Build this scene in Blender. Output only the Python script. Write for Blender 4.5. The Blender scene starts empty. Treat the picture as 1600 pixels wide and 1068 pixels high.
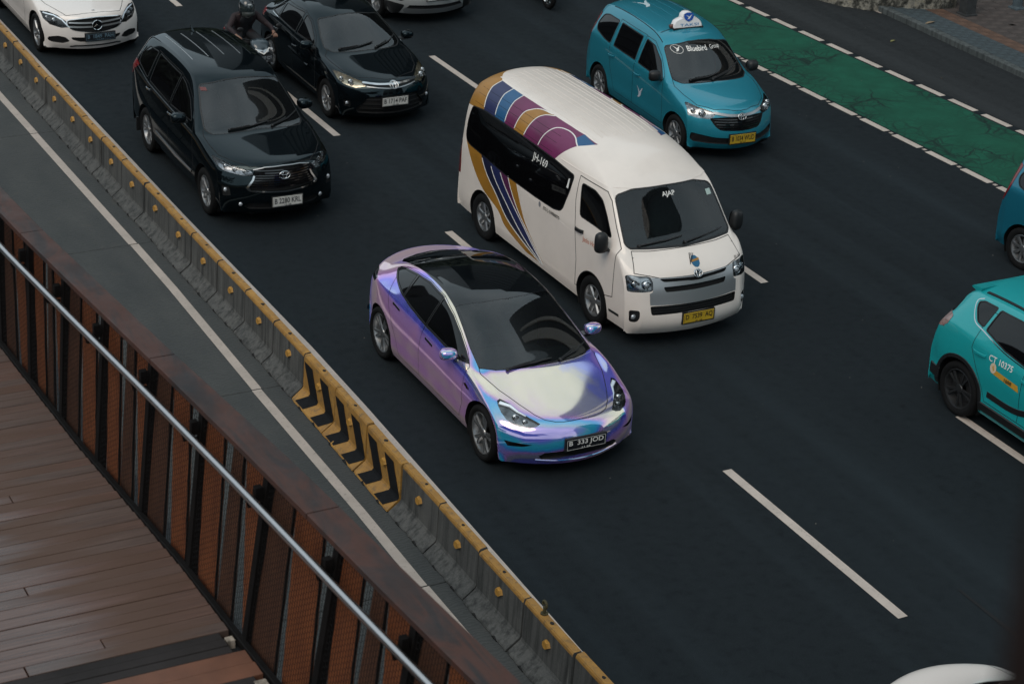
import bpy, bmesh, math, random
import numpy as np
from mathutils import Vector, Matrix
from mathutils.bvhtree import BVHTree

random.seed(7); rng = np.random.default_rng(7)
scene = bpy.context.scene
COL = scene.collection
R = math.radians

# ------------------------------------------------------------------ camera
CAM_LOC = Vector((0.0, 0.0, 11.558))
PITCH, ROLL, YAW = 0.444173, 0.048153, 0.494732
def cam_axes():
    cp, sp = math.cos(PITCH), math.sin(PITCH)
    fwd = Vector((math.sin(YAW)*cp, math.cos(YAW)*cp, -sp))
    right = Vector((math.cos(YAW), -math.sin(YAW), 0)); up = right.cross(fwd)
    c, s = math.cos(ROLL), math.sin(ROLL)
    return c*right + s*up, -s*right + c*up, fwd
cr, cu_, cf = cam_axes()
cd = bpy.data.cameras.new('camera'); cam = bpy.data.objects.new('camera', cd); COL.objects.link(cam)
cam.matrix_world = Matrix(((cr.x, cu_.x, -cf.x, CAM_LOC.x), (cr.y, cu_.y, -cf.y, CAM_LOC.y), (cr.z, cu_.z, -cf.z, CAM_LOC.z), (0, 0, 0, 1)))
cd.sensor_width = 36; cd.lens = 3269.4/1600*36; cd.clip_start = 0.05; cd.clip_end = 3000
cd.dof.use_dof = True; cd.dof.focus_distance = 23.0; cd.dof.aperture_fstop = 5.0
scene.camera = cam

# ------------------------------------------------------------------ sky, sun, exposure
w = bpy.data.worlds.new("World"); scene.world = w; w.use_nodes = True
nt = w.node_tree; nt.nodes.clear()
SUN_EL, SUN_ROT = R(50), R(238)
sky = nt.nodes.new('ShaderNodeTexSky'); sky.sky_type = 'NISHITA'; sky.sun_disc = False
sky.sun_elevation = SUN_EL; sky.sun_rotation = SUN_ROT; sky.air_density = 1.0; sky.dust_density = 4.0
hs = nt.nodes.new('ShaderNodeHueSaturation'); hs.inputs['Saturation'].default_value = 0.45
tc = nt.nodes.new('ShaderNodeTexCoord')
cn = nt.nodes.new('ShaderNodeTexNoise'); cn.inputs['Scale'].default_value = 2.2; cn.inputs['Detail'].default_value = 4
cr_ = nt.nodes.new('ShaderNodeValToRGB')
cr_.color_ramp.elements[0].position = 0.35; cr_.color_ramp.elements[0].color = (6.0, 7.6, 8.5, 1)
cr_.color_ramp.elements[1].position = 0.68; cr_.color_ramp.elements[1].color = (10.2, 11.8, 12.6, 1)
mx = nt.nodes.new('ShaderNodeMixRGB'); mx.inputs[0].default_value = 0.8
bg = nt.nodes.new('ShaderNodeBackground'); bg.inputs['Strength'].default_value = 0.1
wo = nt.nodes.new('ShaderNodeOutputWorld')
nt.links.new(sky.outputs[0], hs.inputs['Color']); nt.links.new(tc.outputs['Generated'], cn.inputs['Vector'])
nt.links.new(cn.outputs[0], cr_.inputs[0]); nt.links.new(hs.outputs[0], mx.inputs[1]); nt.links.new(cr_.outputs[0], mx.inputs[2])
nt.links.new(mx.outputs[0], bg.inputs['Color']); nt.links.new(bg.outputs[0], wo.inputs[0])

sd = bpy.data.lights.new('sun', 'SUN'); sd.energy = 1.1; sd.angle = R(35); sd.color = (1.0, 0.85, 0.70)
sun = bpy.data.objects.new('sun', sd); COL.objects.link(sun); sun.location = (0, 0, 60)
sdir = Vector((math.sin(SUN_ROT)*math.cos(SUN_EL), math.cos(SUN_ROT)*math.cos(SUN_EL), math.sin(SUN_EL)))
sun.rotation_euler = sdir.to_track_quat('Z', 'Y').to_euler()

vs = scene.view_settings
vs.view_transform = 'Standard'; vs.look = 'None'; vs.exposure = -0.10; vs.gamma = 1.0; vs.use_curve_mapping = False
scene.render.engine = 'CYCLES'
scene.cycles.max_bounces = 8; scene.cycles.use_denoising = True

# ------------------------------------------------------------------ materials
MATS = {}
def principled(name):
    m = bpy.data.materials.new(name); m.use_nodes = True
    return m, m.node_tree, m.node_tree.nodes['Principled BSDF']
def mat(name, col, rough=0.5, metal=0.0, coat=0.0, noise=0.0, nscale=8.0, bump=0.0, bscale=60.0, spec=0.5, emit=0.0, coat_rough=0.03):
    if name in MATS: return MATS[name]
    m, t, b = principled(name)
    b.inputs['Base Color'].default_value = (*col, 1); b.inputs['Roughness'].default_value = rough
    b.inputs['Metallic'].default_value = metal; b.inputs['Coat Weight'].default_value = coat
    b.inputs['Coat Roughness'].default_value = coat_rough; b.inputs['Specular IOR Level'].default_value = spec
    if emit:
        b.inputs['Emission Color'].default_value = (*col, 1); b.inputs['Emission Strength'].default_value = emit
    if noise or bump:
        tc = t.nodes.new('ShaderNodeTexCoord')
    if noise:
        n = t.nodes.new('ShaderNodeTexNoise'); n.inputs['Scale'].default_value = nscale; n.inputs['Detail'].default_value = 6
        t.links.new(tc.outputs['Object'], n.inputs['Vector'])
        r = t.nodes.new('ShaderNodeValToRGB'); r.color_ramp.elements[0].position = .3; r.color_ramp.elements[1].position = .7
        lo = [c*(1-noise) for c in col]; hi = [min(1, c*(1+noise*.6)) for c in col]
        r.color_ramp.elements[0].color = (*lo, 1); r.color_ramp.elements[1].color = (*hi, 1)
        t.links.new(n.outputs[0], r.inputs[0]); t.links.new(r.outputs[0], b.inputs['Base Color'])
    if bump:
        n2 = t.nodes.new('ShaderNodeTexNoise'); n2.inputs['Scale'].default_value = bscale; n2.inputs['Detail'].default_value = 3
        t.links.new(tc.outputs['Object'], n2.inputs['Vector'])
        bp = t.nodes.new('ShaderNodeBump'); bp.inputs['Strength'].default_value = bump; bp.inputs['Distance'].default_value = 0.01
        t.links.new(n2.outputs[0], bp.inputs['Height']); t.links.new(bp.outputs[0], b.inputs['Normal'])
    MATS[name] = m
    return m

class G:
    """tiny node-graph helper"""
    def __init__(s, name):
        s.m, s.t, s.b = principled(name); MATS[name] = s.m
        s.tc = s.t.nodes.new('ShaderNodeTexCoord')
        s.geo = None
    def n(s, typ, **kw):
        nd = s.t.nodes.new(typ)
        for k, v in kw.items():
            if k in nd.inputs: nd.inputs[k].default_value = v
            else: setattr(nd, k, v)
        return nd
    def l(s, a, b): s.t.links.new(a, b)
    def pos(s):
        if not s.geo: s.geo = s.t.nodes.new('ShaderNodeNewGeometry')
        return s.geo.outputs['Position']
    def map(s, vec, scale=(1, 1, 1), rot=(0, 0, 0)):
        mp = s.t.nodes.new('ShaderNodeMapping'); mp.inputs['Scale'].default_value = scale; mp.inputs['Rotation'].default_value = rot
        s.l(vec, mp.inputs['Vector']); return mp.outputs[0]
    def noise(s, vec, scale, detail=5, rough=.55, dist=0):
        nd = s.n('ShaderNodeTexNoise', Scale=scale, Detail=detail, Roughness=rough, Distortion=dist); s.l(vec, nd.inputs['Vector']); return nd.outputs[0]
    def ramp(s, fac, stops, interp='LINEAR'):
        r = s.t.nodes.new('ShaderNodeValToRGB'); r.color_ramp.interpolation = interp
        e = r.color_ramp.elements
        while len(e) < len(stops): e.new(0.5)
        for i, (p, c) in enumerate(stops):
            e[i].position = p; e[i].color = (*c, 1) if len(c) == 3 else c
        s.l(fac, r.inputs[0]); return r.outputs[0]
    def mix(s, fac, a, b, mode='MIX'):
        nd = s.t.nodes.new('ShaderNodeMixRGB'); nd.blend_type = mode
        for v, i in ((fac, 0), (a, 1), (b, 2)):
            if hasattr(v, 'links'): s.l(v, nd.inputs[i])
            elif i == 0: nd.inputs[0].default_value = v
            else: nd.inputs[i].default_value = (*v, 1)
        return nd.outputs[0]
    def math(s, op, a, b=0.0):
        nd = s.t.nodes.new('ShaderNodeMath'); nd.operation = op
        for v, i in ((a, 0), (b, 1)):
            if hasattr(v, 'links'): s.l(v, nd.inputs[i])
            else: nd.inputs[i].default_value = v
        return nd.outputs[0]
    def bump(s, h, strength=.3, dist=.01):
        bp = s.n('ShaderNodeBump', Strength=strength, Distance=dist); s.l(h, bp.inputs['Height']); s.l(bp.outputs[0], s.b.inputs['Normal'])

# ------------------------------------------------------------------ objects
def link(name, me, parent=None):
    o = bpy.data.objects.new(name, me); COL.objects.link(o)
    if parent is not None: o.parent = parent
    return o
def mesh_obj(name, V, F, m, parent=None, smooth=False, normals=None, mi=None):
    me = bpy.data.meshes.new(name)
    me.from_pydata([tuple(map(float, v)) for v in V], [], [tuple(map(int, f)) for f in F])
    for x in (m if isinstance(m, (list, tuple)) else [m]): me.materials.append(x)
    if mi is not None: me.polygons.foreach_set('material_index', np.array(mi, dtype=np.int32))
    if smooth: me.polygons.foreach_set('use_smooth', np.ones(len(me.polygons), dtype=bool))
    me.update()
    if normals is not None: me.normals_split_custom_set_from_vertices([tuple(map(float, n)) for n in normals])
    return link(name, me, parent)
def empty(name, loc, rz=0.0):
    o = bpy.data.objects.new(name, None); COL.objects.link(o); o.location = loc; o.rotation_euler = (0, 0, rz); o.empty_display_size = .2
    return o
def tag(o, label=None, cat=None, group=None, kind=None):
    if label: o['label'] = label
    if cat: o['category'] = cat
    if group: o['group'] = group
    if kind: o['kind'] = kind
    return o
def children(o): return [c for c in COL.objects if c.parent == o]
def copy_tree(o, kids=None, parent=None):
    if kids is None:
        kids = {}
        for c in COL.objects:
            if c.parent: kids.setdefault(c.parent.name, []).append(c)
    c = o.copy(); COL.objects.link(c); c.parent = parent
    for ch in kids.get(o.name, []): copy_tree(ch, kids, c)
    return c

class MB:
    """collects simple solids into one mesh"""
    def __init__(s): s.V = []; s.F = []; s.M = []; s.cur = 0
    def add(s, V, F):
        k = len(s.V); s.V += [tuple(v) for v in V]; s.F += [tuple(i+k for i in f) for f in F]; s.M += [s.cur]*len(F); return s
    def box(s, x0, x1, y0, y1, z0, z1):
        return s.add([(x0,y0,z0),(x1,y0,z0),(x1,y1,z0),(x0,y1,z0),(x0,y0,z1),(x1,y0,z1),(x1,y1,z1),(x0,y1,z1)],
                     [(3,2,1,0),(4,5,6,7),(0,1,5,4),(1,2,6,5),(2,3,7,6),(3,0,4,7)])
    def bbox(s, x0, x1, y0, y1, z0, z1, b=.004):
        """box with chamfered top edges"""
        return s.add([(x0,y0,z0),(x1,y0,z0),(x1,y1,z0),(x0,y1,z0),(x0,y0,z1-b),(x1,y0,z1-b),(x1,y1,z1-b),(x0,y1,z1-b),(x0+b,y0+b,z1),(x1-b,y0+b,z1),(x1-b,y1-b,z1),(x0+b,y1-b,z1)],
                     [(3,2,1,0),(0,1,5,4),(1,2,6,5),(2,3,7,6),(3,0,4,7),(4,5,9,8),(5,6,10,9),(6,7,11,10),(7,4,8,11),(8,9,10,11)])
    def tube(s, P, r, n=8, cap=True, up=(0, 0, 1), sq=1.0):
        P = [Vector(p) for p in P]; k = len(s.V); rings = []
        rr = r if isinstance(r, (list, tuple)) else [r]*len(P)
        for i, p in enumerate(P):
            t = (P[min(i+1, len(P)-1)] - P[max(i-1, 0)]).normalized()
            u = Vector(up); 
            if abs(u.dot(t)) > .95: u = Vector((0, 1, 0)) if abs(t.y) < .9 else Vector((1, 0, 0))
            a = t.cross(u).normalized(); b = a.cross(t).normalized()
            for j in range(n):
                an = 2*math.pi*(j+.5)/n
                s.V.append(tuple(p + a*(rr[i]*math.cos(an)) + b*(rr[i]*sq*math.sin(an))))
        for i in range(len(P)-1):
            for j in range(n):
                a = k+i*n+j; b_ = k+i*n+(j+1) % n
                s.F.append((a, b_, b_+n, a+n)); s.M.append(s.cur)
        if cap:
            s.F.append(tuple(k+j for j in range(n))[::-1]); s.M.append(s.cur)
            s.F.append(tuple(k+(len(P)-1)*n+j for j in range(n))); s.M.append(s.cur)
        return s
    def strip(s, P, N, wd, th):
        """flat bar of width wd (across, in the surface) and thickness th following points P with normals N"""
        k = len(s.V); P = [Vector(p) for p in P]
        W_ = wd if isinstance(wd, (list, tuple)) else [wd]*len(P)
        for i, p in enumerate(P):
            t = (P[min(i+1, len(P)-1)] - P[max(i-1, 0)]).normalized(); n = Vector(N[i]).normalized(); a = n.cross(t).normalized()
            h = W_[i]/2
            for q in (p-a*h-n*th, p-a*h*.8+n*th, p+a*h*.8+n*th, p+a*h-n*th): s.V.append(tuple(q))
        for i in range(len(P)-1):
            for j in range(4):
                a = k+i*4+j; b = k+i*4+(j+1) % 4
                s.F.append((a, b, b+4, a+4)); s.M.append(s.cur)
        e = k+(len(P)-1)*4
        s.F += [(k+3, k+2, k+1, k), (e, e+1, e+2, e+3)]; s.M += [s.cur]*2
        return s
    def lathe(s, prof, n=32, axis='x', c=(0, 0, 0)):
        """prof: list of (along, radius)"""
        k = len(s.V)
        for (a, r) in prof:
            for j in range(n):
                t = 2*math.pi*j/n; y, z = r*math.cos(t), r*math.sin(t)
                v = (a, y, z) if axis == 'x' else ((y, a, z) if axis == 'y' else (y, z, a))
                s.V.append((v[0]+c[0], v[1]+c[1], v[2]+c[2]))
        for i in range(len(prof)-1):
            for j in range(n):
                a = k+i*n+j; b = k+i*n+(j+1) % n
                s.F.append((a, b, b+n, a+n)); s.M.append(s.cur)
        return s
    def ellipsoid(s, c, r, nu=14, nv=10, p=1.0, rot=None):
        k = len(s.V)
        sg = lambda v: math.copysign(abs(v)**p, v)
        for i in range(nv+1):
            th = math.pi*i/nv - math.pi/2
            for j in range(nu):
                ph = 2*math.pi*j/nu
                v = Vector((r[0]*sg(math.cos(th))*sg(math.cos(ph)), r[1]*sg(math.cos(th))*sg(math.sin(ph)), r[2]*sg(math.sin(th))))
                if rot is not None: v = rot @ v
                s.V.append((v.x+c[0], v.y+c[1], v.z+c[2]))
        for i in range(nv):
            for j in range(nu):
                a = k+i*nu+j; b = k+i*nu+(j+1) % nu
                s.F.append((a, b, b+nu, a+nu)); s.M.append(s.cur)
        return s
    def prism(s, poly, f0, f1):
        """poly list of 2d; f0/f1 map 2d -> 3d for both caps"""
        n = len(poly); k = len(s.V)
        s.V += [tuple(f0(*p)) for p in poly] + [tuple(f1(*p)) for p in poly]
        s.F.append(tuple(range(k+n-1, k-1, -1))); s.F.append(tuple(range(k+n, k+2*n)))
        for i in range(n): s.F.append((k+i, k+(i+1) % n, k+n+(i+1) % n, k+n+i))
        s.M += [s.cur]*(n+2)
        return s
    def build(s, name, m, parent=None, smooth=False, auto=None):
        o = mesh_obj(name, s.V, s.F, m, parent, smooth, mi=s.M if isinstance(m, (list, tuple)) else None)
        if auto is not None: o.data.polygons.foreach_set('use_smooth', np.ones(len(o.data.polygons), dtype=bool)); o.data.set_sharp_from_angle(angle=R(auto))
        return o

def rpoly(pts, r=.04, n=4):
    """round the corners of a polygon; r may be a list"""
    out = []; N = len(pts)
    for i in range(N):
        p = np.array(pts[i], float); a = np.array(pts[i-1], float); b = np.array(pts[(i+1) % N], float)
        ri = r[i] if isinstance(r, (list, tuple)) else r
        la, lb = np.linalg.norm(a-p), np.linalg.norm(b-p)
        d = min(ri, la*.45, lb*.45)
        if d < 1e-4: out.append(tuple(p)); continue
        p0 = p+(a-p)/la*d; p1 = p+(b-p)/lb*d
        for k in range(n+1):
            t = k/n; out.append(tuple((1-t)**2*p0+2*t*(1-t)*p+t*t*p1))
    return out
def text_mesh(body, h, sx=1.0, bold=0.0):
    """flat letters, centred; returns (verts2d, faces)"""
    cu = bpy.data.curves.new('t', 'FONT'); cu.body = body; cu.size = 1; cu.resolution_u = 3; cu.offset = bold
    o = bpy.data.objects.new('t', cu); COL.objects.link(o)
    dg = bpy.context.evaluated_depsgraph_get(); dg.update()
    me = bpy.data.meshes.new_from_object(o.evaluated_get(dg))
    V = np.array([v.co[:2] for v in me.vertices]); F = [tuple(p.vertices) for p in me.polygons]
    bpy.data.objects.remove(o); bpy.data.meshes.remove(me); bpy.data.curves.remove(cu)
    lo, hi = V.min(0), V.max(0)
    k = h/(hi[1]-lo[1]); V = (V-(lo+hi)/2)*k; V[:, 0] *= sx
    return V, F
# ------------------------------------------------------------------ car bodies: B-spline surfaces (left half in the picture, x <= 0, mirrored)
JF = ((0, 0), (.40, .10), (.74, .42), (.93, .78), (1, 1))
def ring_pts(r, W, low, zref):
    sc, zc, ds, ex, ez, bx, bz, ss = r[:8]; m = r[8] if len(r) > 8 else None
    P = []
    for fx, fz in JF: P.append((fx*ex, sc+ds*fx*fx, zc+(ez-zc)*fz))
    se = sc+ds
    if m: P.append((m[0], (se+ss)/2, m[1]))
    else: P.append(((ex+bx)/2+.012, (se+ss)/2, (ez+bz)/2+.004))
    P.append((bx, ss, bz))
    wv = np.interp(ss, [a for a, _ in W], [b for _, b in W])
    zs = low[-1][1]; k = min(1.0, max(0.0, (bz-zs)/(zref-zs)))
    P.append((max(bx, (bx+wv)/2+.004) if k > .9 else (bx+wv)/2, ss, max(zs, bz-.075*k)))
    for dw, z in low: P.append((wv+dw*k, ss, zs+(z-zs)*k if k < 1 else z))
    return P
def bspline(C, du, dv, corr=.55):
    def ext(A):
        m = A[:, 1:2].copy(); m[:, :, 0] *= -1
        A = np.concatenate([m, A, 2*A[:, -1:]-A[:, -2:-1]], 1)
        return np.concatenate([2*A[:1]-A[1:2], A, 2*A[-1:]-A[-2:-1]], 0)
    D = C.copy()
    if corr:
        E = ext(D); S = (E[:-2]+4*E[1:-1]+E[2:])/6; S = (S[:, :-2]+4*S[:, 1:-1]+S[:, 2:])/6
        D = D+corr*(C-S); D[:, 0, 0] = 0
    E = ext(D)
    def basis(n, d):
        B = np.zeros(((n-1)*d+1, n+2)); dB = np.zeros_like(B)
        for q in range((n-1)*d+1):
            k = min(q//d, n-2); t = q/d-k
            B[q, k:k+4] = np.array([(1-t)**3, 3*t**3-6*t*t+4, -3*t**3+3*t*t+3*t+1, t**3])/6
            dB[q, k:k+4] = np.array([-3*(1-t)**2, 9*t*t-12*t, -9*t*t+6*t+3, 3*t*t])/6
        return B, dB
    Bu, dBu = basis(C.shape[0], du); Bv, dBv = basis(C.shape[1], dv)
    ev = lambda a, b: np.einsum('ui,vj,ijk->uvk', a, b, E)
    P = ev(Bu, Bv); N = np.cross(ev(Bu, dBv), ev(dBu, Bv))
    ln = np.linalg.norm(N, axis=2, keepdims=True); N = N/np.maximum(ln, 1e-9)
    return P, N

class Body:
    """half body (x<=0); local frame: x across, y = s - L/2 (front at -y), z up"""
    def __init__(b, rings, W, low, L, zref=.8, du=6, dv=6, corr=.55):
        C = np.array([ring_pts(r, W, low, zref) for r in rings])
        P, N = bspline(C, du, dv, corr)
        P[:, :, 0] *= -1; N[:, :, 0] *= -1
        P[:, 0, 0] = 0; N[:, 0, 0] = 0
        nu, nv = P.shape[:2]; b.L = L
        P = P.reshape(-1, 3).copy(); N = N.reshape(-1, 3)
        if N[(nu//2)*nv][2] < 0: N = -N
        b.off = L/2; P[:, 1] -= b.off
        F = []
        for i in range(nu-1):
            for j in range(nv-1):
                F.append((i*nv+j, i*nv+j+1, (i+1)*nv+j+1, (i+1)*nv+j))
        bm = bmesh.new(); nl = bm.verts.layers.float_vector.new('nrm')
        vs_ = [bm.verts.new(p) for p in P]
        for v, n in zip(vs_, N): v[nl] = n
        for f in F:
            try: bm.faces.new([vs_[k] for k in f])
            except ValueError: pass
        bmesh.ops.remove_doubles(bm, verts=bm.verts, dist=2e-4)
        bmesh.ops.dissolve_degenerate(bm, edges=bm.edges, dist=1e-5)
        bm.faces.ensure_lookup_table(); bm.verts.ensure_lookup_table()
        b.bm = bm; b.nl = nl
        f0 = bm.faces[len(bm.faces)//2]
        for f in bm.faces:
            f.normal_update()
            n = sum((v[nl] for v in f.verts), Vector())
            if f.normal.dot(n) < 0: f.normal_flip()
        b.tree = BVHTree.FromBMesh(bm)
        b.regions = {0: 'body'}; b.nreg = 1
    # --- projections (mirror-aware); s measured from the front tip
    def _ray(b, o, d, mir):
        if mir: o = Vector((-o[0], o[1], o[2])); d = Vector((-d[0], d[1], d[2]))
        loc, n, i, _ = b.tree.ray_cast(Vector(o), Vector(d))
        if loc is None: 
            return None
        # smooth normal from the face's vertices
        if mir: loc = Vector((-loc.x, loc.y, loc.z)); n = Vector((-n.x, n.y, n.z))
        if n.dot(Vector(d) if not mir else Vector((-d[0], d[1], d[2]))) > 0: n = -n
        return loc, n
    def front(b, x, z): return b._ray((x if x <= 0 else x, -9, z), (0, 1, 0), x > 0)
    def rear(b, x, z): return b._ray((x, 9, z), (0, -1, 0), x > 0)
    def top(b, x, s): return b._ray((x, s-b.off, 9), (0, 0, -1), x > 0)
    def side(b, s, z, sg=-1): return b._ray((9*sg, s-b.off, z), (-sg, 0, 0), sg > 0)
    # --- cutting
    def cut(b, poly, view, name=None, nmin=.12, cond=None):
        """view: 'side' poly in (s,z); 'front'/'rear' in (x,z); 'top' in (x,s). x <= 0. Assign faces inside to a new region."""
        bm = b.bm
        if view == 'side': ax = (1, 2); poly = [(p[0]-b.off, p[1]) for p in poly]; nd = Vector((-1, 0, 0))
        elif view == 'top': ax = (0, 1); poly = [(p[0], p[1]-b.off) for p in poly]; nd = Vector((0, 0, 1))
        elif view == 'front': ax = (0, 2); nd = Vector((0, -1, 0))
        else: ax = (0, 2); nd = Vector((0, 1, 0))
        P = np.array(poly); lo = P.min(0)-1e-4; hi = P.max(0)+1e-4
        def bb(f):
            a = [v.co[ax[0]] for v in f.verts]; c = [v.co[ax[1]] for v in f.verts]
            return min(a), max(a), min(c), max(c)
        cand = set()
        for f in bm.faces:
            if f.normal.dot(nd) < nmin: continue
            if cond and not cond(f.calc_center_median()): continue
            a0, a1, c0, c1 = bb(f)
            if a1 >= lo[0] and a0 <= hi[0] and c1 >= lo[1] and c0 <= hi[1]: cand.add(f)
        n = len(poly)
        for i in range(n):
            p, q = P[i], P[(i+1) % n]
            e0, e1 = np.minimum(p, q)-2e-4, np.maximum(p, q)+2e-4
            sel = []
            for f in cand:
                a0, a1, c0, c1 = bb(f)
                if a1 >= e0[0] and a0 <= e1[0] and c1 >= e0[1] and c0 <= e1[1]: sel.append(f)
            if not sel: continue
            d = q-p
            no = Vector((0, 0, 0)); no[ax[0]] = d[1]; no[ax[1]] = -d[0]
            if no.length < 1e-9: continue
            co = Vector((0, 0, 0)); co[ax[0]] = p[0]; co[ax[1]] = p[1]
            es = set(); vs_ = set()
            for f in sel: es.update(f.edges); vs_.update(f.verts)
            r = bmesh.ops.bisect_plane(bm, geom=list(sel)+list(es)+list(vs_), dist=2e-4, plane_co=co, plane_no=no.normalized())
            new = {g for g in r['geom'] if isinstance(g, bmesh.types.BMFace)}
            for g in r['geom_cut']:
                if isinstance(g, bmesh.types.BMEdge): new.update(g.link_faces)
            cand = {f for f in cand if f.is_valid}
            for f in new:
                if f.is_valid:
                    f.normal_update()
                    if f.normal.dot(nd) >= nmin*.5 and (not cond or cond(f.calc_center_median())): cand.add(f)
        inside = []
        for f in cand:
            c = f.calc_center_median(); x, y = c[ax[0]], c[ax[1]]; ins = False
            j = n-1
            for i in range(n):
                xi, yi = P[i]; xj, yj = P[j]
                if (yi > y) != (yj > y) and x < (xj-xi)*(y-yi)/(yj-yi)+xi: ins = not ins
                j = i
            if ins: inside.append(f)
        if name == 'DELETE':
            bmesh.ops.delete(bm, geom=inside, context='FACES'); return None
        rid = b.nreg; b.nreg += 1; b.regions[rid] = name
        for f in inside: f.material_index = rid
        return rid
    def _faces(b, rid): return [f for f in b.bm.faces if f.material_index == rid]
    def border(b, rid, keep_center=False):
        """boundary edges of a region: list of (co, co, n, n)"""
        out = []
        for f in b._faces(rid):
            for e in f.edges:
                others = [g for g in e.link_faces if g.material_index != rid]
                if len(e.link_faces) == 1 or others:
                    a, c = e.verts
                    if abs(a.co.x) < 1e-4 and abs(c.co.x) < 1e-4: continue
                    out.append((a.co.copy(), c.co.copy(), a[b.nl].copy(), c[b.nl].copy()))
        return out
    def emit(b, rid, name, m, parent, off=0.0, mode='join', wall=0.0, wall_mat=None, shared=None):
        """mesh objects of a region. mode join: one mirrored mesh; both: two objects; left: only x<0. off<0 recesses and adds walls"""
        fs = b._faces(rid)
        if not fs: return []
        idx = {}; V = []; N = []; F = []
        for f in fs:
            t = []
            for v in f.verts:
                if v not in idx:
                    idx[v] = len(V); n = v[b.nl]; n = n.normalized() if n.length > 1e-6 else v.normal
                    V.append(v.co+n*off); N.append(n)
                t.append(idx[v])
            F.append(t)
        V = np.array(V); N = np.array(N); nf = len(F); MI = [0]*nf
        if off < -.002:
            for (a, c, na, nc) in b.border(rid):
                k = len(V); q = [a, c, c+nc.normalized()*off, a+na.normalized()*off]
                fn = (Vector(q[1])-Vector(q[0])).cross(Vector(q[2])-Vector(q[0])); fn = fn.normalized() if fn.length > 1e-9 else Vector((0, 0, 1))
                V = np.concatenate([V, np.array(q)]); N = np.concatenate([N, np.array([fn]*4)]); F.append([k, k+1, k+2, k+3]); MI.append(1 if wall_mat else 0)
        mats = [m]+([wall_mat] if wall_mat else [])
        if mode == 'both':
            o = mesh_obj(name, V, F, mats, parent, True, N, MI)
            V2 = V.copy(); V2[:, 0] *= -1; N2 = N.copy(); N2[:, 0] *= -1
            o2 = mesh_obj(name, V2, [f[::-1] for f in F], mats, parent, True, N2, MI)
            return [o, o2]
        if mode == 'left': return [mesh_obj(name, V, F, mats, parent, True, N, MI)]
        V2 = V.copy(); V2[:, 0] *= -1; N2 = N.copy(); N2[:, 0] *= -1; k = len(V)
        # weld the centre line
        return [mesh_obj(name, np.concatenate([V, V2]), F+[[i+k for i in f[::-1]] for f in F], mats, parent, True, np.concatenate([N, N2]), MI+MI)]
    def seam(b, rid, width, m, parent, name='seam', off=.0012, mode='join', raise_=0.0):
        """thin strip along a region's outline"""
        V = []; F = []
        for (a, c, na, nc) in b.border(rid):
            t = c-a
            if t.length < 1e-5: continue
            t.normalize(); k = len(V)
            sa = na.cross(t); sc = nc.cross(t)
            if sa.length < 1e-6 or sc.length < 1e-6: continue
            sa = sa.normalized()*width/2; sc = sc.normalized()*width/2
            a2 = a-t*width*.35; c2 = c+t*width*.35
            if raise_:
                V += [a2-sa, a2-sa*.5+na*raise_, a2+sa*.5+na*raise_, a2+sa, c2-sc, c2-sc*.5+nc*raise_, c2+sc*.5+nc*raise_, c2+sc]
                F += [(k, k+1, k+5, k+4), (k+1, k+2, k+6, k+5), (k+2, k+3, k+7, k+6)]
            else:
                V += [a2-sa+na*off, a2+sa+na*off, c2+sc+nc*off, c2-sc+nc*off]; F.append((k, k+1, k+2, k+3))
        if not V: return None
        V = np.array(V)
        if mode == 'left': return mesh_obj(name, V, F, m, parent)
        V2 = V.copy(); V2[:, 0] *= -1; k = len(V)
        if mode == 'both':
            return [mesh_obj(name, V, F, m, parent[0]), mesh_obj(name, V2, F, m, parent[1])]
        return mesh_obj(name, np.concatenate([V, V2]), F+[tuple(i+k for i in f) for f in F], m, parent)
    # --- things lying on the surface
    def decal(b, V2, F, m, parent, name, fn, off=.0025):
        """flat print: fn(u,v) -> (loc,normal) on the surface"""
        V = []
        for u, v in V2:
            h = fn(u, v)
            if h is None: return None
            V.append(h[0]+h[1]*off)
        return mesh_obj(name, V, F, m, parent)
    def path(b, pts, fn, off=0.0, sub=6):
        """polyline of 2d points -> surface points and normals"""
        P, N = [], []
        for i in range(len(pts)-1):
            for k in range(sub):
                t = k/sub; u = pts[i][0]*(1-t)+pts[i+1][0]*t; v = pts[i][1]*(1-t)+pts[i+1][1]*t
                h = fn(u, v)
                if h: P.append(h[0]+h[1]*off); N.append(h[1])
        h = fn(*pts[-1])
        if h: P.append(h[0]+h[1]*off); N.append(h[1])
        return P, N
LOW_T = [(0, .64), (-.012, .47), (-.006, .33), (-.05, .20)]
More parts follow.
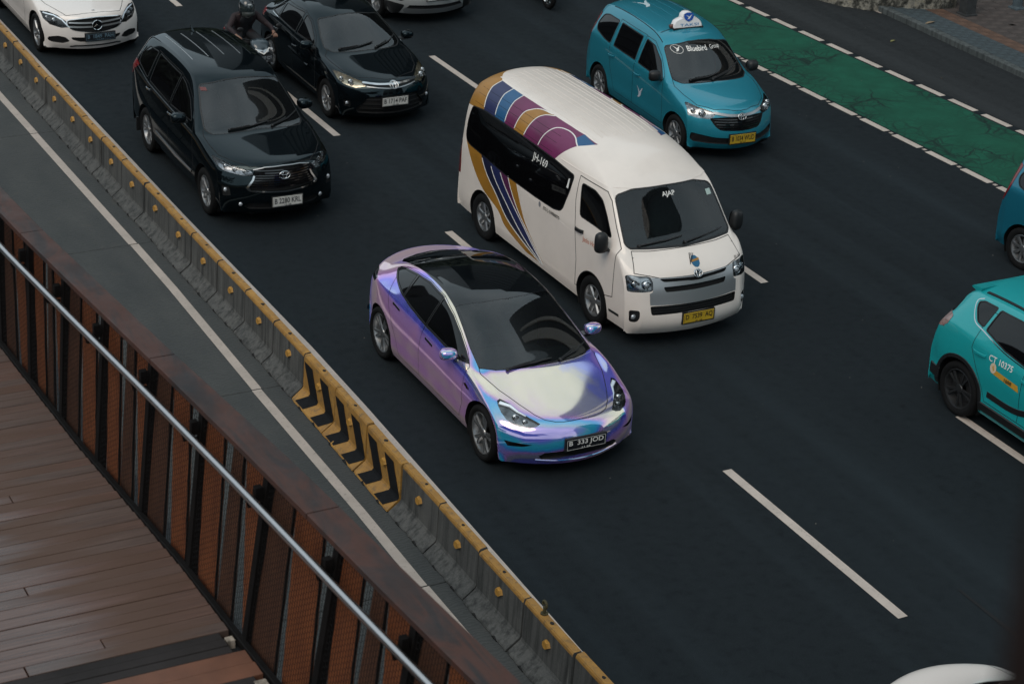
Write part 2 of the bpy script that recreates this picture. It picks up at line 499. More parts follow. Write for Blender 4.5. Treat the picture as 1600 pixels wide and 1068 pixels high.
SEDAN_E = dict(
 L=4.694, fo=.841, wb=2.875, wr=.334, x=10.651, yf=18.729, rz=-.007, zref=.82,
 W=[(.42,.86),(.85,.918),(1.3,.918),(2.3,.915),(3.4,.925),(3.8,.912),(4.05,.872),(4.3,.79)], low=LOW_T,
 rings=[(.10,.17,.25,.70,.17,.84,.18,.42),(.03,.30,.24,.70,.30,.87,.30,.44),(0,.45,.24,.70,.45,.885,.46,.46),(.02,.57,.24,.68,.57,.885,.60,.50),
 (.09,.665,.24,.66,.655,.875,.69,.62),(.30,.745,.22,.68,.735,.868,.755,.80),(.62,.835,.2,.70,.82,.86,.83,.98),(.95,.925,.22,.73,.89,.845,.89,1.25),
 (1.05,.955,.22,.735,.93,.84,.90,1.42),(1.35,1.12,.2,.70,1.06,.84,.915,1.65),(1.75,1.30,.16,.655,1.22,.845,.93,1.95),(2.1,1.405,.12,.62,1.325,.85,.945,2.25),
 (2.5,1.443,.06,.60,1.375,.86,.96,2.55),(2.95,1.43,.03,.60,1.37,.865,.975,2.98),(3.4,1.355,0,.60,1.305,.87,.99,3.4),(3.8,1.24,-.02,.60,1.20,.875,1.0,3.75),
 (4.1,1.135,-.07,.62,1.10,.855,1.0,3.94),(4.35,1.09,-.16,.64,1.06,.815,.98,4.1),(4.55,1.06,-.25,.64,1.02,.775,.94,4.22),(4.61,.95,-.29,.64,.92,.765,.88,4.26),
 (4.63,.75,-.31,.65,.74,.775,.72,4.28),(4.64,.5,-.32,.66,.5,.785,.5,4.28),(4.57,.25,-.30,.62,.25,.77,.25,4.25)])
MINIBUS = dict(
 L=5.16, fo=1.1, wb=3.11, wr=.335, x=13.663, yf=21.494, rz=.014, zref=.9,
 W=[(.3,.905),(.7,.935),(1.2,.94),(4.6,.94),(5.0,.915)], low=[(0,.80),(0,.55),(-.004,.38),(-.03,.24)],
 rings=[(.10,.20,.15,.75,.20,.86,.2,.30),(.0,.33,.15,.76,.33,.90,.33,.30),(0,.5,.14,.76,.5,.91,.5,.30),(.03,.68,.14,.76,.68,.915,.68,.32),
 (.06,.85,.13,.76,.85,.915,.86,.34),(.13,1.0,.13,.76,.99,.912,1.0,.40),(.28,1.13,.13,.78,1.12,.905,1.14,.50),(.38,1.205,.13,.80,1.2,.902,1.19,.60),
 (.52,1.32,.10,.81,1.3,.905,1.21,.72),(.74,1.58,.11,.79,1.56,.91,1.22,.95),(.95,1.82,.12,.765,1.80,.915,1.23,1.2),
 (1.06,1.94,.2,.75,1.88,.92,1.235,1.4,(.845,1.66)),(1.4,2.12,.2,.72,2.0,.925,1.24,1.7,(.865,1.80)),(1.9,2.23,.15,.70,2.08,.93,1.24,2.1,(.87,1.85)),
 (2.5,2.275,.05,.69,2.12,.93,1.24,2.55,(.872,1.87)),(3.5,2.285,0,.69,2.12,.93,1.24,3.5,(.872,1.87)),(4.3,2.28,-.01,.69,2.12,.93,1.24,4.25,(.872,1.87)),
 (4.76,2.265,-.02,.69,2.11,.925,1.24,4.7,(.87,1.86)),(4.93,2.235,-.03,.69,2.08,.92,1.23,4.87,(.865,1.83)),(5.01,2.10,-.04,.70,1.98,.915,1.2,4.94,(.85,1.72)),(5.05,1.7,-.05,.72,1.66,.91,1.1,4.98),
 (5.08,1.2,-.05,.73,1.2,.905,.95,5.0),(5.11,.7,-.06,.74,.7,.90,.7,5.02),(5.14,.45,-.07,.74,.45,.90,.45,5.03),(5.1,.25,-.07,.72,.25,.88,.25,5.01)])
MPV = dict(
 L=4.735, fo=.93, wb=2.75, wr=.345, x=10.251, yf=26.893, rz=-.014, zref=.95,
 W=[(.35,.84),(.7,.90),(1.1,.915),(3.6,.915),(4.2,.90),(4.5,.85)], low=[(0,.78),(-.008,.55),(0,.40),(-.05,.25)],
 rings=[(.10,.22,.24,.66,.22,.80,.22,.36),(.02,.36,.24,.68,.36,.83,.36,.38),(.0,.52,.24,.68,.52,.85,.52,.40),(.02,.70,.25,.67,.70,.855,.70,.44),
 (.05,.86,.26,.64,.85,.85,.86,.52),(.12,.955,.27,.62,.94,.85,.92,.66),(.42,1.02,.25,.66,1.0,.86,.98,.9),(.85,1.085,.22,.70,1.07,.86,1.05,1.15),
 (1.08,1.12,.20,.75,1.10,.865,1.08,1.35),(1.32,1.28,.2,.735,1.24,.868,1.09,1.55),(1.62,1.50,.2,.69,1.44,.872,1.10,1.85),(1.90,1.67,.18,.635,1.60,.876,1.11,2.1),
 (2.2,1.745,.1,.62,1.675,.88,1.12,2.35),(2.8,1.785,.03,.62,1.71,.885,1.14,2.85),(3.5,1.775,0,.62,1.70,.885,1.17,3.5),(4.1,1.735,-.03,.61,1.66,.88,1.2,4.05),
 (4.42,1.69,-.08,.60,1.61,.865,1.22,4.3),(4.52,1.50,-.1,.62,1.46,.855,1.2,4.4),(4.6,1.2,-.12,.66,1.18,.85,1.05,4.46),(4.66,.9,-.13,.68,.9,.85,.88,4.5),
 (4.72,.6,-.16,.7,.6,.85,.6,4.52),(4.66,.28,-.16,.68,.28,.83,.28,4.48)])
SEDAN_B = dict(
 L=4.41, fo=.95, wb=2.55, wr=.315, x=13.432, yf=30.179, rz=-.010, zref=.85,
 W=[(.4,.79),(.8,.84),(1.2,.85),(3.2,.85),(3.8,.83),(4.1,.77)], low=[(0,.66),(-.01,.48),(-.002,.34),(-.05,.21)],
 rings=[(.10,.18,.26,.62,.18,.75,.18,.42),(.02,.30,.26,.64,.30,.775,.30,.44),(0,.46,.27,.64,.46,.79,.46,.46),(.02,.62,.28,.62,.62,.79,.62,.50),
 (.07,.73,.29,.60,.72,.785,.74,.60),(.22,.80,.30,.60,.785,.785,.81,.78),(.55,.87,.27,.63,.86,.785,.87,1.0),(.95,.945,.24,.68,.92,.785,.91,1.28),
 (1.14,.985,.22,.70,.96,.785,.925,1.45),(1.42,1.13,.2,.68,1.08,.787,.935,1.68),(1.75,1.29,.17,.62,1.21,.79,.945,1.95),(2.02,1.395,.14,.57,1.315,.79,.955,2.2),
 (2.35,1.46,.08,.55,1.385,.795,.965,2.45),(2.8,1.465,.02,.55,1.395,.795,.98,2.85),(3.25,1.40,-.02,.55,1.335,.79,.995,3.2),(3.6,1.26,-.06,.56,1.21,.78,1.005,3.5),
 (3.85,1.11,-.08,.58,1.09,.77,1.0,3.72),(4.1,1.07,-.12,.60,1.05,.75,.98,3.92),(4.3,1.04,-.18,.60,1.01,.73,.93,4.05),(4.35,.85,-.2,.62,.84,.74,.82,4.1),
 (4.37,.55,-.22,.64,.55,.75,.55,4.12),(4.32,.24,-.22,.62,.24,.74,.24,4.08)])
SEDAN_L = dict(
 L=4.686, fo=.80, wb=2.84, wr=.335, x=10.054, yf=35.104, rz=-.006, zref=.85,
 W=[(.4,.85),(.8,.895),(1.2,.905),(3.4,.905),(4.0,.885),(4.4,.82)], low=[(0,.66),(-.012,.48),(-.002,.34),(-.05,.20)],
 rings=[(.08,.17,.26,.66,.17,.80,.17,.40),(.02,.28,.27,.68,.28,.83,.28,.42),(0,.42,.27,.68,.42,.85,.42,.44),(.01,.58,.27,.66,.58,.855,.58,.47),
 (.04,.71,.28,.64,.70,.85,.71,.56),(.14,.795,.28,.64,.78,.85,.79,.74),(.5,.86,.26,.67,.85,.848,.855,.98),(.95,.925,.24,.72,.91,.845,.905,1.3),
 (1.25,.975,.22,.74,.95,.845,.925,1.55),(1.55,1.12,.2,.71,1.07,.845,.935,1.8),(1.88,1.28,.16,.65,1.205,.85,.945,2.05),(2.15,1.375,.12,.60,1.30,.85,.955,2.3),
 (2.5,1.435,.06,.58,1.365,.855,.965,2.55),(3.0,1.435,.02,.58,1.365,.855,.975,3.05),(3.4,1.365,-.02,.58,1.305,.85,.985,3.38),(3.8,1.22,-.05,.59,1.18,.845,.985,3.7),
 (4.1,1.08,-.08,.62,1.065,.83,.975,3.95),(4.4,1.035,-.14,.64,1.01,.80,.93,4.2),(4.58,.995,-.2,.64,.96,.78,.88,4.34),(4.64,.80,-.22,.66,.79,.79,.78,4.38),
 (4.66,.5,-.24,.68,.5,.80,.5,4.4),(4.6,.22,-.24,.66,.22,.79,.22,4.36)])
TAXI = dict(
 L=4.14, fo=.75, wb=2.655, wr=.305, x=17.972, yf=26.69, rz=-.043, zref=.9,
 W=[(.35,.76),(.7,.815),(1.1,.83),(3.3,.83),(3.8,.81),(4.0,.76)], low=[(0,.74),(-.008,.52),(0,.37),(-.05,.22)],
 rings=[(.08,.20,.26,.60,.20,.72,.20,.36),(.0,.32,.26,.62,.32,.755,.32,.38),(0,.50,.26,.62,.50,.77,.50,.40),(.03,.68,.27,.60,.68,.775,.68,.44),
 (.07,.80,.28,.58,.79,.77,.80,.52),(.17,.885,.28,.58,.865,.77,.86,.66),(.45,.955,.24,.62,.94,.775,.93,.86),(.78,1.02,.2,.67,1.0,.78,.99,1.05),
 (.95,1.055,.18,.70,1.03,.785,1.01,1.2),(1.15,1.20,.18,.68,1.15,.787,1.02,1.4),(1.4,1.42,.18,.625,1.35,.79,1.03,1.65),(1.62,1.57,.16,.575,1.50,.792,1.04,1.85),
 (1.9,1.645,.1,.56,1.575,.795,1.05,2.05),(2.5,1.685,.02,.56,1.61,.80,1.07,2.5),(3.2,1.68,0,.56,1.60,.80,1.10,3.2),(3.65,1.64,-.03,.55,1.565,.79,1.12,3.6),
 (3.9,1.58,-.06,.55,1.50,.78,1.12,3.8),(3.96,1.35,-.08,.57,1.32,.77,1.08,3.85),(4.02,1.05,-.1,.6,1.04,.765,.98,3.9),(4.08,.8,-.12,.62,.8,.77,.8,3.94),
 (4.12,.55,-.14,.64,.55,.775,.55,3.96),(4.05,.26,-.14,.62,.26,.76,.26,3.92)])
CROSS = dict(
 L=4.30, fo=.87, wb=2.61, wr=.345, x=16.485, yf=14.91, rz=0.0, zref=.92,
 W=[(.35,.80),(.7,.86),(1.1,.875),(3.2,.875),(3.6,.885),(3.9,.87),(4.1,.83)], low=[(.004,.74),(-.02,.52),(0,.37),(-.05,.22)],
 rings=[(.08,.22,.26,.64,.22,.78,.22,.36),(.0,.34,.26,.66,.34,.81,.34,.38),(0,.52,.26,.66,.52,.82,.52,.40),(.03,.70,.27,.64,.70,.825,.70,.44),
 (.07,.82,.28,.62,.81,.82,.82,.52),(.17,.90,.28,.62,.88,.82,.89,.66),(.5,.96,.26,.66,.95,.825,.95,.9),(.95,1.02,.24,.71,1.0,.825,1.0,1.25),
 (1.12,1.06,.22,.73,1.03,.825,1.01,1.42),(1.4,1.22,.2,.70,1.17,.827,1.02,1.66),(1.75,1.42,.18,.645,1.34,.83,1.03,1.95),(2.0,1.53,.15,.60,1.45,.83,1.04,2.2),
 (2.3,1.585,.08,.58,1.515,.835,1.05,2.45),(2.8,1.605,.02,.58,1.535,.835,1.07,2.85),(3.3,1.585,-.02,.575,1.51,.83,1.10,3.3),(3.7,1.55,-.04,.56,1.47,.82,1.13,3.6),
 (3.90,1.51,-.05,.55,1.42,.81,1.13,3.76),(4.03,1.30,-.08,.60,1.27,.805,1.11,3.90),(4.15,1.10,-.12,.66,1.08,.805,1.05,4.01),(4.21,.87,-.13,.70,.87,.82,.86,4.06),
 (4.27,.6,-.15,.72,.6,.84,.6,4.09),(4.2,.28,-.15,.70,.28,.81,.28,4.05)])
def car_root(name, sp, label, cat='car'):
    y = sp['yf'] + (sp['L']/2-sp['fo'])*math.cos(sp['rz'])
    x = sp['x'] - (sp['L']/2-sp['fo'])*math.sin(sp['rz'])
    return tag(empty(name, (x, y, 0), sp['rz']), label, cat)
def make_body(sp, **kw): return Body(sp['rings'], sp['W'], sp['low'], sp['L'], sp['zref'], **kw)
# ------------------------------------------------------------------ materials of the setting
def make_asphalt(name, c0, c1, speck=.5):
    g = G(name); p = g.pos()
    big = g.noise(g.map(p, (.5, .12, 1)), 1.0, 4); fine = g.noise(p, 90, 3, .7); mid = g.noise(p, 7, 5)
    base = g.ramp(big, [(.3, c0), (.7, c1)])
    base = g.mix(g.ramp(fine, [(.40, (0, 0, 0)), (.72, (1, 1, 1))]), base, tuple(min(1, c*1.7+.005) for c in c1))
    base = g.mix(g.ramp(mid, [(.55, (0, 0, 0)), (.8, (.6, .6, .6))]), base, tuple(c*.75 for c in c0))
    trk = g.noise(g.map(p, (1.35, .02, 1)), 1.0, 3, .6)
    base = g.mix(g.ramp(trk, [(.45, (0, 0, 0)), (.70, (.9, .9, .9))]), base, tuple(c*1.75+.001 for c in c1))
    # scattered dark tar spots
    v = g.n('ShaderNodeTexVoronoi', Scale=.55, Randomness=1.0); g.l(p, v.inputs['Vector'])
    spot = g.ramp(v.outputs['Distance'], [(.012, (1, 1, 1)), (.035, (0, 0, 0))])
    base = g.mix(g.math('MULTIPLY', spot, .55), base, (.006, .007, .008))
    g.l(base, g.b.inputs['Base Color'])
    g.l(g.ramp(mid, [(.3, (.78,)*3), (.7, (.92,)*3)]), g.b.inputs['Roughness'])
    g.b.inputs['Specular IOR Level'].default_value = .14
    g.bump(fine, .5, .006)
    return g.m
M_ASPH = make_asphalt('asphalt', (.0058, .0088, .0114), (.0086, .0122, .0148))
M_SIDE = make_asphalt('side_asphalt', (.0115, .0140, .0160), (.0160, .0180, .0195))

def make_paint(name, col, wear=.3, under=(.03, .033, .037), dirt=(.35, .32, .29)):
    g = G(name); p = g.pos()
    n = g.noise(p, 22, 6, .7); n2 = g.noise(p, 3, 4)
    base = g.mix(g.ramp(n2, [(.35, (0, 0, 0)), (.75, (.5, .5, .5))]), col, dirt)
    base = g.mix(g.ramp(n, [(.56, (0, 0, 0)), (.70, (wear,)*3)]), base, under)
    g.l(base, g.b.inputs['Base Color']); g.b.inputs['Roughness'].default_value = .7
    g.bump(g.noise(p, 120, 2), .3, .003)
    return g.m
M_LINE = make_paint('road_paint', (.50, .43, .38), .45, (.05, .05, .05), (.30, .26, .23))
M_LINE2 = make_paint('old_road_paint', (.42, .355, .31), .6, (.12, .115, .11), (.25, .22, .19))

def make_green():
    g = G('green_lane_paint'); p = g.pos()
    wob = g.n('ShaderNodeTexNoise', Scale=1.6, Detail=4); g.l(p, wob.inputs['Vector'])
    pv = g.n('ShaderNodeVectorMath'); pv.operation = 'MULTIPLY_ADD'; g.l(wob.outputs['Color'], pv.inputs[0]); pv.inputs[1].default_value = (.55, .55, 0); g.l(p, pv.inputs[2])
    def crack(sc, w):
        v = g.n('ShaderNodeTexVoronoi', Scale=sc); v.feature = 'DISTANCE_TO_EDGE'; g.l(pv.outputs[0], v.inputs['Vector'])
        return g.ramp(v.outputs['Distance'], [(0, (1, 1, 1)), (w, (0, 0, 0))])
    area = g.ramp(g.noise(p, .55, 3), [(.44, (0, 0, 0)), (.6, (1, 1, 1))])
    c1 = g.math('MULTIPLY', crack(.62, .026), g.ramp(g.noise(p, 1.1, 3), [(.40, (0, 0, 0)), (.55, (1, 1, 1))])); c2 = g.math('MULTIPLY', g.math('MAXIMUM', crack(2.3, .065), g.math('MULTIPLY', crack(5.5, .09), .7)), area)
    cr = g.math('MAXIMUM', c1, c2)
    base = g.ramp(g.noise(p, 2.2, 6), [(.3, (.007, .058, .036)), (.7, (.010, .092, .056))])
    base = g.mix(g.ramp(g.noise(p, 40, 4, .7), [(.6, (0, 0, 0)), (.75, (.5, .5, .5))]), base, (.014, .05, .04))
    base = g.mix(g.math('MULTIPLY', cr, .92), base, (.007, .014, .014))
    g.l(base, g.b.inputs['Base Color']); g.b.inputs['Roughness'].default_value = .85; g.b.inputs['Specular IOR Level'].default_value = .2
    g.bump(g.noise(p, 80, 3), .4, .004)
    return g.m
M_GREEN = make_green()

def make_concrete(name, c0, c1, broom=False, stain=(.05, .05, .05)):
    g = G(name); p = g.pos()
    base = g.ramp(g.noise(g.map(p, (1.2, .5, 1)), 1.4, 6, .6), [(.28, c0), (.72, c1)])
    base = g.mix(g.ramp(g.noise(p, 3.3, 6, .7), [(.58, (0, 0, 0)), (.78, (.7, .7, .7))]), base, stain)
    fine = g.noise(p, 55, 4, .7)
    base = g.mix(g.ramp(fine, [(.4, (0, 0, 0)), (.8, (.45, .45, .45))]), base, tuple(c*1.5 for c in c1))
    if not broom:
        strk = g.noise(g.map(p, (7, 7, .5)), 1.6, 5, .65)
        base = g.mix(g.ramp(strk, [(.44, (0, 0, 0)), (.66, (.85,)*3)]), base, tuple(c*.42 for c in c0))
        base = g.mix(g.ramp(g.noise(g.map(p, (9, 9, .8)), 2.3, 4, .6), [(.60, (0, 0, 0)), (.76, (.55,)*3)]), base, tuple(min(1, c*1.7) for c in c1))
    h = fine
    if broom:
        wv = g.n('ShaderNodeTexWave', Scale=6.5, Distortion=9.0, Detail=2.0); wv.bands_direction = 'Y'; wv.inputs['Detail Scale'].default_value = 1.2
        g.l(p, wv.inputs['Vector'])
        base = g.mix(g.ramp(wv.outputs['Fac'], [(.2, (.26,)*3), (.7, (0, 0, 0))]), base, tuple(c*.55 for c in c0))
        h = g.math('ADD', g.math('MULTIPLY', wv.outputs['Fac'], .8), fine)
    g.l(base, g.b.inputs['Base Color']); g.b.inputs['Roughness'].default_value = .82; g.b.inputs['Specular IOR Level'].default_value = .3
    g.bump(h, .45, .006)
    return g.m
M_SLAB = make_concrete('broomed_concrete', (.036, .040, .041), (.062, .064, .062), True, (.080, .071, .060))
M_BARR = make_concrete('barrier_concrete', (.050, .053, .053), (.098, .096, .091), False, (.032, .033, .032))
M_PATCH = make_concrete('pale_concrete', (.22, .19, .16), (.34, .29, .24))
def make_yellow():
    g = G('barrier_yellow'); p = g.pos()
    base = g.ramp(g.noise(p, 4, 5), [(.3, (.27, .135, .026)), (.7, (.385, .20, .040))])
    base = g.mix(g.ramp(g.noise(p, 14, 7, .75), [(.50, (0, 0, 0)), (.68, (.9, .9, .9))]), base, (.13, .085, .042))
    base = g.mix(g.ramp(g.noise(p, 38, 5, .8), [(.60, (0, 0, 0)), (.66, (.92, .92, .92))]), base, (.05, .043, .036))
    g.l(base, g.b.inputs['Base Color']); g.b.inputs['Roughness'].default_value = .65; g.bump(g.noise(p, 60, 3), .4, .004); return g.m
M_YEL = make_yellow()
M_CHEV = mat('barrier_black', (.0055, .0062, .008), .8, noise=.4, nscale=12, bump=.3, spec=.2)
M_EARTH = mat('ground', (.05, .048, .044), .95)
M_HOLE = mat('dark_hole', (.008, .008, .008), .9)

# ------------------------------------------------------------------ ground, road, markings
tag(MB().box(-900, 900, -900, 900, -1.2, -.14).build('ground', M_EARTH), kind='structure')
road = MB().box(8.42, 25.3, -40, 160, -.12, 0).build('road', M_ASPH); tag(road, kind='structure')
def lane5(y): return np.interp(y, [10, 24, 29.2, 60], [21.75, 21.175, 20.95, 19.6])
def lane6(y): return np.interp(y, [10, 26.1, 32.9, 60], [23.95, 23.21, 22.85, 21.4])
def quad_strip(name, pts, m, parent, z=.004):
    """pts: list of (xl, xr, y)"""
    V = []; F = []
    for xl, xr, y in pts: V += [(xl, y, z), (xr, y, z)]
    for i in range(len(pts)-1): F.append((2*i, 2*i+1, 2*i+3, 2*i+2))
    return mesh_obj(name, V, F, m, parent)
ys = np.linspace(10, 60, 51)
gl = quad_strip('bike_lane', [(lane5(y)+.10, lane6(y)-.10, y) for y in ys], M_GREEN, None, .004); tag(gl, kind='structure')
sdl = quad_strip('side_lane', [(lane6(y)+.10, 25.28, y) for y in ys], M_SIDE, None, .003); tag(sdl, kind='structure')
# dashes either side of the bike lane
def dashes(fn, y0, side):
    y = y0
    while y < 58:
        a, b_ = y-.33, y+.33
        quad_strip('lane_dash', [(fn(q)-.065, fn(q)+.065, q) for q in (a, b_)], M_LINE, road, .009)
        if side: quad_strip('worn_mark', [(fn(q)-.02, fn(q)+.045, q) for q in (y+.395, y+.465)], M_LINE2, road, .007)
        y += .857
dashes(lane5, 29.18-19*.857, True); dashes(lane6, 32.91-25*.857, False)
for x, y in ((12.27, 17.4), (12.36, 25.0), (12.42, 32.6), (12.40, 40.2), (15.66, 17.45), (15.66, 25.1), (15.62, 32.5), (15.6, 40.1), (12.2, 9.8), (15.6, 9.9)):
    quad_strip('lane_dash', [(x-.06-.007*(i-y)*0, x+.06, i) for i in (y, y-3.35)], M_LINE, road, .005)
EDGE = [(60, 9.0), (36, 9.05), (27, 9.055), (22.2, 9.10), (20.4, 9.08), (17, 9.0), (13.6, 8.92), (5, 8.8)]
quad_strip('edge_line', [(x-.13, x, y) for y, x in EDGE], M_LINE, road, .005)
quad_strip('edge_line', [(24.98, 25.12, 33.6), (25.14, 25.26, 32.0)], M_LINE2, road, .007)

# concrete busway, slab by slab
busway = tag(MB().box(-30, 8.42, -40, 160, -.14, -.125).build('busway', M_HOLE), kind='structure')
def l1(y): return np.interp(y, [5, 16.5, 17.4, 21.3, 25, 26.1, 28.6, 31, 33, 60], [7.99, 8.01, 8.035, 8.035, 8.07, 8.055, 8.02, 7.99, 7.96, 7.6])
y = 31.0+4.83*6
while y > -6:
    a, b_ = y, y-4.83
    for xa, xb in ((4.6, 8.412), (.8, 4.588)):
        MB().bbox(xa, xb, b_+.006, a-.006, -.12, 0, .006).build('concrete_slab', M_SLAB, busway)
    dx = random.uniform(-.012, .012); ym = [a-.01, a-1.6, a-3.2, b_+.01]
    quad_strip('edge_line', [(l1(q)-.06+dx, l1(q)+.06+dx, q) for q in ym], M_LINE2, busway, .005)
    y = b_
tag(MB().box(-30, .78, -40, 160, -.12, -.01).build('far_carriageway', M_SIDE), kind='structure')

# ------------------------------------------------------------------ barriers: one thing per element
M_REFL = mat('reflector_yellow', (.42, .21, .03), .45, noise=.25, nscale=30)
def barrier_profile(jit):
    # (x, z) from left base over the top to right base
    return [(8.277+jit[0], 0.012), (8.286+jit[0], .03), (8.416, .128), (8.430, .155), (8.444, .532), (8.446, .560), (8.458, .580), (8.532, .582), (8.544, .562), (8.546, .522), (8.566, .155), (8.58, .13), (8.70, .03), (8.705, .015)]
def bar_off(y): return float(np.interp(y, [13, 16, 18, 20, 23, 28, 37], [-.035, -.02, 0, .04, .05, .02, .02]))
def barrier(y0, y1, chev, seed, cap=True, group='barrier elements along the busway'):
    r = random.Random(seed)
    name = 'concrete_barrier'
    yc = (y0+y1)/2; L = y1-y0
    n = 14; V = []; F = []; MI = []
    jx = r.uniform(-.010, .010); jz = r.uniform(-.008, .006)
    for i in range(n+1):
        t = i/n; yy = -L/2+.014+(L-.028)*t
        chip = 0.0
        jl = r.uniform(-.003, .003)+(r.uniform(-.006, .012) if r.random() < .22 else 0)
        pf = barrier_profile((jl, 0))
        for k, (x, z) in enumerate(pf):
            if k in (5, 6, 7, 8) and r.random() < .25: x += r.uniform(-.003, .003); z -= r.uniform(0, .004)
            if i in (0, n) and k in (5, 6): z -= r.uniform(0, .012); x += r.uniform(0, .006)
            V.append((x-8.5+jx, yy, z+(jz if z > .4 else 0)))
    m = len(pf)
    for i in range(n):
        for k in range(m-1):
            F.append((i*m+k, i*m+k+1, (i+1)*m+k+1, (i+1)*m+k)[::-1])
            MI.append(1 if (chev or 4 <= k <= 8) else 0)
    F.append(tuple(range(m))); F.append(tuple(n*m+k for k in range(m))[::-1]); MI += [1 if chev else 0]*2
    root = mesh_obj(name, V, F, [M_BARR, M_YEL], None, mi=MI); root.location = (8.5+bar_off(yc), yc, 0); root.rotation_euler = (0, 0, -math.atan2(bar_off(y1)-bar_off(y0), L)+r.uniform(-.006, .006))
    # reflector: half-round yellow lug on the busway face
    rm = MB(); cy = -.02+r.uniform(-.02, .02)
    P = []
    for q in range(7):
        a = math.pi*q/6; P.append((cy+.062*math.cos(a), .36+.05*math.sin(a)*.9))
    def fx(z): return np.interp(z, [.155, .50], [8.430, 8.442])-8.5+jx
    P = [(cy-.065, .375), (cy-.02, .345), (cy+.03, .34), (cy+.065, .36), (cy+.06, .40), (cy+.02, .425), (cy-.04, .42)]
    rm.prism(P, lambda a, z: (fx(z)+.004, a, z), lambda a, z: (fx(z)-.032, a*.8+cy*.2, z-.006))
    rm.build('reflector', M_REFL, root)
    # lifting hole
    hm = MB(); hy = r.uniform(-.05, .1); hr = r.uniform(.016, .024)
    hm.prism([(hr*math.cos(2*math.pi*k/9)*r.uniform(.8, 1.2), hr*1.3*math.sin(2*math.pi*k/9)*r.uniform(.8, 1.2)) for k in range(9)],
             lambda a, q: (a-.004+jx, hy+q, .57), lambda a, q: (a-.004+jx, hy+q, .5845+jz))
    hm.build('lifting_hole', M_HOLE, root)
    # drain notches along the foot
    for q in (-.24, .2):
        nw = r.uniform(.03, .055); MB().prism([(q-nw, 0), (q+nw*1.2, 0), (q+nw*1.05, .016), (q+nw*.5, .028+r.uniform(0, .008)), (q-nw*.1, .024), (q-nw*.8, .014)], lambda a, c: (-.2285+jx-c*.1, a, c), lambda a, c: (-.16, a, c)).build('drain_notch', M_HOLE, root)
    if chev:
        for q in (-.25, .23):
            w = .126
            Vc = []; Fc = []
            def pt(z, yy):
                x = np.interp(z, [.03, .128, .155, .49, .556], [8.286, 8.416, 8.430, 8.442, 8.445])-8.5+jx
                return (x-.0045, yy, z)
            # wall limb slants towards the camera, foot limb back again
            rows = [(.50, .10), (.42, .06), (.30, -.02), (.17, -.10), (.155, -.105), (.128, -.10), (.08, -.035), (.034, .03)]
            for z, dy in rows: Vc += [pt(z, q+dy+w), pt(z, q+dy-w)]
            # keep inside the element
            Vc = [(a, max(-L/2+.012, min(L/2-.012, b_)), c) for a, b_, c in Vc]
            for k in range(len(rows)-1): Fc.append((2*k, 2*k+2, 2*k+3, 2*k+1))
            mesh_obj('chevron', Vc, Fc, M_CHEV, root)
    return root
JY = [13.05, 14.08, 15.1, 16.1, 17.08, 18.02, 19.0, 19.97, 20.95]
JY = [11.0, 12.03] + JY
while JY[-1] < 37: JY.append(JY[-1]+1.0)
bars = []
for i in range(len(JY)-1):
    ch = JY[i] in (18.02, 19.0, 19.97)
    bars.append((JY[i], JY[i+1], ch))
ORD = 'first second third fourth fifth sixth seventh eighth ninth tenth eleventh twelfth thirteenth fourteenth fifteenth sixteenth seventeenth eighteenth nineteenth twentieth twenty-first twenty-second twenty-third twenty-fourth twenty-fifth'.split()
for i, (a, b_, ch) in enumerate(bars):
    o = barrier(a, b_, ch, i)
    if ch:
        lab = {18.02: 'yellow and black chevron barrier nearest the camera, beside the plain grey ones', 19.0: 'yellow and black chevron barrier in the middle of the three chevron ones', 19.97: 'yellow and black chevron barrier farthest from the camera, where the grey row begins'}[a]
        tag(o, lab, 'barrier', 'chevron barrier elements')
    elif a == 14.08:
        tag(o, 'grey concrete barrier with yellow cap and a rusty lifting eye standing on top', 'barrier', 'concrete barriers in front of the chevrons')
        e = MB(); P = []
        for k in range(13):
            t = k/12*math.pi*1.75-.4; P.append((0, .035*math.cos(t), .105+.035*math.sin(t)))
        e.tube(P, .014, 8, up=(1, 0, 0)); e.tube([(0, 0, 0), (0, 0, .075)], [.02, .015], 8); e.tube([(0, 0, 0), (0, 0, .012)], .04, 10)
        eo = e.build('lifting_eye', mat('rusty_olive_steel', (.055, .045, .015), .7, noise=.5, nscale=40), o); eo.location = (.0, .20, .58)
    elif a < 18: tag(o, ORD[6-i]+' grey concrete barrier with worn yellow cap counting down from the chevron barriers', 'barrier', 'concrete barriers in front of the chevrons')
    else: tag(o, ORD[i-10]+' grey concrete barrier with yellow cap counting up from the chevron barriers', 'barrier', 'concrete barriers behind the chevrons')

# ------------------------------------------------------------------ pavement, wall and posts in the far corner
pv = tag(MB().box(25.30, 34, 4, 60, -.14, .09).build('pavement', mat('mortar', (.02, .02, .02), .95)), kind='structure')
M_KERB = make_concrete('kerb_concrete', (.05, .06, .062), (.09, .10, .10)); M_PB = mat('paver_blue_grey', (.040, .056, .064), .8, noise=.4, nscale=3, bump=.3)
M_PO = mat('paver_orange', (.098, .055, .037), .8, noise=.4, nscale=3, bump=.3); M_PBR = mat('paver_brown', (.060, .048, .044), .85, noise=.45, nscale=3, bump=.3)
for k in range(22):
    yy = 20+k*.8; MB().bbox(25.18, 25.33, yy+.004, yy+.796, -.1, .12, .015).build('kerb_stone', M_KERB, pv)
def paver_field(x0, x1, w, l, y0, y1, m, name):
    base = MB().bbox(-w/2+.004, w/2-.004, -l/2+.004, l/2-.004, 0, .03, .004).build(name, m, pv)
    first = True; row = 0; x = x0+w/2
    while x < x1:
        yy = y0+(l/2 if row % 2 else 0)
        while yy < y1:
            o = base if first else base.copy()
            if not first: COL.objects.link(o)
            o.location = (x, yy, .088+random.uniform(0, .005)); first = False
            yy += l
        x += w; row += 1
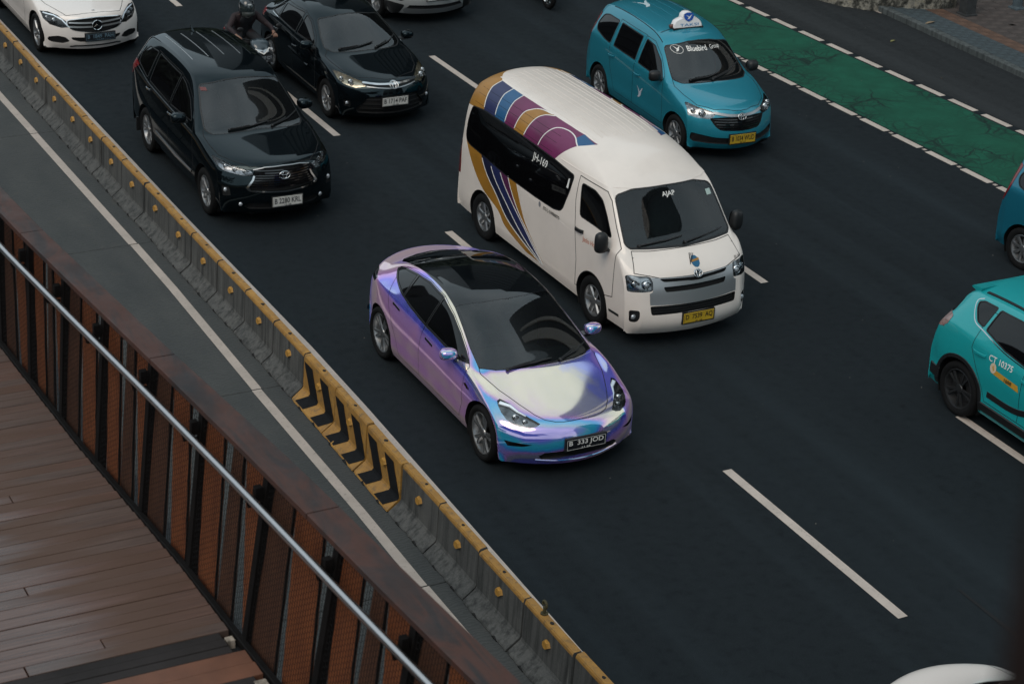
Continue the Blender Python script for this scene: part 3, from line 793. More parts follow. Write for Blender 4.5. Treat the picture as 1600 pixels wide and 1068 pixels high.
paver_field(25.33, 25.93, .15, .22, 27.2, 34, M_PB, 'paver')
paver_field(25.93, 26.28, .175, .35, 27.2, 34, M_PO, 'tactile_tile')
paver_field(26.28, 28.4, .265, .30, 28.2, 34, M_PBR, 'paver')
# mossy planter wall
WL = [(24.0, 34.6), (24.35, 33.6), (24.5, 33.22), (24.71, 32.73), (25.0, 32.36), (25.35, 32.0), (25.79, 31.71), (26.2, 31.54), (26.55, 31.5), (26.6, 31.75), (26.5, 32.4)]
gw = G('mossy_wall'); p = gw.pos()
wb = gw.ramp(gw.noise(p, 5, 7, .75), [(.36, (.012, .013, .012)), (.46, (.045, .044, .036)), (.54, (.19, .18, .155)), (.68, (.25, .22, .16))])
gw.l(wb, gw.b.inputs['Base Color']); gw.b.inputs['Roughness'].default_value = .9; gw.bump(gw.noise(p, 14, 6, .7), .9, .03)
V = []; F = []; n = 0; P = []
for i in range(len(WL)-1):
    for k in range(8):
        t = k/8; P.append((WL[i][0]*(1-t)+WL[i+1][0]*t, WL[i][1]*(1-t)+WL[i+1][1]*t))
P.append(WL[-1]); hs_ = [0, .12, .25, .4, .55, .7]
for i, (x, yy) in enumerate(P):
    for k, z in enumerate(hs_):
        jx, jy = random.uniform(-.02, .02), random.uniform(-.02, .02); b = .05 if k == 0 else (.02 if k == 1 else 0)
        V.append((x+jx-b*.6, yy+jy-b*.6, z))
    V.append((x+.25, yy+.25, .7)); V.append((x+.25, yy+.25, 0))
m = len(hs_)+2
for i in range(len(P)-1):
    for k in range(m-1): F.append((i*m+k, (i+1)*m+k, (i+1)*m+k+1, i*m+k+1))
wall = mesh_obj('planter_wall', V, F, gw.m, None); tag(wall, 'low mossy planter wall with peeling white paint at the edge of the side lane', 'wall')
def bollard(x, y_, r, m, label, square):
    b = MB()
    if square: b.bbox(-r, r, -r, r, 0, .9, .02)
    else: b.lathe([(0, r*1.1), (.05, r*1.1), (.06, r), (.86, r), (.9, r*.8), (.9, 0)], 16, 'z')
    o = b.build('bollard', m); o.location = (x, y_, .118)
    tag(o, label, 'bollard'); b2 = MB(); b2.bbox(-r*1.25, r*1.25, -r*1.25, r*1.25, 0, .04, .01); b2.build('foot', m, o)
bollard(26.5, 31.05, .115, mat('dark_concrete_post', (.028, .031, .033), .85, noise=.4, nscale=9), 'dark square concrete post on the pavement beside the mossy wall', True)
bollard(27.75, 31.05, .10, mat('blue_grey_post', (.06, .085, .10), .7, noise=.3, nscale=9), 'blue grey round post on the brown pavers at the corner of the photo', False)
# fallen leaves and scraps
def leaf(x, y_, z, s, rot, m, label):
    V = []; F = []
    prof = [(-1, 0), (-.6, .28), (-.1, .42), (.4, .33), (.8, .12), (1, 0)]
    for t, h in prof: V += [(t*s, h*s, .012*(1-t*t)+.02*h*s*10*.1), (t*s, 0, .004), (t*s, -h*s, .014*(1-t*t))]
    for i in range(len(prof)-1):
        a = 3*i; F += [(a, a+1, a+4, a+3), (a+1, a+2, a+5, a+4)]
    o = mesh_obj('fallen_leaf', V, F, m, None, True); o.location = (x, y_, z); o.rotation_euler = (random.uniform(-.2, .2), random.uniform(-.2, .2), rot)
    tag(o, label, 'leaf', 'fallen leaves')
ML1 = mat('leaf_yellow', (.20, .19, .07), .6); ML2 = mat('leaf_tan', (.22, .16, .10), .7); ML3 = mat('leaf_dark', (.02, .016, .012), .7)
leaf(24.26, 30.41, .008, .085, .4, ML1, 'pale yellow fallen leaf lying alone in the side lane')
leaf(25.44, 30.83, .125, .13, .1, ML2, 'long tan fallen leaf on the blue grey kerb pavers')
leaf(26.93, 30.17, .125, .12, -.2, ML3, 'dark dry fallen leaf on the brown pavers')
leaf(23.74, 28.25, .008, .05, .9, ML3, 'small dark fallen leaf in the side lane near the dashed line')
sc = MB()
for k in range(80):
    x, y_ = random.uniform(9.3, 24.5), random.uniform(13, 36); s = random.uniform(.004, .014)
    sc.add([(x-s, y_, .006), (x, y_-s*.6, .006), (x+s, y_+.2*s, .006), (x, y_+s*.7, .016)], [(0, 1, 3), (1, 2, 3), (2, 0, 3)])
tag(sc.build('grit', mat('grit', (.10, .095, .085), .8)), kind='stuff')
sk = MB(); 
sk.add([(13.16, 14.25, .005), (13.13, 14.25, .005), (13.11, 13.2, .005), (13.17, 13.2, .005)], [(0, 1, 2, 3)])
sk.build('skid_mark', mat('skid_rubber', (.0025, .003, .0045), .9), road)

# ------------------------------------------------------------------ footbridge: deck of planks, railing
ZD = 5.2
def deck_edge(y): return np.interp(y, [4, 6.6, 8.5, 8.94, 9.83, 10.5, 11.4, 12.43, 13.1, 16], [3.62, 3.44, 3.31, 3.285, 3.25, 3.20, 3.13, 3.08, 3.05, 2.95])
def rail_in(y): return np.interp(y, [4, 5.5, 6.77, 7.62, 8.3, 9.21, 10.26, 11.5, 12.46, 13.2, 16], [3.80, 3.67, 3.56, 3.49, 3.44, 3.37, 3.28, 3.165, 3.08, 3.03, 2.85])
gp = G('deck_wood'); p = gp.pos(); oi = gp.t.nodes.new('ShaderNodeObjectInfo')
gr = gp.noise(gp.map(p, (1.2, 26, 1)), 2.2, 6, .65, .3)
woodA = gp.ramp(gr, [(.28, (.050, .019, .010)), (.5, (.088, .037, .022)), (.75, (.130, .064, .043))])
woodB = gp.ramp(gr, [(.28, (.038, .020, .014)), (.5, (.068, .040, .030)), (.75, (.100, .064, .051))])
wood = gp.mix(oi.outputs['Random'], woodA, woodB)
# rusty brown stain in a ragged belt towards the railing
sx = gp.n('ShaderNodeSeparateXYZ'); gp.l(p, sx.inputs[0])
belt = gp.math('ADD', gp.math('MULTIPLY', gp.noise(gp.map(p, (.6, 7, 1)), 1.3, 4), .85), gp.math('ADD', gp.math('ADD', gp.math('MULTIPLY', sx.outputs[0], .9), gp.math('MULTIPLY', sx.outputs[1], .085)), gp.math('MULTIPLY', oi.outputs['Random'], .38)))
st = gp.ramp(belt, [(.0, (0, 0, 0)), (1.0, (0, 0, 0))])
bm_ = gp.math('SUBTRACT', belt, 3.95); ab = gp.math('ABSOLUTE', bm_)
stain = gp.ramp(ab, [(.08, (.88, .88, .88)), (.30, (0, 0, 0))])
wood = gp.mix(stain, wood, (.066, .028, .013))
gp.l(wood, gp.b.inputs['Base Color'])
gp.l(gp.ramp(gp.math('SUBTRACT', belt, 3.2), [(.28, (.20, .20, .20)), (.46, (.38, .38, .38)), (.62, (.75, .75, .75))]), gp.b.inputs['Roughness'])
gp.b.inputs['Specular IOR Level'].default_value = .85
gp.bump(gr, .25, .004)
M_PL = gp.m
M_PLO = mat('new_orange_plank', (.145, .060, .034), .6, noise=.25, nscale=5, bump=.15); M_PLD = mat('dark_plank', (.027, .024, .024), .85, spec=.2, noise=.3, nscale=4, bump=.2)
bridge = tag(MB().box(-2.5, 3.35, 3, 16, ZD-.5, ZD-.05).build('footbridge_deck', mat('black_steel', (.010, .011, .013), .5)), 'timber deck of the footbridge in the lower left corner', 'footbridge')
yy = 13.9; k = 0
ENDS = {9.93: 2.36, 9.74: 2.31}
while yy > 6.0:
    pw = .094
    if 8.98 < yy+.02 and yy < 9.13: m = M_PLD; pw = .07
    elif 8.72 < yy <= 8.98: m = M_PLO; pw = .126
    elif yy <= 8.72: m = M_PLD; pw = .11
    else: m = M_PL
    xe = float(deck_edge(yy-pw/2))-.024-(.06 if m is M_PLD else 0)
    cut = random.uniform(.5, 2.6) if random.random() < .75 else None
    if 9.88 < yy < 9.98: cut = 2.36
    if 9.68 < yy < 9.76: cut = 2.33
    segs = [(-2.5, xe)] if (cut is None or m is not M_PL) else [(-2.5, cut-.003), (cut+.003, xe)]
    for a, b_ in segs:
        dz = random.uniform(-.0025, .0025)
        MB().bbox(a, b_, yy-pw+.0045, yy, ZD-.045, ZD+dz, .003).build('plank', m, bridge)
    yy -= pw
for xa, xb, ya, yb in ((3.205, 3.25, 9.0, 9.045), (3.20, 3.27, 8.52, 8.60)):
    MB().bbox(xa, xb, ya, yb, ZD-.05, ZD+.004, .004).build('concrete_patch', M_PATCH, bridge)

# railing
M_BLK = mat('railing_black', (.0050, .0042, .0042), .7, noise=.4, nscale=20, spec=.15)
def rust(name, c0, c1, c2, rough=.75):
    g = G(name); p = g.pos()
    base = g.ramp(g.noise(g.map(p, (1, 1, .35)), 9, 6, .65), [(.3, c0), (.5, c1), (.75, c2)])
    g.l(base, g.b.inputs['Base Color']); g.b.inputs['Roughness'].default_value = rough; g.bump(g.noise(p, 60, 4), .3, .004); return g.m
M_RLIT = rust('rust_lit', (.115, .030, .007), (.155, .042, .010), (.20, .058, .015))
M_RSHD = rust('rust_shaded', (.046, .015, .006), (.062, .021, .008), (.085, .03, .012))  # one rust in two tones: lit plates orange, shade painted into the brown ones
gc = G('rust_cap'); p = gc.pos()
cb = gc.ramp(gc.noise(gc.map(p, (2.6, .8, 1)), 2.0, 7, .62, 1.2), [(.30, (.014, .011, .012)), (.42, (.027, .015, .013)), (.55, (.060, .021, .013)), (.68, (.030, .018, .014)), (.82, (.068, .042, .030))])
gc.l(cb, gc.b.inputs['Base Color']); gc.l(gc.ramp(gc.noise(p, 5, 4), [(.3, (.45,)*3), (.7, (.7,)*3)]), gc.b.inputs['Roughness']); gc.bump(gc.noise(p, 50, 4), .2, .003)
M_CAP = gc.m
M_STEEL = mat('brushed_steel', (.50, .48, .48), .30, metal=1.0)
railing = tag(empty('bridge_railing', (float(rail_in(9.5)), 9.5, ZD)), 'weathered steel railing with rust fins, wire mesh and a steel handrail along the deck', 'railing')
ro = Vector(railing.location)
def build_r(mb, name, m, **k):
    mb.V = [(v[0]-ro.x, v[1]-ro.y, v[2]-ro.z) for v in mb.V]; return mb.build(name, m, railing, **k)
ZC = 6.25
cj = [14.6, 12.46, 10.40, 8.43, 6.4, 4.4]
for i in range(len(cj)-1):
    a, b_ = cj[i]-.004, cj[i+1]+.004; V = []; F = []; nn = 10
    for k in range(nn+1):
        q = a+(b_-a)*k/nn; x0 = float(rail_in(q)); x1 = x0+.152+.028*min(1, max(0, (10.4-q)/1.6))
        V += [(x0, q, ZC-.035), (x0, q, ZC-.003), (x0+.004, q, ZC), (x1-.004, q, ZC+.001*(i % 2)), (x1, q, ZC-.004), (x1, q, ZC-.035)]
    for k in range(nn):
        for j in range(6): F.append((k*6+j, k*6+(j+1) % 6, (k+1)*6+(j+1) % 6, (k+1)*6+j))
    F += [tuple(range(5, -1, -1)), tuple(nn*6+j for j in range(6))]
    t_ = MB(); t_.add(V, F); build_r(t_, 'rail_cap', M_CAP)
def rail_pt(y_, off=0.0, z=6.2):
    t = (z-ZD)/(ZC-ZD); return (float(rail_in(y_))+.07)*t+(float(deck_edge(y_))+.028)*(1-t)+off
posts = [14.3, 13.70, 13.09, 12.47, 11.85, 11.20, 10.50, 9.80, 8.98, 8.18, 7.4, 6.62, 5.85, 5.1]
for q in posts:
    t_ = MB(); xb, xt = rail_pt(q, 0, ZD-.25), rail_pt(q, 0, ZC-.036)
    t_.prism([(-.022, -.03), (.035, -.03), (.035, .03), (-.022, .03)], lambda a, c: (xb+a, q+c, ZD-.25), lambda a, c: (xt+a, q+c, ZC-.036))
    x = rail_pt(q, 0, ZC-.16); t_.box(x-.075, x-.035, q-.02, q+.02, ZC-.20, ZC-.12); build_r(t_, 'post', M_BLK)
for i in range(len(posts)-1):
    a, b_ = posts[i]-.04, posts[i+1]+.04; Lb = a-b_; rr = random.Random(i+3)
    j = lambda s=.03: rr.uniform(-s, s)
    if i % 2: fins = [((-.04, .28+j()), (.07+j(), .42), M_RLIT, .0, .006), ((.41+j(), .63), (.43, .77+j()), M_RSHD, .006, .0), ((.635, 1.02), (.94+j(), 1.02), M_RLIT, .0, .006)]
    else: fins = [((.03+j(), .33), (-.04, .41+j()), M_RSHD, .0, .006), ((.335, .78+j()), (.53+j(), .98+j()), M_RLIT, .006, .0)]
    for (t0, t1), (b0, b1), m, oa, ob in fins:
        V = []
        for zz, (u0, u1) in ((ZC-.04, (t0, t1)), (ZD-.12, (b0, b1))):
            for u, of in ((u0, oa), (u1, ob)):
                q = a-Lb*u; x = rail_pt(q, .012+of, zz)
                V += [(x, q, zz), (x+.006, q, zz)]
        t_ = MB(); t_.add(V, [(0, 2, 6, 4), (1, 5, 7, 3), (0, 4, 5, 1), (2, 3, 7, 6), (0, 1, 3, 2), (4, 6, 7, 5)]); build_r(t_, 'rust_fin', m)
        # dark folded edge
        t_ = MB(); q0 = a-Lb*t1; q1 = a-Lb*b1
        t_.tube([(rail_pt(q0, .006+ob, ZC-.04), q0, ZC-.04), (rail_pt(q1, .006+ob, ZD-.12), q1, ZD-.12)], .0075, 4); build_r(t_, 'fin_edge', M_BLK)
    # wire mesh: upright wires, short staggered cross wires
    t_ = MB(); wr_ = .0016; ny = max(6, int(Lb/.024)); py = Lb/ny; nz = 30; pz = (ZC-.04-ZD+.02)/nz; zl, zh = ZD-.02, ZC-.04
    for c in range(ny+1):
        q = a-c*py; t_.tube([(rail_pt(q, -.012, zl), q, zl), (rail_pt(q, -.012, zh), q, zh)], wr_, 3, cap=False, up=(1, 0, 0))
    for c in range(ny):
        qa, qb = a-c*py, a-(c+1)*py; sh = .5 if c % 2 else 0
        for r in range(nz):
            z = zl+(r+.25+sh)*pz; x, x2 = rail_pt(qa, -.012, z), rail_pt(qb, -.012, z); k = len(t_.V)
            t_.V += [(x, qa, z-wr_), (x, qa, z+wr_), (x-wr_, qa, z), (x2, qb, z-wr_), (x2, qb, z+wr_), (x2-wr_, qb, z)]
            t_.F += [(k, k+3, k+4, k+1), (k+1, k+4, k+5, k+2), (k+2, k+5, k+3, k)]; t_.M += [0]*3
    build_r(t_, 'wire_mesh', M_BLK)
t_ = MB(); P = [(float(rail_in(q))-.07, q, 6.09) for q in np.linspace(14.6, 4.4, 40)]; t_.tube(P, .0225, 14); build_r(t_, 'handrail', M_STEEL, smooth=True)
for q in posts:
    x = float(rail_in(q)); t_ = MB(); t_.tube([(x+.02, q, 6.02), (x-.06, q, 6.02), (x-.07, q, 6.07)], .009, 6); build_r(t_, 'handrail_bracket', M_BLK)
t_ = MB(); V = []; F = []; 
for q in np.linspace(14.6, 4.4, 60):
    e = float(deck_edge(q)); V += [(e-.022, q, ZD-.03), (e-.022, q, ZD+.010), (e-.016, q, ZD+.014), (e+.014, q, ZD+.014), (e+.018, q, ZD-.08)]
for k in range(59):
    for j in range(4): F.append((k*5+j, k*5+j+1, (k+1)*5+j+1, (k+1)*5+j))
t_.add(V, F); build_r(t_, 'kick_plate', M_BLK)
# ------------------------------------------------------------------ unseen street around the frame: towers and trees added and sized for reflections
def tower_mat(name, c0, c1, rough=.25):
    g = G(name); p = g.pos(); n = g.noise(p, .03, 3)
    g.l(g.ramp(n, [(.35, c0), (.65, c1)]), g.b.inputs['Base Color']); g.b.inputs['Roughness'].default_value = rough; return g.m
M_TW1 = tower_mat('tower_glass', (.012, .017, .020), (.022, .028, .032)); M_TW2 = tower_mat('tower_stone', (.026, .034, .038), (.042, .050, .054), .7)
M_BAND = mat('tower_band', (.42, .42, .40), .5); M_WIN = mat('tower_window', (.01, .013, .016), .15)
def tower(x0, x1, y0, y1, h, m, label, fl=4.0, bands=True, crown=None):
    root = tag(MB().box(x0, x1, y0, y1, -.12, h).build('unseen_tower', m), label, 'tower', 'unseen towers added for reflections')
    z = fl
    t = MB()
    while z < h-1:
        if bands: t.box(x0-.35, x1+.35, y0-.35, y1+.35, z, z+.9)
        z += fl
    if t.V: o = t.build('floor_bands', M_BAND if m is M_TW1 and h < 60 else M_TW2, root); o['kind'] = 'stuff'
    if crown:
        a, b_, c, d, hh = crown; MB().box(a, b_, c, d, h, h+hh).build('crown', m, root)
    return root
tower(44, 70, 25, 46, 96, M_TW1, 'unseen tall dark glass tower right of the avenue, added for the windscreen reflections', 4.0, False, (44.5, 47, 25.5, 45, 4))
for k, (fy0, fy1) in enumerate(((29, 32.5), (35, 36))): MB().box(43.2, 44.0, fy0, fy1, 0, 88-k*6).build('fin', M_BAND, [o for o in COL.objects if o.name == 'unseen_tower'][0])
tower(46, 80, 70, 96, 52, M_TW2, 'unseen broad stone office block beyond the dark glass tower, added for reflections', 3.8)
tower(43, 62, 100, 128, 74, M_TW1, 'unseen slim glass office tower farther along the avenue, added for reflections', 4.0, False)
tower(48, 95, 136, 190, 62, M_TW2, 'unseen wide stone block at the far end of the right side, added for reflections', 4.2)
tower(39, 66, -84, -22, 72, M_TW1, 'unseen dark glass tower behind the photographer on the right, added for the van windscreen reflection', 4.0, False)
tower(-60, -34, 14, 44, 19, M_TW2, 'unseen low stone office block on the left of the busway, added for reflections', 3.8)
tower(-70, -38, 52, 95, 22, M_TW1, 'unseen dark glass office block on the left farther along, added for reflections', 4.0, False)
tower(-66, -36, 104, 170, 24, M_TW2, 'unseen long stone block at the far left of the avenue, added for reflections', 4.0)
tower(-10, 22, 215, 240, 58, M_TW1, 'unseen dark tower at the end of the avenue, added for reflections', 4.0, False)
def tree_mass(name, boxes, seed):
    r = random.Random(seed); V = []; F = []
    for x0, x1, y0, y1, z0, z1, n in boxes:
        for _ in range(n):
            c = Vector((r.uniform(x0, x1), r.uniform(y0, y1), z0+(z1-z0)*r.random()**.8)); s = r.uniform(.35, .8)
            u = Vector((r.uniform(-1, 1), r.uniform(-1, 1), r.uniform(-1, 1))).normalized(); v = u.orthogonal().normalized(); k = len(V)
            V += [c-u*s-v*s*.6, c+u*s-v*s*.5, c+u*s*.9+v*s*.6, c-u*s*.8+v*s*.5]; F.append((k, k+1, k+2, k+3))
    return tag(mesh_obj(name, V, F, mat('street_foliage', (.022, .036, .016), .7, noise=.5, nscale=1.5), None), kind='stuff')
tree_mass('unseen_trees', [(31, 42, 40, 150, 2.5, 13, 7000), (-33, -21, 5, 170, 2.0, 8, 5000)], 5)  # unseen foliage added as a dark band for the reflections
# upper landing of the footbridge, where the photographer stands, and its rusty post
up = tag(MB().box(-3, 3.2, -6, .62, 9.72, 9.92).build('upper_landing', M_BLK if 'railing_black' in MATS else None), kind='structure')
post = MB(); post.bbox(-.032, .032, -.032, .032, 0, 2.3, .006); post.box(-.06, .06, -.06, .06, 0, .015)
po = post.build('landing_post', mat('dark_rust', (.014, .0055, .004), .85, noise=.5, nscale=30, spec=.2)); po.location = (.5245, .48, 9.92); po.rotation_euler = (0, 0, -.49)
tag(po, 'dark rusty steel post close to the camera, blurred in the lower right corner', 'post')
# ------------------------------------------------------------------ vehicle materials
def paint(name, col, metallic=0.0, rough=.35, coat=1.0, dust=.12):
    g = G(name); p = g.tc.outputs['Object']
    n = g.noise(p, 2.4, 5, .6)
    base = g.mix(g.ramp(n, [(.45, (0, 0, 0)), (.8, (dust,)*3)]), col, (.10, .095, .088))
    g.l(base, g.b.inputs['Base Color']); g.b.inputs['Metallic'].default_value = metallic; g.b.inputs['Roughness'].default_value = rough
    g.b.inputs['Coat Weight'].default_value = coat
    g.l(g.ramp(g.noise(p, 5, 4), [(.4, (.02,)*3), (.75, (.07,)*3)]), g.b.inputs['Coat Roughness'])
    return g.m
P_WHITE = paint('white_paint', (.76, .685, .625), 0, .35, .6, .10)
P_WHITE2 = paint('pearl_white_paint', (.76, .70, .66), 0, .3, .8, .05)
P_BLACK = paint('black_paint', (.0020, .0034, .0046), 0, .045, 0, .004)
_b = P_BLACK.node_tree.nodes['Principled BSDF']; _b.inputs['IOR'].default_value = 1.43; _b.inputs['Specular Tint'].default_value = (.70, .92, 1.0, 1)
P_TEAL = paint('teal_metallic_paint', (.014, .245, .335), .45, .36, .8, .02)
P_BLUE = paint('blue_metallic_paint', (.008, .165, .250), .45, .38, .8, .02)
P_CYAN = paint('turquoise_paint', (.008, .33, .35), .15, .36, .6, .03)
P_SILVER = paint('silver_paint', (.52, .53, .53), .5, .35, .6, .03)
def clear_glass(name, tint, ior=1.7):
    m = bpy.data.materials.new(name); m.use_nodes = True; t = m.node_tree; t.nodes.clear()
    tr = t.nodes.new('ShaderNodeBsdfTransparent'); tr.inputs[0].default_value = (*tint, 1); gl_ = t.nodes.new('ShaderNodeBsdfGlossy'); gl_.inputs['Roughness'].default_value = .02
    fr = t.nodes.new('ShaderNodeFresnel'); fr.inputs['IOR'].default_value = ior; mx_ = t.nodes.new('ShaderNodeMixShader'); o = t.nodes.new('ShaderNodeOutputMaterial')
    t.links.new(fr.outputs[0], mx_.inputs[0]); t.links.new(tr.outputs[0], mx_.inputs[1]); t.links.new(gl_.outputs[0], mx_.inputs[2]); t.links.new(mx_.outputs[0], o.inputs[0]); return m
def glass(name, tint, ior=1.62, rough=.03):
    m, t, b = principled(name); b.inputs['Base Color'].default_value = (*tint, 1); b.inputs['Roughness'].default_value = rough; b.inputs['IOR'].default_value = ior
    return m
GL_WS = clear_glass('windscreen_glass', (.36, .46, .50), 1.86); GL_DK = glass('privacy_glass', (.0025, .0025, .003), 1.5); GL_ROOF = glass('roof_glass', (.003, .004, .005), 1.6)
GL_VAN = clear_glass('van_glass', (.42, .58, .60), 1.72)
def lens_mat():
    m = bpy.data.materials.new('clear_lens'); m.use_nodes = True; t = m.node_tree; t.nodes.clear()
    tr = t.nodes.new('ShaderNodeBsdfTransparent'); tr.inputs[0].default_value = (.92, .94, .95, 1); gl_ = t.nodes.new('ShaderNodeBsdfGlossy'); gl_.inputs['Roughness'].default_value = .03
    fr = t.nodes.new('ShaderNodeFresnel'); fr.inputs['IOR'].default_value = 1.5; mx_ = t.nodes.new('ShaderNodeMixShader'); o = t.nodes.new('ShaderNodeOutputMaterial')
    t.links.new(fr.outputs[0], mx_.inputs[0]); t.links.new(tr.outputs[0], mx_.inputs[1]); t.links.new(gl_.outputs[0], mx_.inputs[2]); t.links.new(mx_.outputs[0], o.inputs[0]); return m
M_LENS = lens_mat()
M_CHROME = mat('chrome', (.62, .63, .64), .10, metal=1.0)
M_SATIN = mat('satin_silver', (.36, .37, .38), .35, metal=.7)
M_RIM = mat('alloy_grey', (.30, .31, .32), .33, metal=.85, noise=.15, nscale=12)
M_RIMD = mat('alloy_dark', (.045, .047, .05), .35, metal=.6)
M_TYRE = mat('tyre_rubber', (.0058, .006, .0065), .85, spec=.2, noise=.3, nscale=14, bump=.15)
M_BLKP = mat('black_plastic', (.0085, .009, .010), .5, noise=.2, nscale=20)
M_GLOSSB = mat('gloss_black', (.004, .004, .005), .12, coat=.6)
M_GAP = mat('panel_gap', (.006, .006, .007), .9)
M_VOID = mat('grille_void', (.004, .004, .0045), .9)
M_LAMPB = mat('lamp_bowl', (.34, .35, .36), .16, metal=.9, noise=.5, nscale=22)
M_LAMPD = mat('lamp_bowl_dark', (.03, .032, .035), .25, metal=.4)
M_RED = mat('tail_lens', (.16, .010, .012), .12, coat=.5); M_AMBER = mat('amber_lens', (.45, .16, .02), .15, coat=.4)
M_BRAKE = mat('brake_disc', (.045, .045, .047), .5, metal=.5)
M_DRL = mat('running_light', (.80, .88, .95), .3, emit=.22)
M_BULB = mat('lamp_projector', (.60, .62, .65), .08, metal=.6)
M_WHT = mat('white_print', (.72, .71, .68), .5); M_BLKPR = mat('black_print', (.012, .012, .014), .5); M_NAVYPR = mat('navy_print', (.016, .018, .05), .5)
M_PY = mat('plate_yellow', (.46, .30, .02), .45, noise=.1, nscale=9); M_PB_ = mat('plate_black', (.008, .009, .012), .4); M_PW = mat('plate_white', (.58, .57, .54), .45, noise=.08, nscale=9)
M_ORPR = mat('orange_print', (.50, .13, .05), .5)

def irid():
    """colour-shifting mirror wrap: thin-film hue depends on the viewing angle and slightly on the skin's thickness"""
    g = G('iridescent_wrap'); p = g.tc.outputs['Object']
    lw = g.n('ShaderNodeLayerWeight', Blend=.5)
    warp = g.math('MULTIPLY', g.math('SUBTRACT', g.noise(p, 2.2, 4, .5, .5), .5), .17)
    f = g.math('ADD', lw.outputs['Facing'], warp)
    film = g.ramp(f, [(.05, (.90, .68, .80)), (.10, (.95, .72, .72)), (.15, (.62, .70, .90)), (.20, (.38, .66, .92)), (.24, (.85, .60, .78)), (.275, (1.0, .78, .62)), (.315, (1.0, .85, .58)), (.40, (1.0, .86, .54)), (.445, (.72, .74, .95)), (.50, (.30, .34, .90)), (.56, (.66, .45, .80)), (.64, (.95, .76, .76)), (.80, (.95, .78, .74)), (.90, (.60, .48, .85)), (.97, (.8, .6, .75))])
    deep = g.ramp(f, [(.04, (.10, .14, .75)), (.10, (.01, .36, .58)), (.17, (.012, .36, .60)), (.22, (.04, .22, .68)), (.255, (.42, .20, .72)), (.285, (.40, .36, .95)), (.33, (.48, .52, 1.0)), (.385, (.42, .47, 1.0)), (.42, (.08, .12, .90)), (.47, (.20, .16, .85)), (.53, (.62, .36, .90)), (.60, (.72, .38, .80)), (.70, (.90, .66, .74)), (.82, (.80, .60, .80)), (.90, (.45, .36, .95))])
    g.l(film, g.b.inputs['Base Color']); g.b.inputs['Metallic'].default_value = 1.0; g.b.inputs['Roughness'].default_value = .07
    g.b.inputs['Coat Weight'].default_value = .05; g.b.inputs['Coat Roughness'].default_value = .02
    df = g.n('ShaderNodeBsdfDiffuse'); g.l(deep, df.inputs['Color'])
    mx_ = g.t.nodes.new('ShaderNodeMixShader'); g.l(g.ramp(f, [(.10, (.52,)*3), (.20, (.56,)*3), (.28, (.20,)*3), (.315, (.17,)*3), (.40, (.18,)*3), (.46, (.34,)*3), (.9, (.36,)*3)]), mx_.inputs[0])
    out = [n for n in g.t.nodes if n.type == 'OUTPUT_MATERIAL'][0]
    g.l(g.b.outputs[0], mx_.inputs[1]); g.l(df.outputs[0], mx_.inputs[2]); g.l(mx_.outputs[0], out.inputs['Surface'])
    return g.m
P_IRID = irid()

M_TRIM = mat('cabin_trim', (.022, .023, .024), .75, noise=.2, nscale=12); M_SEATF = mat('seat_fabric', (.040, .040, .042), .85, noise=.2, nscale=16); M_HEAD = mat('head_lining', (.10, .10, .10), .9)
def cabin(b, sp, root, s0, zd, x_, seat_s, seat_z, roof_z, seatm=None, rows=2):
    """dashboard, wheel, seats, lining: what shows through the windscreen"""
    t = MB(); o = b.off
    P = [(s0-.10, zd-.03), (s0+.30, zd), (s0+.48, zd-.05), (s0+.52, zd-.22), (s0+.50, .40), (s0-.10, .40)]
    t.prism(P, lambda s, z: (-x_, s-o, z), lambda s, z: (x_, s-o, z)); d = t.build('dashboard', M_TRIM, root)
    t = MB(); t.strip([(-x_*.55+dx*.2, s0+.40-o, zd+.035-.03*dx*dx) for dx in (-1, -.5, 0, .5, 1)], [(0, -.3, 1)]*5, .22, .025); t.build('instrument_hood', M_TRIM, d)
    t = MB(); t.tube([(-x_*.52+.185*math.cos(k*math.pi/12), s0+.66-o+.07*math.sin(k*math.pi/12), zd+.01+.165*math.sin(k*math.pi/12)) for k in range(25)], .014, 6, cap=False); t.tube([(-x_*.52-.17, s0+.66-o, zd+.01), (-x_*.52+.17, s0+.66-o, zd+.01)], .018, 6); t.build('steering_wheel', M_BLKP, root)
    for r_ in range(rows):
        for sg in (-1, 1):
            y_ = seat_s+r_*.85-o; xx = sg*x_*.52; t = MB()
            t.ellipsoid((xx, y_, seat_z+.30), (.25, .10, .34), 14, 10, .7, Matrix.Rotation(R(-14), 3, 'X')); t.ellipsoid((xx, y_-.26, seat_z), (.25, .30, .10), 14, 8, .7)
            t.ellipsoid((xx, y_+.10, seat_z+.70), (.13, .06, .09), 12, 8, .75); t.build('seat', seatm or M_SEATF, root, auto=50)
    t = MB(); t.box(-x_*.9, x_*.9, s0+.2-o, sp['L']-.6-o, .36, .40); t.build('cabin_floor', M_TRIM, root)
    t = MB(); t.tube([(-.02, s0+.72-o, roof_z-.10), (.02, s0+.72-o, roof_z-.10)], .01, 5); t.ellipsoid((0, s0+.72-o, roof_z-.11), (.11, .015, .035), 12, 8); t.build('rear_view_mirror', M_BLKP, root)

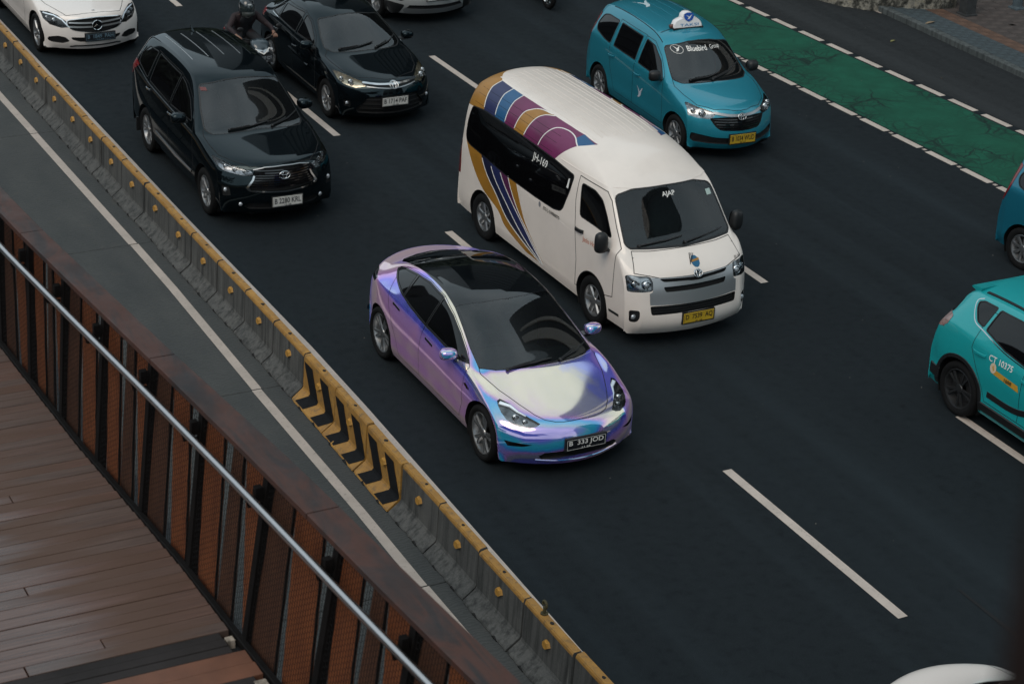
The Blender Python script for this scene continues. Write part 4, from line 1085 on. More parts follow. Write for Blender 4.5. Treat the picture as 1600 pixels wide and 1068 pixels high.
# ------------------------------------------------------------------ vehicle parts
def crom(pts, n=6):
    P = [np.array(p, float) for p in pts]; P = [2*P[0]-P[1]]+P+[2*P[-1]-P[-2]]; out = []
    for i in range(1, len(P)-2):
        for k in range(n):
            t = k/n; a, b, c, d = P[i-1:i+3]
            out.append(tuple(.5*(2*b+(c-a)*t+(2*a-5*b+4*c-d)*t*t+(3*b-a-3*c+d)*t**3)))
    out.append(tuple(P[-2])); return out
WHEELS = {}
def wheel_mesh(key, r, wdt, rimr, n, kind, mr):
    """tyre mesh and rim mesh, outward = -x, centred on the axle"""
    if key in WHEELS: return WHEELS[key]
    t = MB(); h = wdt/2; q = r-rimr
    t.lathe([(-h*.62, rimr-.012), (-h*.80, rimr+.004), (-h*.97, rimr+q*.35), (-h, rimr+q*.6), (-h*.90, r-.012), (-h*.76, r), (-h*.30, r+.002), (-h*.28, r-.006), (-h*.24, r-.006), (-h*.22, r+.003), (h*.22, r+.003), (h*.24, r-.006), (h*.28, r-.006), (h*.30, r+.002), (h*.76, r), (h*.9, r-.012), (h, rimr+q*.5), (h*.7, rimr)], 40, 'x')
    to = t.build('wheel', M_TYRE, None, auto=40); tm = to.data; bpy.data.objects.remove(to)
    m = MB(); m.cur = 0
    m.lathe([(-h*.62, rimr+.002), (-h*.80, rimr+.006), (-h*.83, rimr), (-h*.78, rimr-.012), (-h*.35, rimr-.025), (h*.1, rimr-.045)], 40, 'x')
    def spoke(a0, w0, w1, tw=0.0, d0=-.62, d1=-.74, r0=.04, r1=None):
        r1 = r1 or rimr-.014; V = []
        for k in range(4):
            tt = k/3; rr = r0+(r1-r0)*tt; a = a0+tw*tt; ww = w0+(w1-w0)*tt; dep = h*(d0+(d1-d0)*tt)-.006*math.sin(tt*math.pi)
            ca, sa = math.cos(a), math.sin(a)
            for s_, dx in ((-1, .022), (-.7, 0), (.7, 0), (1, .022)):
                y_, z_ = rr*ca-s_*ww/2*sa, rr*sa+s_*ww/2*ca; V.append((dep+dx, y_, z_))
        F = []
        for k in range(3):
            for j in range(3): F.append((k*4+j, k*4+j+1, k*4+5+j, k*4+4+j))
        m.add(V, [f[::-1] for f in F])
    for i in range(n):
        a = 2*math.pi*i/n+.3
        if kind == 'double': spoke(a-.13, .030, .034, -.05); spoke(a+.13, .030, .034, .05)
        elif kind == 'twist': spoke(a, .05, .085, .28)
        elif kind == 'wide': spoke(a, .065, .075)
        elif kind == 'vee': spoke(a-.06, .032, .026, -.16); spoke(a+.06, .032, .026, .16)
        else: spoke(a, .045, .05)
    m.lathe([(-h*.60, .062), (-h*.70, .055), (-h*.74, .035), (-h*.75, 0.0)], 20, 'x')
    for i in range(5):
        a = 2*math.pi*i/5+.1; m.tube([(-h*.72, .042*math.cos(a), .042*math.sin(a)), (-h*.60, .042*math.cos(a), .042*math.sin(a))], .007, 6, up=(0, 0, 1))
    m.cur = 1; m.lathe([(h*.05, rimr-.03), (h*.05, rimr*.72), (h*.0, rimr*.70), (h*.0, .05)], 32, 'x')
    ro_ = m.build('rim', [mr, M_BRAKE], None, auto=35); rm = ro_.data; bpy.data.objects.remove(ro_)
    WHEELS[key] = (tm, rm); return tm, rm
def add_wheels(sp, root, key, n, kind, mr=None, wdt=.215, rimk=.68, inset=.012):
    tm, rm = wheel_mesh(key, sp['wr'], wdt, sp['wr']*rimk, n, kind, mr or M_RIM)
    for ax in (sp['fo'], sp['fo']+sp['wb']):
        w_ = float(np.interp(ax, *zip(*sp['W'])))
        for sg in (-1, 1):
            o = link('wheel', tm, root); o.location = (sg*(w_-inset-wdt/2), ax-sp['L']/2, sp['wr'])
            spin = random.uniform(0, 6)
            o.rotation_euler = (spin, 0, 0 if sg < 0 else math.pi)
            link('rim', rm, o)
def arches(b, sp, root, gap=.055, m=None, zsq=1.0, flare=None):
    r = sp['wr']+gap
    for ax in (sp['fo'], sp['fo']+sp['wb']):
        poly = [(ax+r*math.cos(2*math.pi*k/44), sp['wr']+r*math.sin(2*math.pi*k/44)*zsq) for k in range(44)]
        b.cut(poly, 'side', 'DELETE', nmin=-.6, cond=lambda c: c.x < -.42)
    for ax in (sp['fo'], sp['fo']+sp['wb']):
        w_ = float(np.interp(ax, *zip(*sp['W']))); V = []; F = []; n = 26
        for k in range(n+1):
            a = R(-28)+R(236)*k/n; y_ = ax-b.off+(r+.004)*math.cos(a); z = sp['wr']+(r+.004)*math.sin(a)*zsq
            h = b.side(ax+(r+.012)*math.cos(a), max(.27, sp['wr']+(r+.012)*math.sin(a)*zsq)); x0 = (h[0].x+.004) if h else -w_+.01
            V += [(max(x0, -w_-.02), y_, z), (x0+.03, y_, z), (-.48, y_, z)]
        for k in range(n): F += [(3*k, 3*k+1, 3*k+4, 3*k+3), (3*k+1, 3*k+2, 3*k+5, 3*k+4)]
        V.append((-.48, ax-b.off, sp['wr'])); c = len(V)-1
        for k in range(n): F.append((3*k+2, c, 3*k+5))
        mesh_obj('wheel_arch', V, F, m or M_BLKP, root); mesh_obj('wheel_arch', [(-x, y_, z) for x, y_, z in V], [f[::-1] for f in F], m or M_BLKP, root)
        if flare:
            P = []; N = []
            for k in range(n+1):
                a = R(-14)+R(208)*k/n; h = b.side(ax+(r+.022)*math.cos(a), max(.26, sp['wr']+(r+.022)*math.sin(a)*zsq))
                if h: P.append(h[0]+h[1]*.003); N.append(h[1])
            for sg in (1, -1):
                t = MB(); t.strip([(p.x*sg, p.y, p.z) for p in P], [(q.x*sg, q.y, q.z) for q in N], .055, .008); t.build('arch_trim', flare, root)
def underbody(b, sp, root):
    w_ = min(x for _, x in sp['W']); t = MB()
    f, r_ = -b.off, b.off; zb = .15
    out = [(-w_*.50, f+.26), (-w_+.16, f+.52), (-w_+.10, 0), (-w_+.16, r_-.50), (-w_*.5, r_-.30), (w_*.5, r_-.30), (w_-.16, r_-.50), (w_-.10, 0), (w_-.16, f+.52), (w_*.5, f+.26)]
    t.prism(out, lambda a, c: (a, c, zb+.03), lambda a, c: (a, c, .36)); t.build('underbody', M_BLKP, root)
def plate(b, root, x, z, line, m_bg, m_fg, w_=.43, h=.135, sub='09 28', view='front', out=.012):
    y = min((b.front(x+d, z+e) or (Vector((0, 9, 0)),))[0].y for d in (-w_/2, 0, w_/2) for e in (-h/2, 0, h/2))-out
    t = MB(); t.box(x-w_/2-.012, x+w_/2+.012, y-.002, y+.03, z-h/2-.012, z+h/2+.012); fo_ = t.build('plate_frame', M_BLKP, root)
    t = MB(); t.bbox(-w_/2, w_/2, -h/2, h/2, 0, .006, .004); po = t.build('number_plate', m_bg, root); po.location = (x, y-.002, z); po.rotation_euler = (R(90), 0, 0)
    def put(txt, hh, dz, wid, nm):
        V, F = text_mesh(txt, hh, 1, .016); k = wid/(V[:, 0].max()-V[:, 0].min()); V[:, 0] *= k
        o = mesh_obj(nm, [(a, c+dz, .0085) for a, c in V], F, m_fg, po)
    put(line, h*.56, h*.09, w_*.88, 'plate_lettering'); put(sub, h*.15, -h*.35, w_*.22, 'plate_lettering')
    t = MB(); e = .004
    for x0, x1, y0, y1 in ((-w_/2+.006, w_/2-.006, h/2-.010, h/2-.006), (-w_/2+.006, w_/2-.006, -h/2+.006, -h/2+.010), (-w_/2+.006, -w_/2+.010, -h/2+.01, h/2-.01), (w_/2-.010, w_/2-.006, -h/2+.01, h/2-.01)):
        t.add([(x0, y0, .008), (x1, y0, .008), (x1, y1, .008), (x0, y1, .008)], [(0, 1, 2, 3)])
    t.build('plate_border', m_fg, po)
    return po
def mirrors(root, x, y, z, size, m_cap, m_base, stalk=.09, tilt=0.0):
    for sg in (-1, 1):
        t = MB(); t.cur = 0
        rot = Matrix.Rotation(R(12)*sg, 3, 'Z')
        t.ellipsoid((0, 0, 0), size, 18, 12, .72, rot)
        t.cur = 1
        t.ellipsoid((0, .012, -size[2]*.55), (size[0]*.95, size[1]*.95, size[2]*.5), 14, 8, .7, rot)
        t.strip([(-sg*size[0]*.5, 0, -size[2]*.7), (-sg*(size[0]+stalk), .01, -size[2]*.9)], [(0, -.2, 1)]*2, size[1]*1.3, .014)
        o = t.build('side_mirror', [m_cap, m_base], root, auto=50); o.location = (sg*x, y, z)
        g_ = MB(); V = []
        for k in range(16):
            a = 2*math.pi*k/16; v = rot @ Vector((size[0]*.82*math.copysign(abs(math.cos(a))**.6, math.cos(a)), size[1]*.985, size[2]*.78*math.copysign(abs(math.sin(a))**.6, math.sin(a)))); V.append(tuple(v))
        g_.add(V, [tuple(range(16))[::-1]]); g_.build('mirror_glass', M_CHROME, o)
def wipers(b, root, pts_list, view='top'):
    fn = b.top if view == 'top' else b.front
    for pts in pts_list:
        P, N = b.path(pts, fn, .018, 5)
        t = MB(); t.strip(P, N, [.026]+[.02]*(len(P)-2)+[.010], .008)
        P2, N2 = b.path([pts[0], ((pts[0][0]+pts[-1][0])/2, (pts[0][1]+pts[-1][1])/2)], fn, .03, 4); t.strip(P2, N2, .016, .006)
        t.ellipsoid(tuple(P[0]), (.022, .03, .018), 8, 6)
        t.build('wiper', M_BLKP, root)
def handles(b, root, spots, m, ln=.20, h=.028, parents=None):
    for s, z in spots:
        for sg in (-1, 1):
            P = []; N = []
            for k in range(7):
                u = (k/6-.5)*ln; q = b.side(s+u, z-.012*(k/6-.5), sg)
                if q: P.append(q[0]+q[1]*(.010+.022*math.sin(math.pi*k/6)**.5)); N.append(q[1])
            t = MB(); t.strip(P, N, h, .008)
            q = b.side(s, z, sg)
            o = t.build('door_handle', m, root)
def seam_line(b, root, pts, fn, wd=.008, m=None, name='panel_gap', off=.0015, sub=6, both=False):
    t = MB()
    for sg in ((-1, 1) if both else (1,)):
        f = fn if not both else (lambda u, v, s_=sg: b.side(u, v, s_))
        P, N = b.path(pts, f, off, sub)
        if len(P) < 2: continue
        k = len(t.V)
        for i in range(len(P)):
            tt = (P[min(i+1, len(P)-1)]-P[max(i-1, 0)]).normalized(); a = N[i].cross(tt).normalized()*wd/2
            t.V += [tuple(P[i]-a), tuple(P[i]+a)]
        for i in range(len(P)-1): t.F.append((k+2*i, k+2*i+1, k+2*i+3, k+2*i+2)); t.M.append(0)
    return t.build(name, m or M_GAP, root)
def raised(b, root, pts, fn, wd, th, m, name, sub=6, off=0.0, widths=None):
    P, N = b.path(pts, fn, off, sub); t = MB(); t.strip(P, N, widths or wd, th); return t.build(name, m, root, auto=40)
def headlamps(b, root, rid, bowl, depth=-.035, bulbs=(), drl=None, lens=True, rim=M_BLKP, fn=None):
    hs_ = b.emit(rid, 'headlight', bowl, root, depth, 'both', wall_mat=rim)
    if lens:
        ls = b.emit(rid, 'lens', M_LENS, root, 0.0, 'both')
        for h, l in zip(hs_, ls): l.parent = h
    for (x, s, z, r_) in bulbs:
        for h, sg in zip(hs_, (1, -1)):
            t = MB(); t.ellipsoid((x*sg, s-b.off, z), (r_, r_*.8, r_), 14, 9); t.build('bulb', M_BULB, h, smooth=True)
            t = MB(); t.lathe([(-r_*.7, r_*1.02), (-r_*.85, r_*1.2), (-.0, r_*1.35), (.01, r_*1.3)], 18, 'y', (x*sg, s-b.off, z)); t.build('bulb_ring', M_CHROME, h, smooth=True)
    if drl:
        pts, wd, m, view = drl
        for h, sg in zip(hs_, (1, -1)):
            P, N = b.path(pts, b.top if view == 'top' else b.front, -.008, 5)
            t = MB(); t.strip([(p.x*sg, p.y, p.z) for p in P], [(q.x*sg, q.y, q.z) for q in N], list(np.linspace(wd[0], wd[1], len(P))) if isinstance(wd, tuple) else wd, .006); t.build('light_strip', m, h, smooth=True)
    return hs_
def ring_emblem(b, root, x, z, rx, rz, m, fn, inner=True, th=.006, off=.008, disc=None):
    t = MB(); t.cur = 0
    def ell(cx, cz, ax, az):
        P = []; N = []
        for k in range(21):
            a = 2*math.pi*k/20; h = fn(x+cx+ax*math.cos(a), z+cz+az*math.sin(a))
            if h: P.append(h[0]+h[1]*off)
        if len(P) > 3: t.tube(P, th, 5, cap=False)
    ell(0, 0, rx, rz)
    if inner: ell(0, 0, rx*.38, rz*.95); ell(0, rz*.42, rx*.72, rz*.40)
    o = t.build('emblem', m, root, smooth=True)
    if disc:
        t = MB(); V = []
        for k in range(20):
            a = 2*math.pi*k/20; h = fn(x+rx*math.cos(a), z+rz*math.sin(a))
            if h: V.append(tuple(h[0]+h[1]*(off*.4)))
        if len(V) > 3: t.add(V, [tuple(range(len(V)))[::-1]]); t.build('emblem_back', disc, o)
    return o
def slats(b, root, xs, zs, m, wd=.02, th=.006, depth=-.02, fn=None, name='grille_slat', bend=0.0):
    for z in zs:
        P = []; N = []
        xr = xs(z) if callable(xs) else xs
        for k in range(13):
            x = -xr+2*xr*k/12; h = b.front(x, z+bend*(x/xr)**2)
            if h: P.append(h[0]+h[1]*depth); N.append(h[1])
        t = MB(); t.strip(P, N, wd, th); t.build(name, m, root)
def side_text(b, root, txt, s, z, h, m, name, sx=1.0, rot=0.0, sg=-1, off=.003, bold=0.0):
    V, F = text_mesh(txt, h, sx, bold); c, s_ = math.cos(rot), math.sin(rot)
    V = [(a*c-q*s_, a*s_+q*c) for a, q in V]
    return b.decal(V, F, m, root, name, lambda u, v: b.side(s-u if sg < 0 else s+u, z+v, sg), off)
def front_text(b, root, txt, x, z, h, m, name, sx=1.0, off=.003, rot=0.0, bold=0.0):
    V, F = text_mesh(txt, h, sx, bold); c, s_ = math.cos(rot), math.sin(rot)
    V = [(a*c-q*s_, a*s_+q*c) for a, q in V]
    return b.decal(V, F, m, root, name, lambda u, v: b.front(x+u, z+v), off)
def flat_decal(b, root, polys, fn, m, name, off=.003):
    """polys: list of 2d outlines -> fan faces on the surface"""
    V = []; F = []
    for P in polys:
        k = len(V); V += P; F.append(tuple(range(k, k+len(P))))
    return b.decal(V, F, m, root, name, fn, off)
# ------------------------------------------------------------------ iridescent sedan
def mk_sedan_e():
    sp = SEDAN_E; root = car_root('sedan', sp, 'iridescent purple and pearl sedan with a black glass roof in the lane beside the barriers', 'car')
    b = make_body(sp, du=8, dv=7); arches(b, sp, root, .05)
    d1 = b.cut([(1.36, .915), (1.335, .75), (1.32, .5), (1.40, .30), (2.53, .30), (2.535, .60), (2.51, .8), (2.475, .97), (2.44, 1.335), (2.10, 1.25), (1.83, 1.15), (1.56, 1.03)], 'side', 'door')
    d2 = b.cut([(2.475, .97), (2.51, .8), (2.535, .60), (2.53, .30), (3.10, .30), (3.22, .52), (3.42, .8), (3.49, .97), (3.60, 1.16), (3.56, 1.255), (3.23, 1.318), (2.86, 1.357), (2.44, 1.335)], 'side', 'door')
    hd = b.cut([(0, .145), (-.10, .145), (-.20, .158), (-.29, .187), (-.39, .25), (-.47, .36), (-.56, .56), (-.67, .86), (-.745, 1.20), (-.70, 1.4), (0, 1.2)], 'top', 'hood', .2)
    gl = b.cut([(0, 1.05), (-.23, 1.06), (-.42, 1.10), (-.57, 1.16), (-.725, 1.27), (-.705, 1.56), (-.665, 1.84), (-.625, 2.12), (-.597, 2.48), (-.585, 2.92), (-.55, 3.46), (-.50, 3.95), (-.42, 4.08), (-.2, 4.18), (0, 4.21)], 'top', 'roof_glass', .15)
    ws = b.cut([(0, 1.05), (-.23, 1.06), (-.42, 1.10), (-.57, 1.16), (-.725, 1.27), (-.705, 1.56), (-.665, 1.84), (-.63, 2.10), (-.62, 2.17), (-.3, 2.06), (0, 2.02)], 'top', 'windscreen', .15)
    W = [(1.41, .94), (1.62, .92), (1.98, .935), (2.50, .968), (2.93, 1.01), (3.28, 1.06), (3.53, 1.12), (3.74, 1.175), (3.70, 1.205), (3.56, 1.245), (3.23, 1.305), (2.86, 1.345), (2.48, 1.325), (2.10, 1.235), (1.83, 1.135), (1.57, 1.02)]
    pl = b.cut(W, 'side', 'window_frame')
    w1 = b.cut([(1.45, .95), (1.64, .935), (1.98, .95), (2.46, .98), (2.43, 1.305), (2.10, 1.22), (1.83, 1.12), (1.58, 1.01)], 'side', 'side_window')
    w2 = b.cut([(2.49, .982), (2.93, 1.025), (3.17, 1.055), (3.16, 1.303), (2.86, 1.33), (2.46, 1.31)], 'side', 'side_window')
    w3 = b.cut([(3.20, 1.06), (3.5, 1.125), (3.70, 1.18), (3.55, 1.235), (3.2, 1.295)], 'side', 'side_window')
    hl = b.cut([(-.76, .73), (-.72, .74), (-.65, .62), (-.61, .48), (-.54, .35), (-.46, .23), (-.51, .222), (-.58, .243), (-.68, .32), (-.735, .39), (-.77, .47), (-.785, .57), (-.778, .67)], 'top', 'headlight', .1)
    du_ = b.cut([(-.83, .462), (-.70, .462), (-.575, .452), (-.66, .425), (-.80, .405)], 'front', 'air_duct', .05)
    mo = b.cut([(0, .375), (-.24, .372), (-.44, .352), (-.50, .30), (-.46, .25), (-.42, .258), (-.19, .285), (0, .293)], 'front', 'lower_mouth', .05)
    tl = b.cut([(3.92, 1.0), (4.12, 1.03), (4.45, .99), (4.45, .90), (4.1, .92), (3.97, .94)], 'side', 'tail_light')
    b.emit(0, 'body', P_IRID, root)
    for rid in (d1, d2):
        ds = b.emit(rid, 'door', P_IRID, root, 0, 'both'); b.seam(rid, .007, M_GAP, ds, mode='both')
    h = b.emit(hd, 'hood', P_IRID, root)[0]; b.seam(hd, .008, M_GAP, h)
    r = b.emit(gl, 'roof_glass', GL_ROOF, root, -.0015)[0]; w = b.emit(ws, 'windscreen', GL_WS, root, -.0015)[0]
    b.seam(ws, .014, M_GLOSSB, w, 'windscreen_seal'); b.seam(gl, .012, M_GLOSSB, r, 'roof_seal')
    fr = b.emit(pl, 'window_frame', M_GLOSSB, root, 0, 'both')
    for rid in (w1, w2, w3): b.emit(rid, 'side_window', GL_DK, root, -.004, 'both', wall_mat=M_BLKP)
    b.seam(pl, .010, M_BLKP, fr, 'window_trim', mode='both', raise_=.004)
    headlamps(b, root, hl, mat('lamp_bowl_smoke', (.22, .23, .24), .18, metal=.85, noise=.6, nscale=12), -.03, [(-.665, .45, .685, .030), (-.595, .345, .66, .024)], ([(-.745, .70), (-.66, .60), (-.62, .49), (-.56, .39)], (.050, .020), M_DRL, 'top'))
    for q in b.emit(du_, 'air_duct', M_GLOSSB, root, -.03, 'both', wall_mat=M_GLOSSB): pass
    b.emit(mo, 'lower_mouth', M_VOID, root, -.04, 'join', wall_mat=M_BLKP); b.emit(tl, 'tail_light', M_GLOSSB, root, -.003, 'both')
    raised(b, root, [(-.52, .24), (-.3, .222), (0, .218), (.3, .222), (.52, .24)], b.front, .03, .006, P_IRID, 'front_lip', 5, .004)
    for s, z in ((2.30, .84), (3.23, .905)): 
        for sg in (-1, 1):
            P, N = b.path([(s-.10, z-.01), (s+.10, z+.01)], lambda u, v, g_=sg: b.side(u, v, g_), .001, 5); t = MB(); t.strip(P, N, .030, .003); t.build('door_handle', M_GLOSSB, root)
    flat_decal(b, root, [[(1.16, .742), (1.22, .728), (1.32, .758), (1.27, .778)]], lambda u, v: b.side(u, v), M_GLOSSB, 'camera_cover')
    plate(b, root, .012, .46, 'B  333 JOD', M_PB_, M_WHT, .50, .135, '11 28')
    t = MB(); t.cur = 0
    mirrors(root, .955, 1.62-b.off, 1.0, (.105, .075, .062), P_IRID, M_GLOSSB, .06)
    wipers(b, root, [[(-.45, 1.10), (-.1, 1.085), (.12, 1.105)], [(.22, 1.075), (.5, 1.2), (.66, 1.33)]])
    cabin(b, sp, root, 1.15, .90, .66, 2.35, .52, 1.36)
    add_wheels(sp, root, 'e', 5, 'double', M_RIM, .235, .74); underbody(b, sp, root)
    return root
mk_sedan_e()

# ------------------------------------------------------------------ striped minibus
def mk_minibus():
    sp = MINIBUS; root = car_root('minibus', sp, 'white high roof minibus with gold, navy, blue and purple stripes', 'van')
    b = make_body(sp); arches(b, sp, root, .06)
    C_G = mat('stripe_gold', (.33, .155, .020), .45, coat=.15, noise=.15, nscale=3); C_N = mat('stripe_navy', (.014, .020, .085), .45, coat=.15); C_B = mat('stripe_blue', (.008, .08, .20), .45, coat=.15); C_P = mat('stripe_purple', (.14, .012, .075), .45, coat=.15, noise=.2, nscale=2)
    C_NL = mat('stripe_dark_navy', (.010, .013, .042), .38, coat=.5); C_PL = mat('stripe_plum', (.085, .018, .066), .38, coat=.5)
    zt = 2.205
    U1 = crom([(4.57, zt), (4.55, 2.11), (4.44, 1.84)]); U2 = crom([(4.20, zt), (4.19, 2.11), (4.11, 1.84)]); U3 = crom([(3.89, zt), (3.88, 2.09), (3.83, 1.84)])
    U4 = crom([(3.06, zt), (3.32, 2.195), (3.45, 2.16), (3.54, 2.08), (3.56, 1.84)]); U5 = crom([(2.99, zt), (3.16, 2.17), (3.24, 2.07), (3.29, 1.84)])
    U6 = crom([(2.10, 2.10), (2.30, 2.155), (2.53, 2.17), (2.73, 2.14), (2.84, 2.02), (2.88, 1.84)])
    END = crom([(1.91, 2.16), (2.10, 2.10), (2.27, 1.97), (2.39, 1.84)])
    st = [([(5.2, zt+.06), (4.57, zt)]+U1+[(4.9, 1.80), (5.1, 1.70)], C_G), (U1+U2[::-1], C_N), (U2+U3[::-1], C_B), (U3+U4[::-1], C_P), (U4+U5[::-1], C_G), (U5+END[::-1]+[(2.22, 2.19), (2.55, 2.20)], C_P), ([(1.93, 2.155), (2.10, 2.10), (2.26, 2.145), (2.24, 2.192)], C_B)]
    L0 = crom([(4.80, 1.30), (4.54, 1.0), (4.22, .77), (3.74, .62), (3.5, .46), (2.9, .31)]); LA = crom([(4.36, 1.30), (4.12, 1.03), (3.81, .83), (3.39, .56), (2.50, .305)]); LB = crom([(4.09, 1.30), (3.89, 1.06), (3.53, .82), (3.05, .54), (2.44, .305)])
    LC = crom([(3.83, 1.30), (3.61, 1.07), (3.30, .85), (2.95, .64), (2.42, .31)]); LD = crom([(3.56, 1.30), (3.38, 1.04), (3.13, .80), (2.71, .53), (2.41, .32)]); LE = crom([(3.31, 1.30), (3.15, 1.02), (2.96, .75), (2.66, .52), (2.40, .34)])
    st += [(L0+LA[::-1], C_G), (LA+LB[::-1], C_NL), (LB+LC[::-1], C_N), (LC+LD[::-1], C_PL), (LD+LE[::-1], C_G)]
    sr = [(b.cut(p, 'side', 'stripe', .03), m) for p, m in st]
    # rear part of the roof edge
    dr = b.cut([(.60, .60), (.60, 1.25), (.80, 1.47), (1.02, 1.74), (1.14, 1.82), (1.72, 1.845), (1.70, 1.52), (1.62, 1.19), (1.53, .75), (1.53, .40), (1.40, .40)], 'side', 'door', .2)
    BW = [(4.76, 1.815), (4.39, 1.858), (3.8, 1.858), (3.02, 1.855), (2.37, 1.84), (1.84, 1.80), (1.87, 1.59), (1.98, 1.30), (2.04, 1.25), (2.21, 1.215), (2.73, 1.20), (3.57, 1.205), (4.28, 1.25), (4.69, 1.27), (4.80, 1.31), (4.83, 1.40), (4.81, 1.64)]
    bw = b.cut(rpoly(BW, .05, 3), 'side', 'side_window')
    fw = b.cut(rpoly([(1.64, 1.775), (1.36, 1.765), (1.17, 1.70), (1.02, 1.56), (.80, 1.325), (1.17, 1.35), (1.55, 1.36)], .05, 3), 'side', 'side_window')
    ws = b.cut(rpoly([(0, 1.86), (-.46, 1.85), (-.715, 1.79), (-.755, 1.53), (-.785, 1.30), (-.74, 1.255), (-.50, 1.245), (0, 1.235)], [0, .05, .06, .02, .04, .03, .05, 0], 3), 'front', 'windscreen')
    hd = b.cut([(0, 1.225), (-.50, 1.222), (-.735, 1.232), (-.765, 1.13), (-.80, 1.02), (-.62, .99), (-.5, .962), (-.1, .955), (0, .955)], 'front', 'hood')
    hl = b.cut(rpoly([(-.900, .985), (-.85, 1.0), (-.62, .985), (-.59, .93), (-.61, .81), (-.77, .80), (-.895, .79)], .03, 3), 'front', 'headlight', .05)
    si = b.cut([(0, .955), (-.1, .955), (-.5, .962), (-.62, .975), (-.60, .92), (-.61, .80), (-.65, .78), (-.645, .63), (0, .615)], 'front', 'grille_surround', .05)
    s1 = b.cut(rpoly([(0, .935), (-.12, .94), (-.51, .955), (-.46, .915), (-.12, .905), (-.07, .895), (0, .895)], [0, .02, .02, .02, .02, .02, 0], 2), 'front', 'grille_slot')
    s2 = b.cut(rpoly([(0, .855), (-.47, .855), (-.44, .79), (0, .785)], [0, .02, .02, 0], 2), 'front', 'grille_slot')
    lg = b.cut(rpoly([(0, .615), (-.645, .615), (-.63, .495), (0, .505)], [0, .02, .03, 0], 2), 'front', 'lower_grille', .05)
    fg = b.cut(rpoly([(-.875, .55), (-.77, .56), (-.77, .46), (-.80, .395), (-.87, .39)], .03, 3), 'front', 'fog_recess', .05)
    tl = b.cut([(4.93, 1.25), (5.25, 1.25), (5.25, .75), (4.95, .75)], 'side', 'tail_light', .03)
    b.emit(0, 'body', P_WHITE, root)
    for rid, m in sr: b.emit(rid, 'stripe', m, root, 0, 'both')
    for L_ in (U1, U2, U3, U4, U5, U6, LA, LB, LC, LD):
        L_ = [q for q in L_ if q[1] > 1.865 or q[1] < 1.215]
        for sg in (-1, 1): raised(b, root, L_, lambda u, v, g_=sg: b.side(u, v, g_), .019, .0012, M_WHT, 'stripe_edge', 2)
    ds = b.emit(dr, 'door', P_WHITE, root, 0, 'both'); b.seam(dr, .011, M_GAP, ds, mode='both')
    for rid in (bw, fw):
        os_ = b.emit(rid, 'side_window', GL_DK, root, -.005 if rid == fw else -.0015, 'both', wall_mat=M_BLKP)
        b.seam(rid, .016, M_BLKP, os_, 'window_seal', mode='both')
    w = b.emit(ws, 'windscreen', GL_VAN, root, -.002)[0]; b.seam(ws, .022, M_BLKP, w, 'windscreen_seal')
    h = b.emit(hd, 'hood', P_WHITE, root)[0]; b.seam(hd, .010, M_GAP, h)
    headlamps(b, root, hl, M_LAMPB, -.045, [(-.68, .20, .885, .045), (-.80, .29, .885, .035)], rim=M_LAMPD)
    b.emit(si, 'grille_surround', M_SATIN, root, .004)
    for rid in (s1, s2): b.emit(rid, 'grille_slot', M_VOID, root, -.035, 'join', wall_mat=M_BLKP)
    b.emit(lg, 'lower_grille', M_VOID, root, -.04, 'join', wall_mat=M_BLKP); slats(b, root, .60, (.53, .56, .59), M_BLKP, .012, .005, -.02)
    for o, sg in zip(b.emit(fg, 'fog_recess', M_BLKP, root, -.03, 'both', wall_mat=M_BLKP), (-1, 1)):
        t = MB(); q = b.front(.825*sg, .46); t.ellipsoid((q[0].x, q[0].y+.02, q[0].z), (.035, .02, .035), 12, 8); t.build('fog_lamp', M_BULB, o, smooth=True)
    b.emit(tl, 'tail_light', M_RED, root, .002, 'both')
    # roof ribs
    for x in (-.46, -.36, -.28, -.16, -.08, .04, .12, .24, .32, .44, .52):
        raised(b, root, [(x, 1.95+.2*abs(x)), (x, 3.4), (x, 4.70)], b.top, .024, .004, P_WHITE, 'roof_rib', 8)
    for z in (1.90, 2.02, 2.10):
        for sg in (-1, 1): raised(b, root, [(2.5, z), (3.6, z), (4.75, z-.01)], lambda u, v, g_=sg: b.side(u, v, g_), .005, .0008, M_GAP, 'body_crease', 6)
    for sg in (-1, 1):
        raised(b, root, [(1.05, 1.86), (1.5, 1.885), (2.25, 1.892)], lambda u, v, g_=sg: b.side(u, v, g_), .016, .006, P_WHITE, 'roof_gutter', 6)
        raised(b, root, [(2.9, 1.155), (2.4, 1.13), (1.64, 1.09)], lambda u, v, g_=sg: b.side(u, v, g_), .010, .0012, P_WHITE, 'side_crease', 8)
        raised(b, root, [(.44, .40), (.66, .395)], lambda u, v, g_=sg: b.side(u, v, g_), .04, .004, M_BLKP, 'bumper_joint', 5)
    handles(b, root, [(1.50, 1.18)], M_BLKP, .20, .05)
    side_text(b, root, 'JH-169', 2.72, 1.70, .135, M_WHT, 'fleet_number', 1.0, bold=.012)
    side_text(b, root, '(021)-50888870', 2.25, 1.132, .060, M_BLKPR, 'phone_number', 1.1, .02, bold=.01)
    for sg in (-1, 1): flat_decal(b, root, [[(2.57+.03*math.cos(a*.5), 1.145+.04*math.sin(a*.5)) for a in range(12)]], lambda u, v, g_=sg: b.side(u, v, g_), mat('grey_print', (.2, .2, .22), .5), 'phone_symbol')
    side_text(b, root, 'Jacks Holidays', 1.16, 1.105, .085, M_ORPR, 'lettering', .92, .06)
    front_text(b, root, 'AJAP', .01, 1.765, .066, M_WHT, 'lettering', 1.3, bold=.012)
    front_text(b, root, 'JH 169', .745, 1.02, .042, M_BLKPR, 'fleet_number', 1.0, bold=.01)
    flat_decal(b, root, [[(1.95, 1.73), (1.92, 1.73), (1.92, 1.60), (1.965, 1.60)]], lambda u, v: b.side(u, v), M_WHT, 'window_sticker')
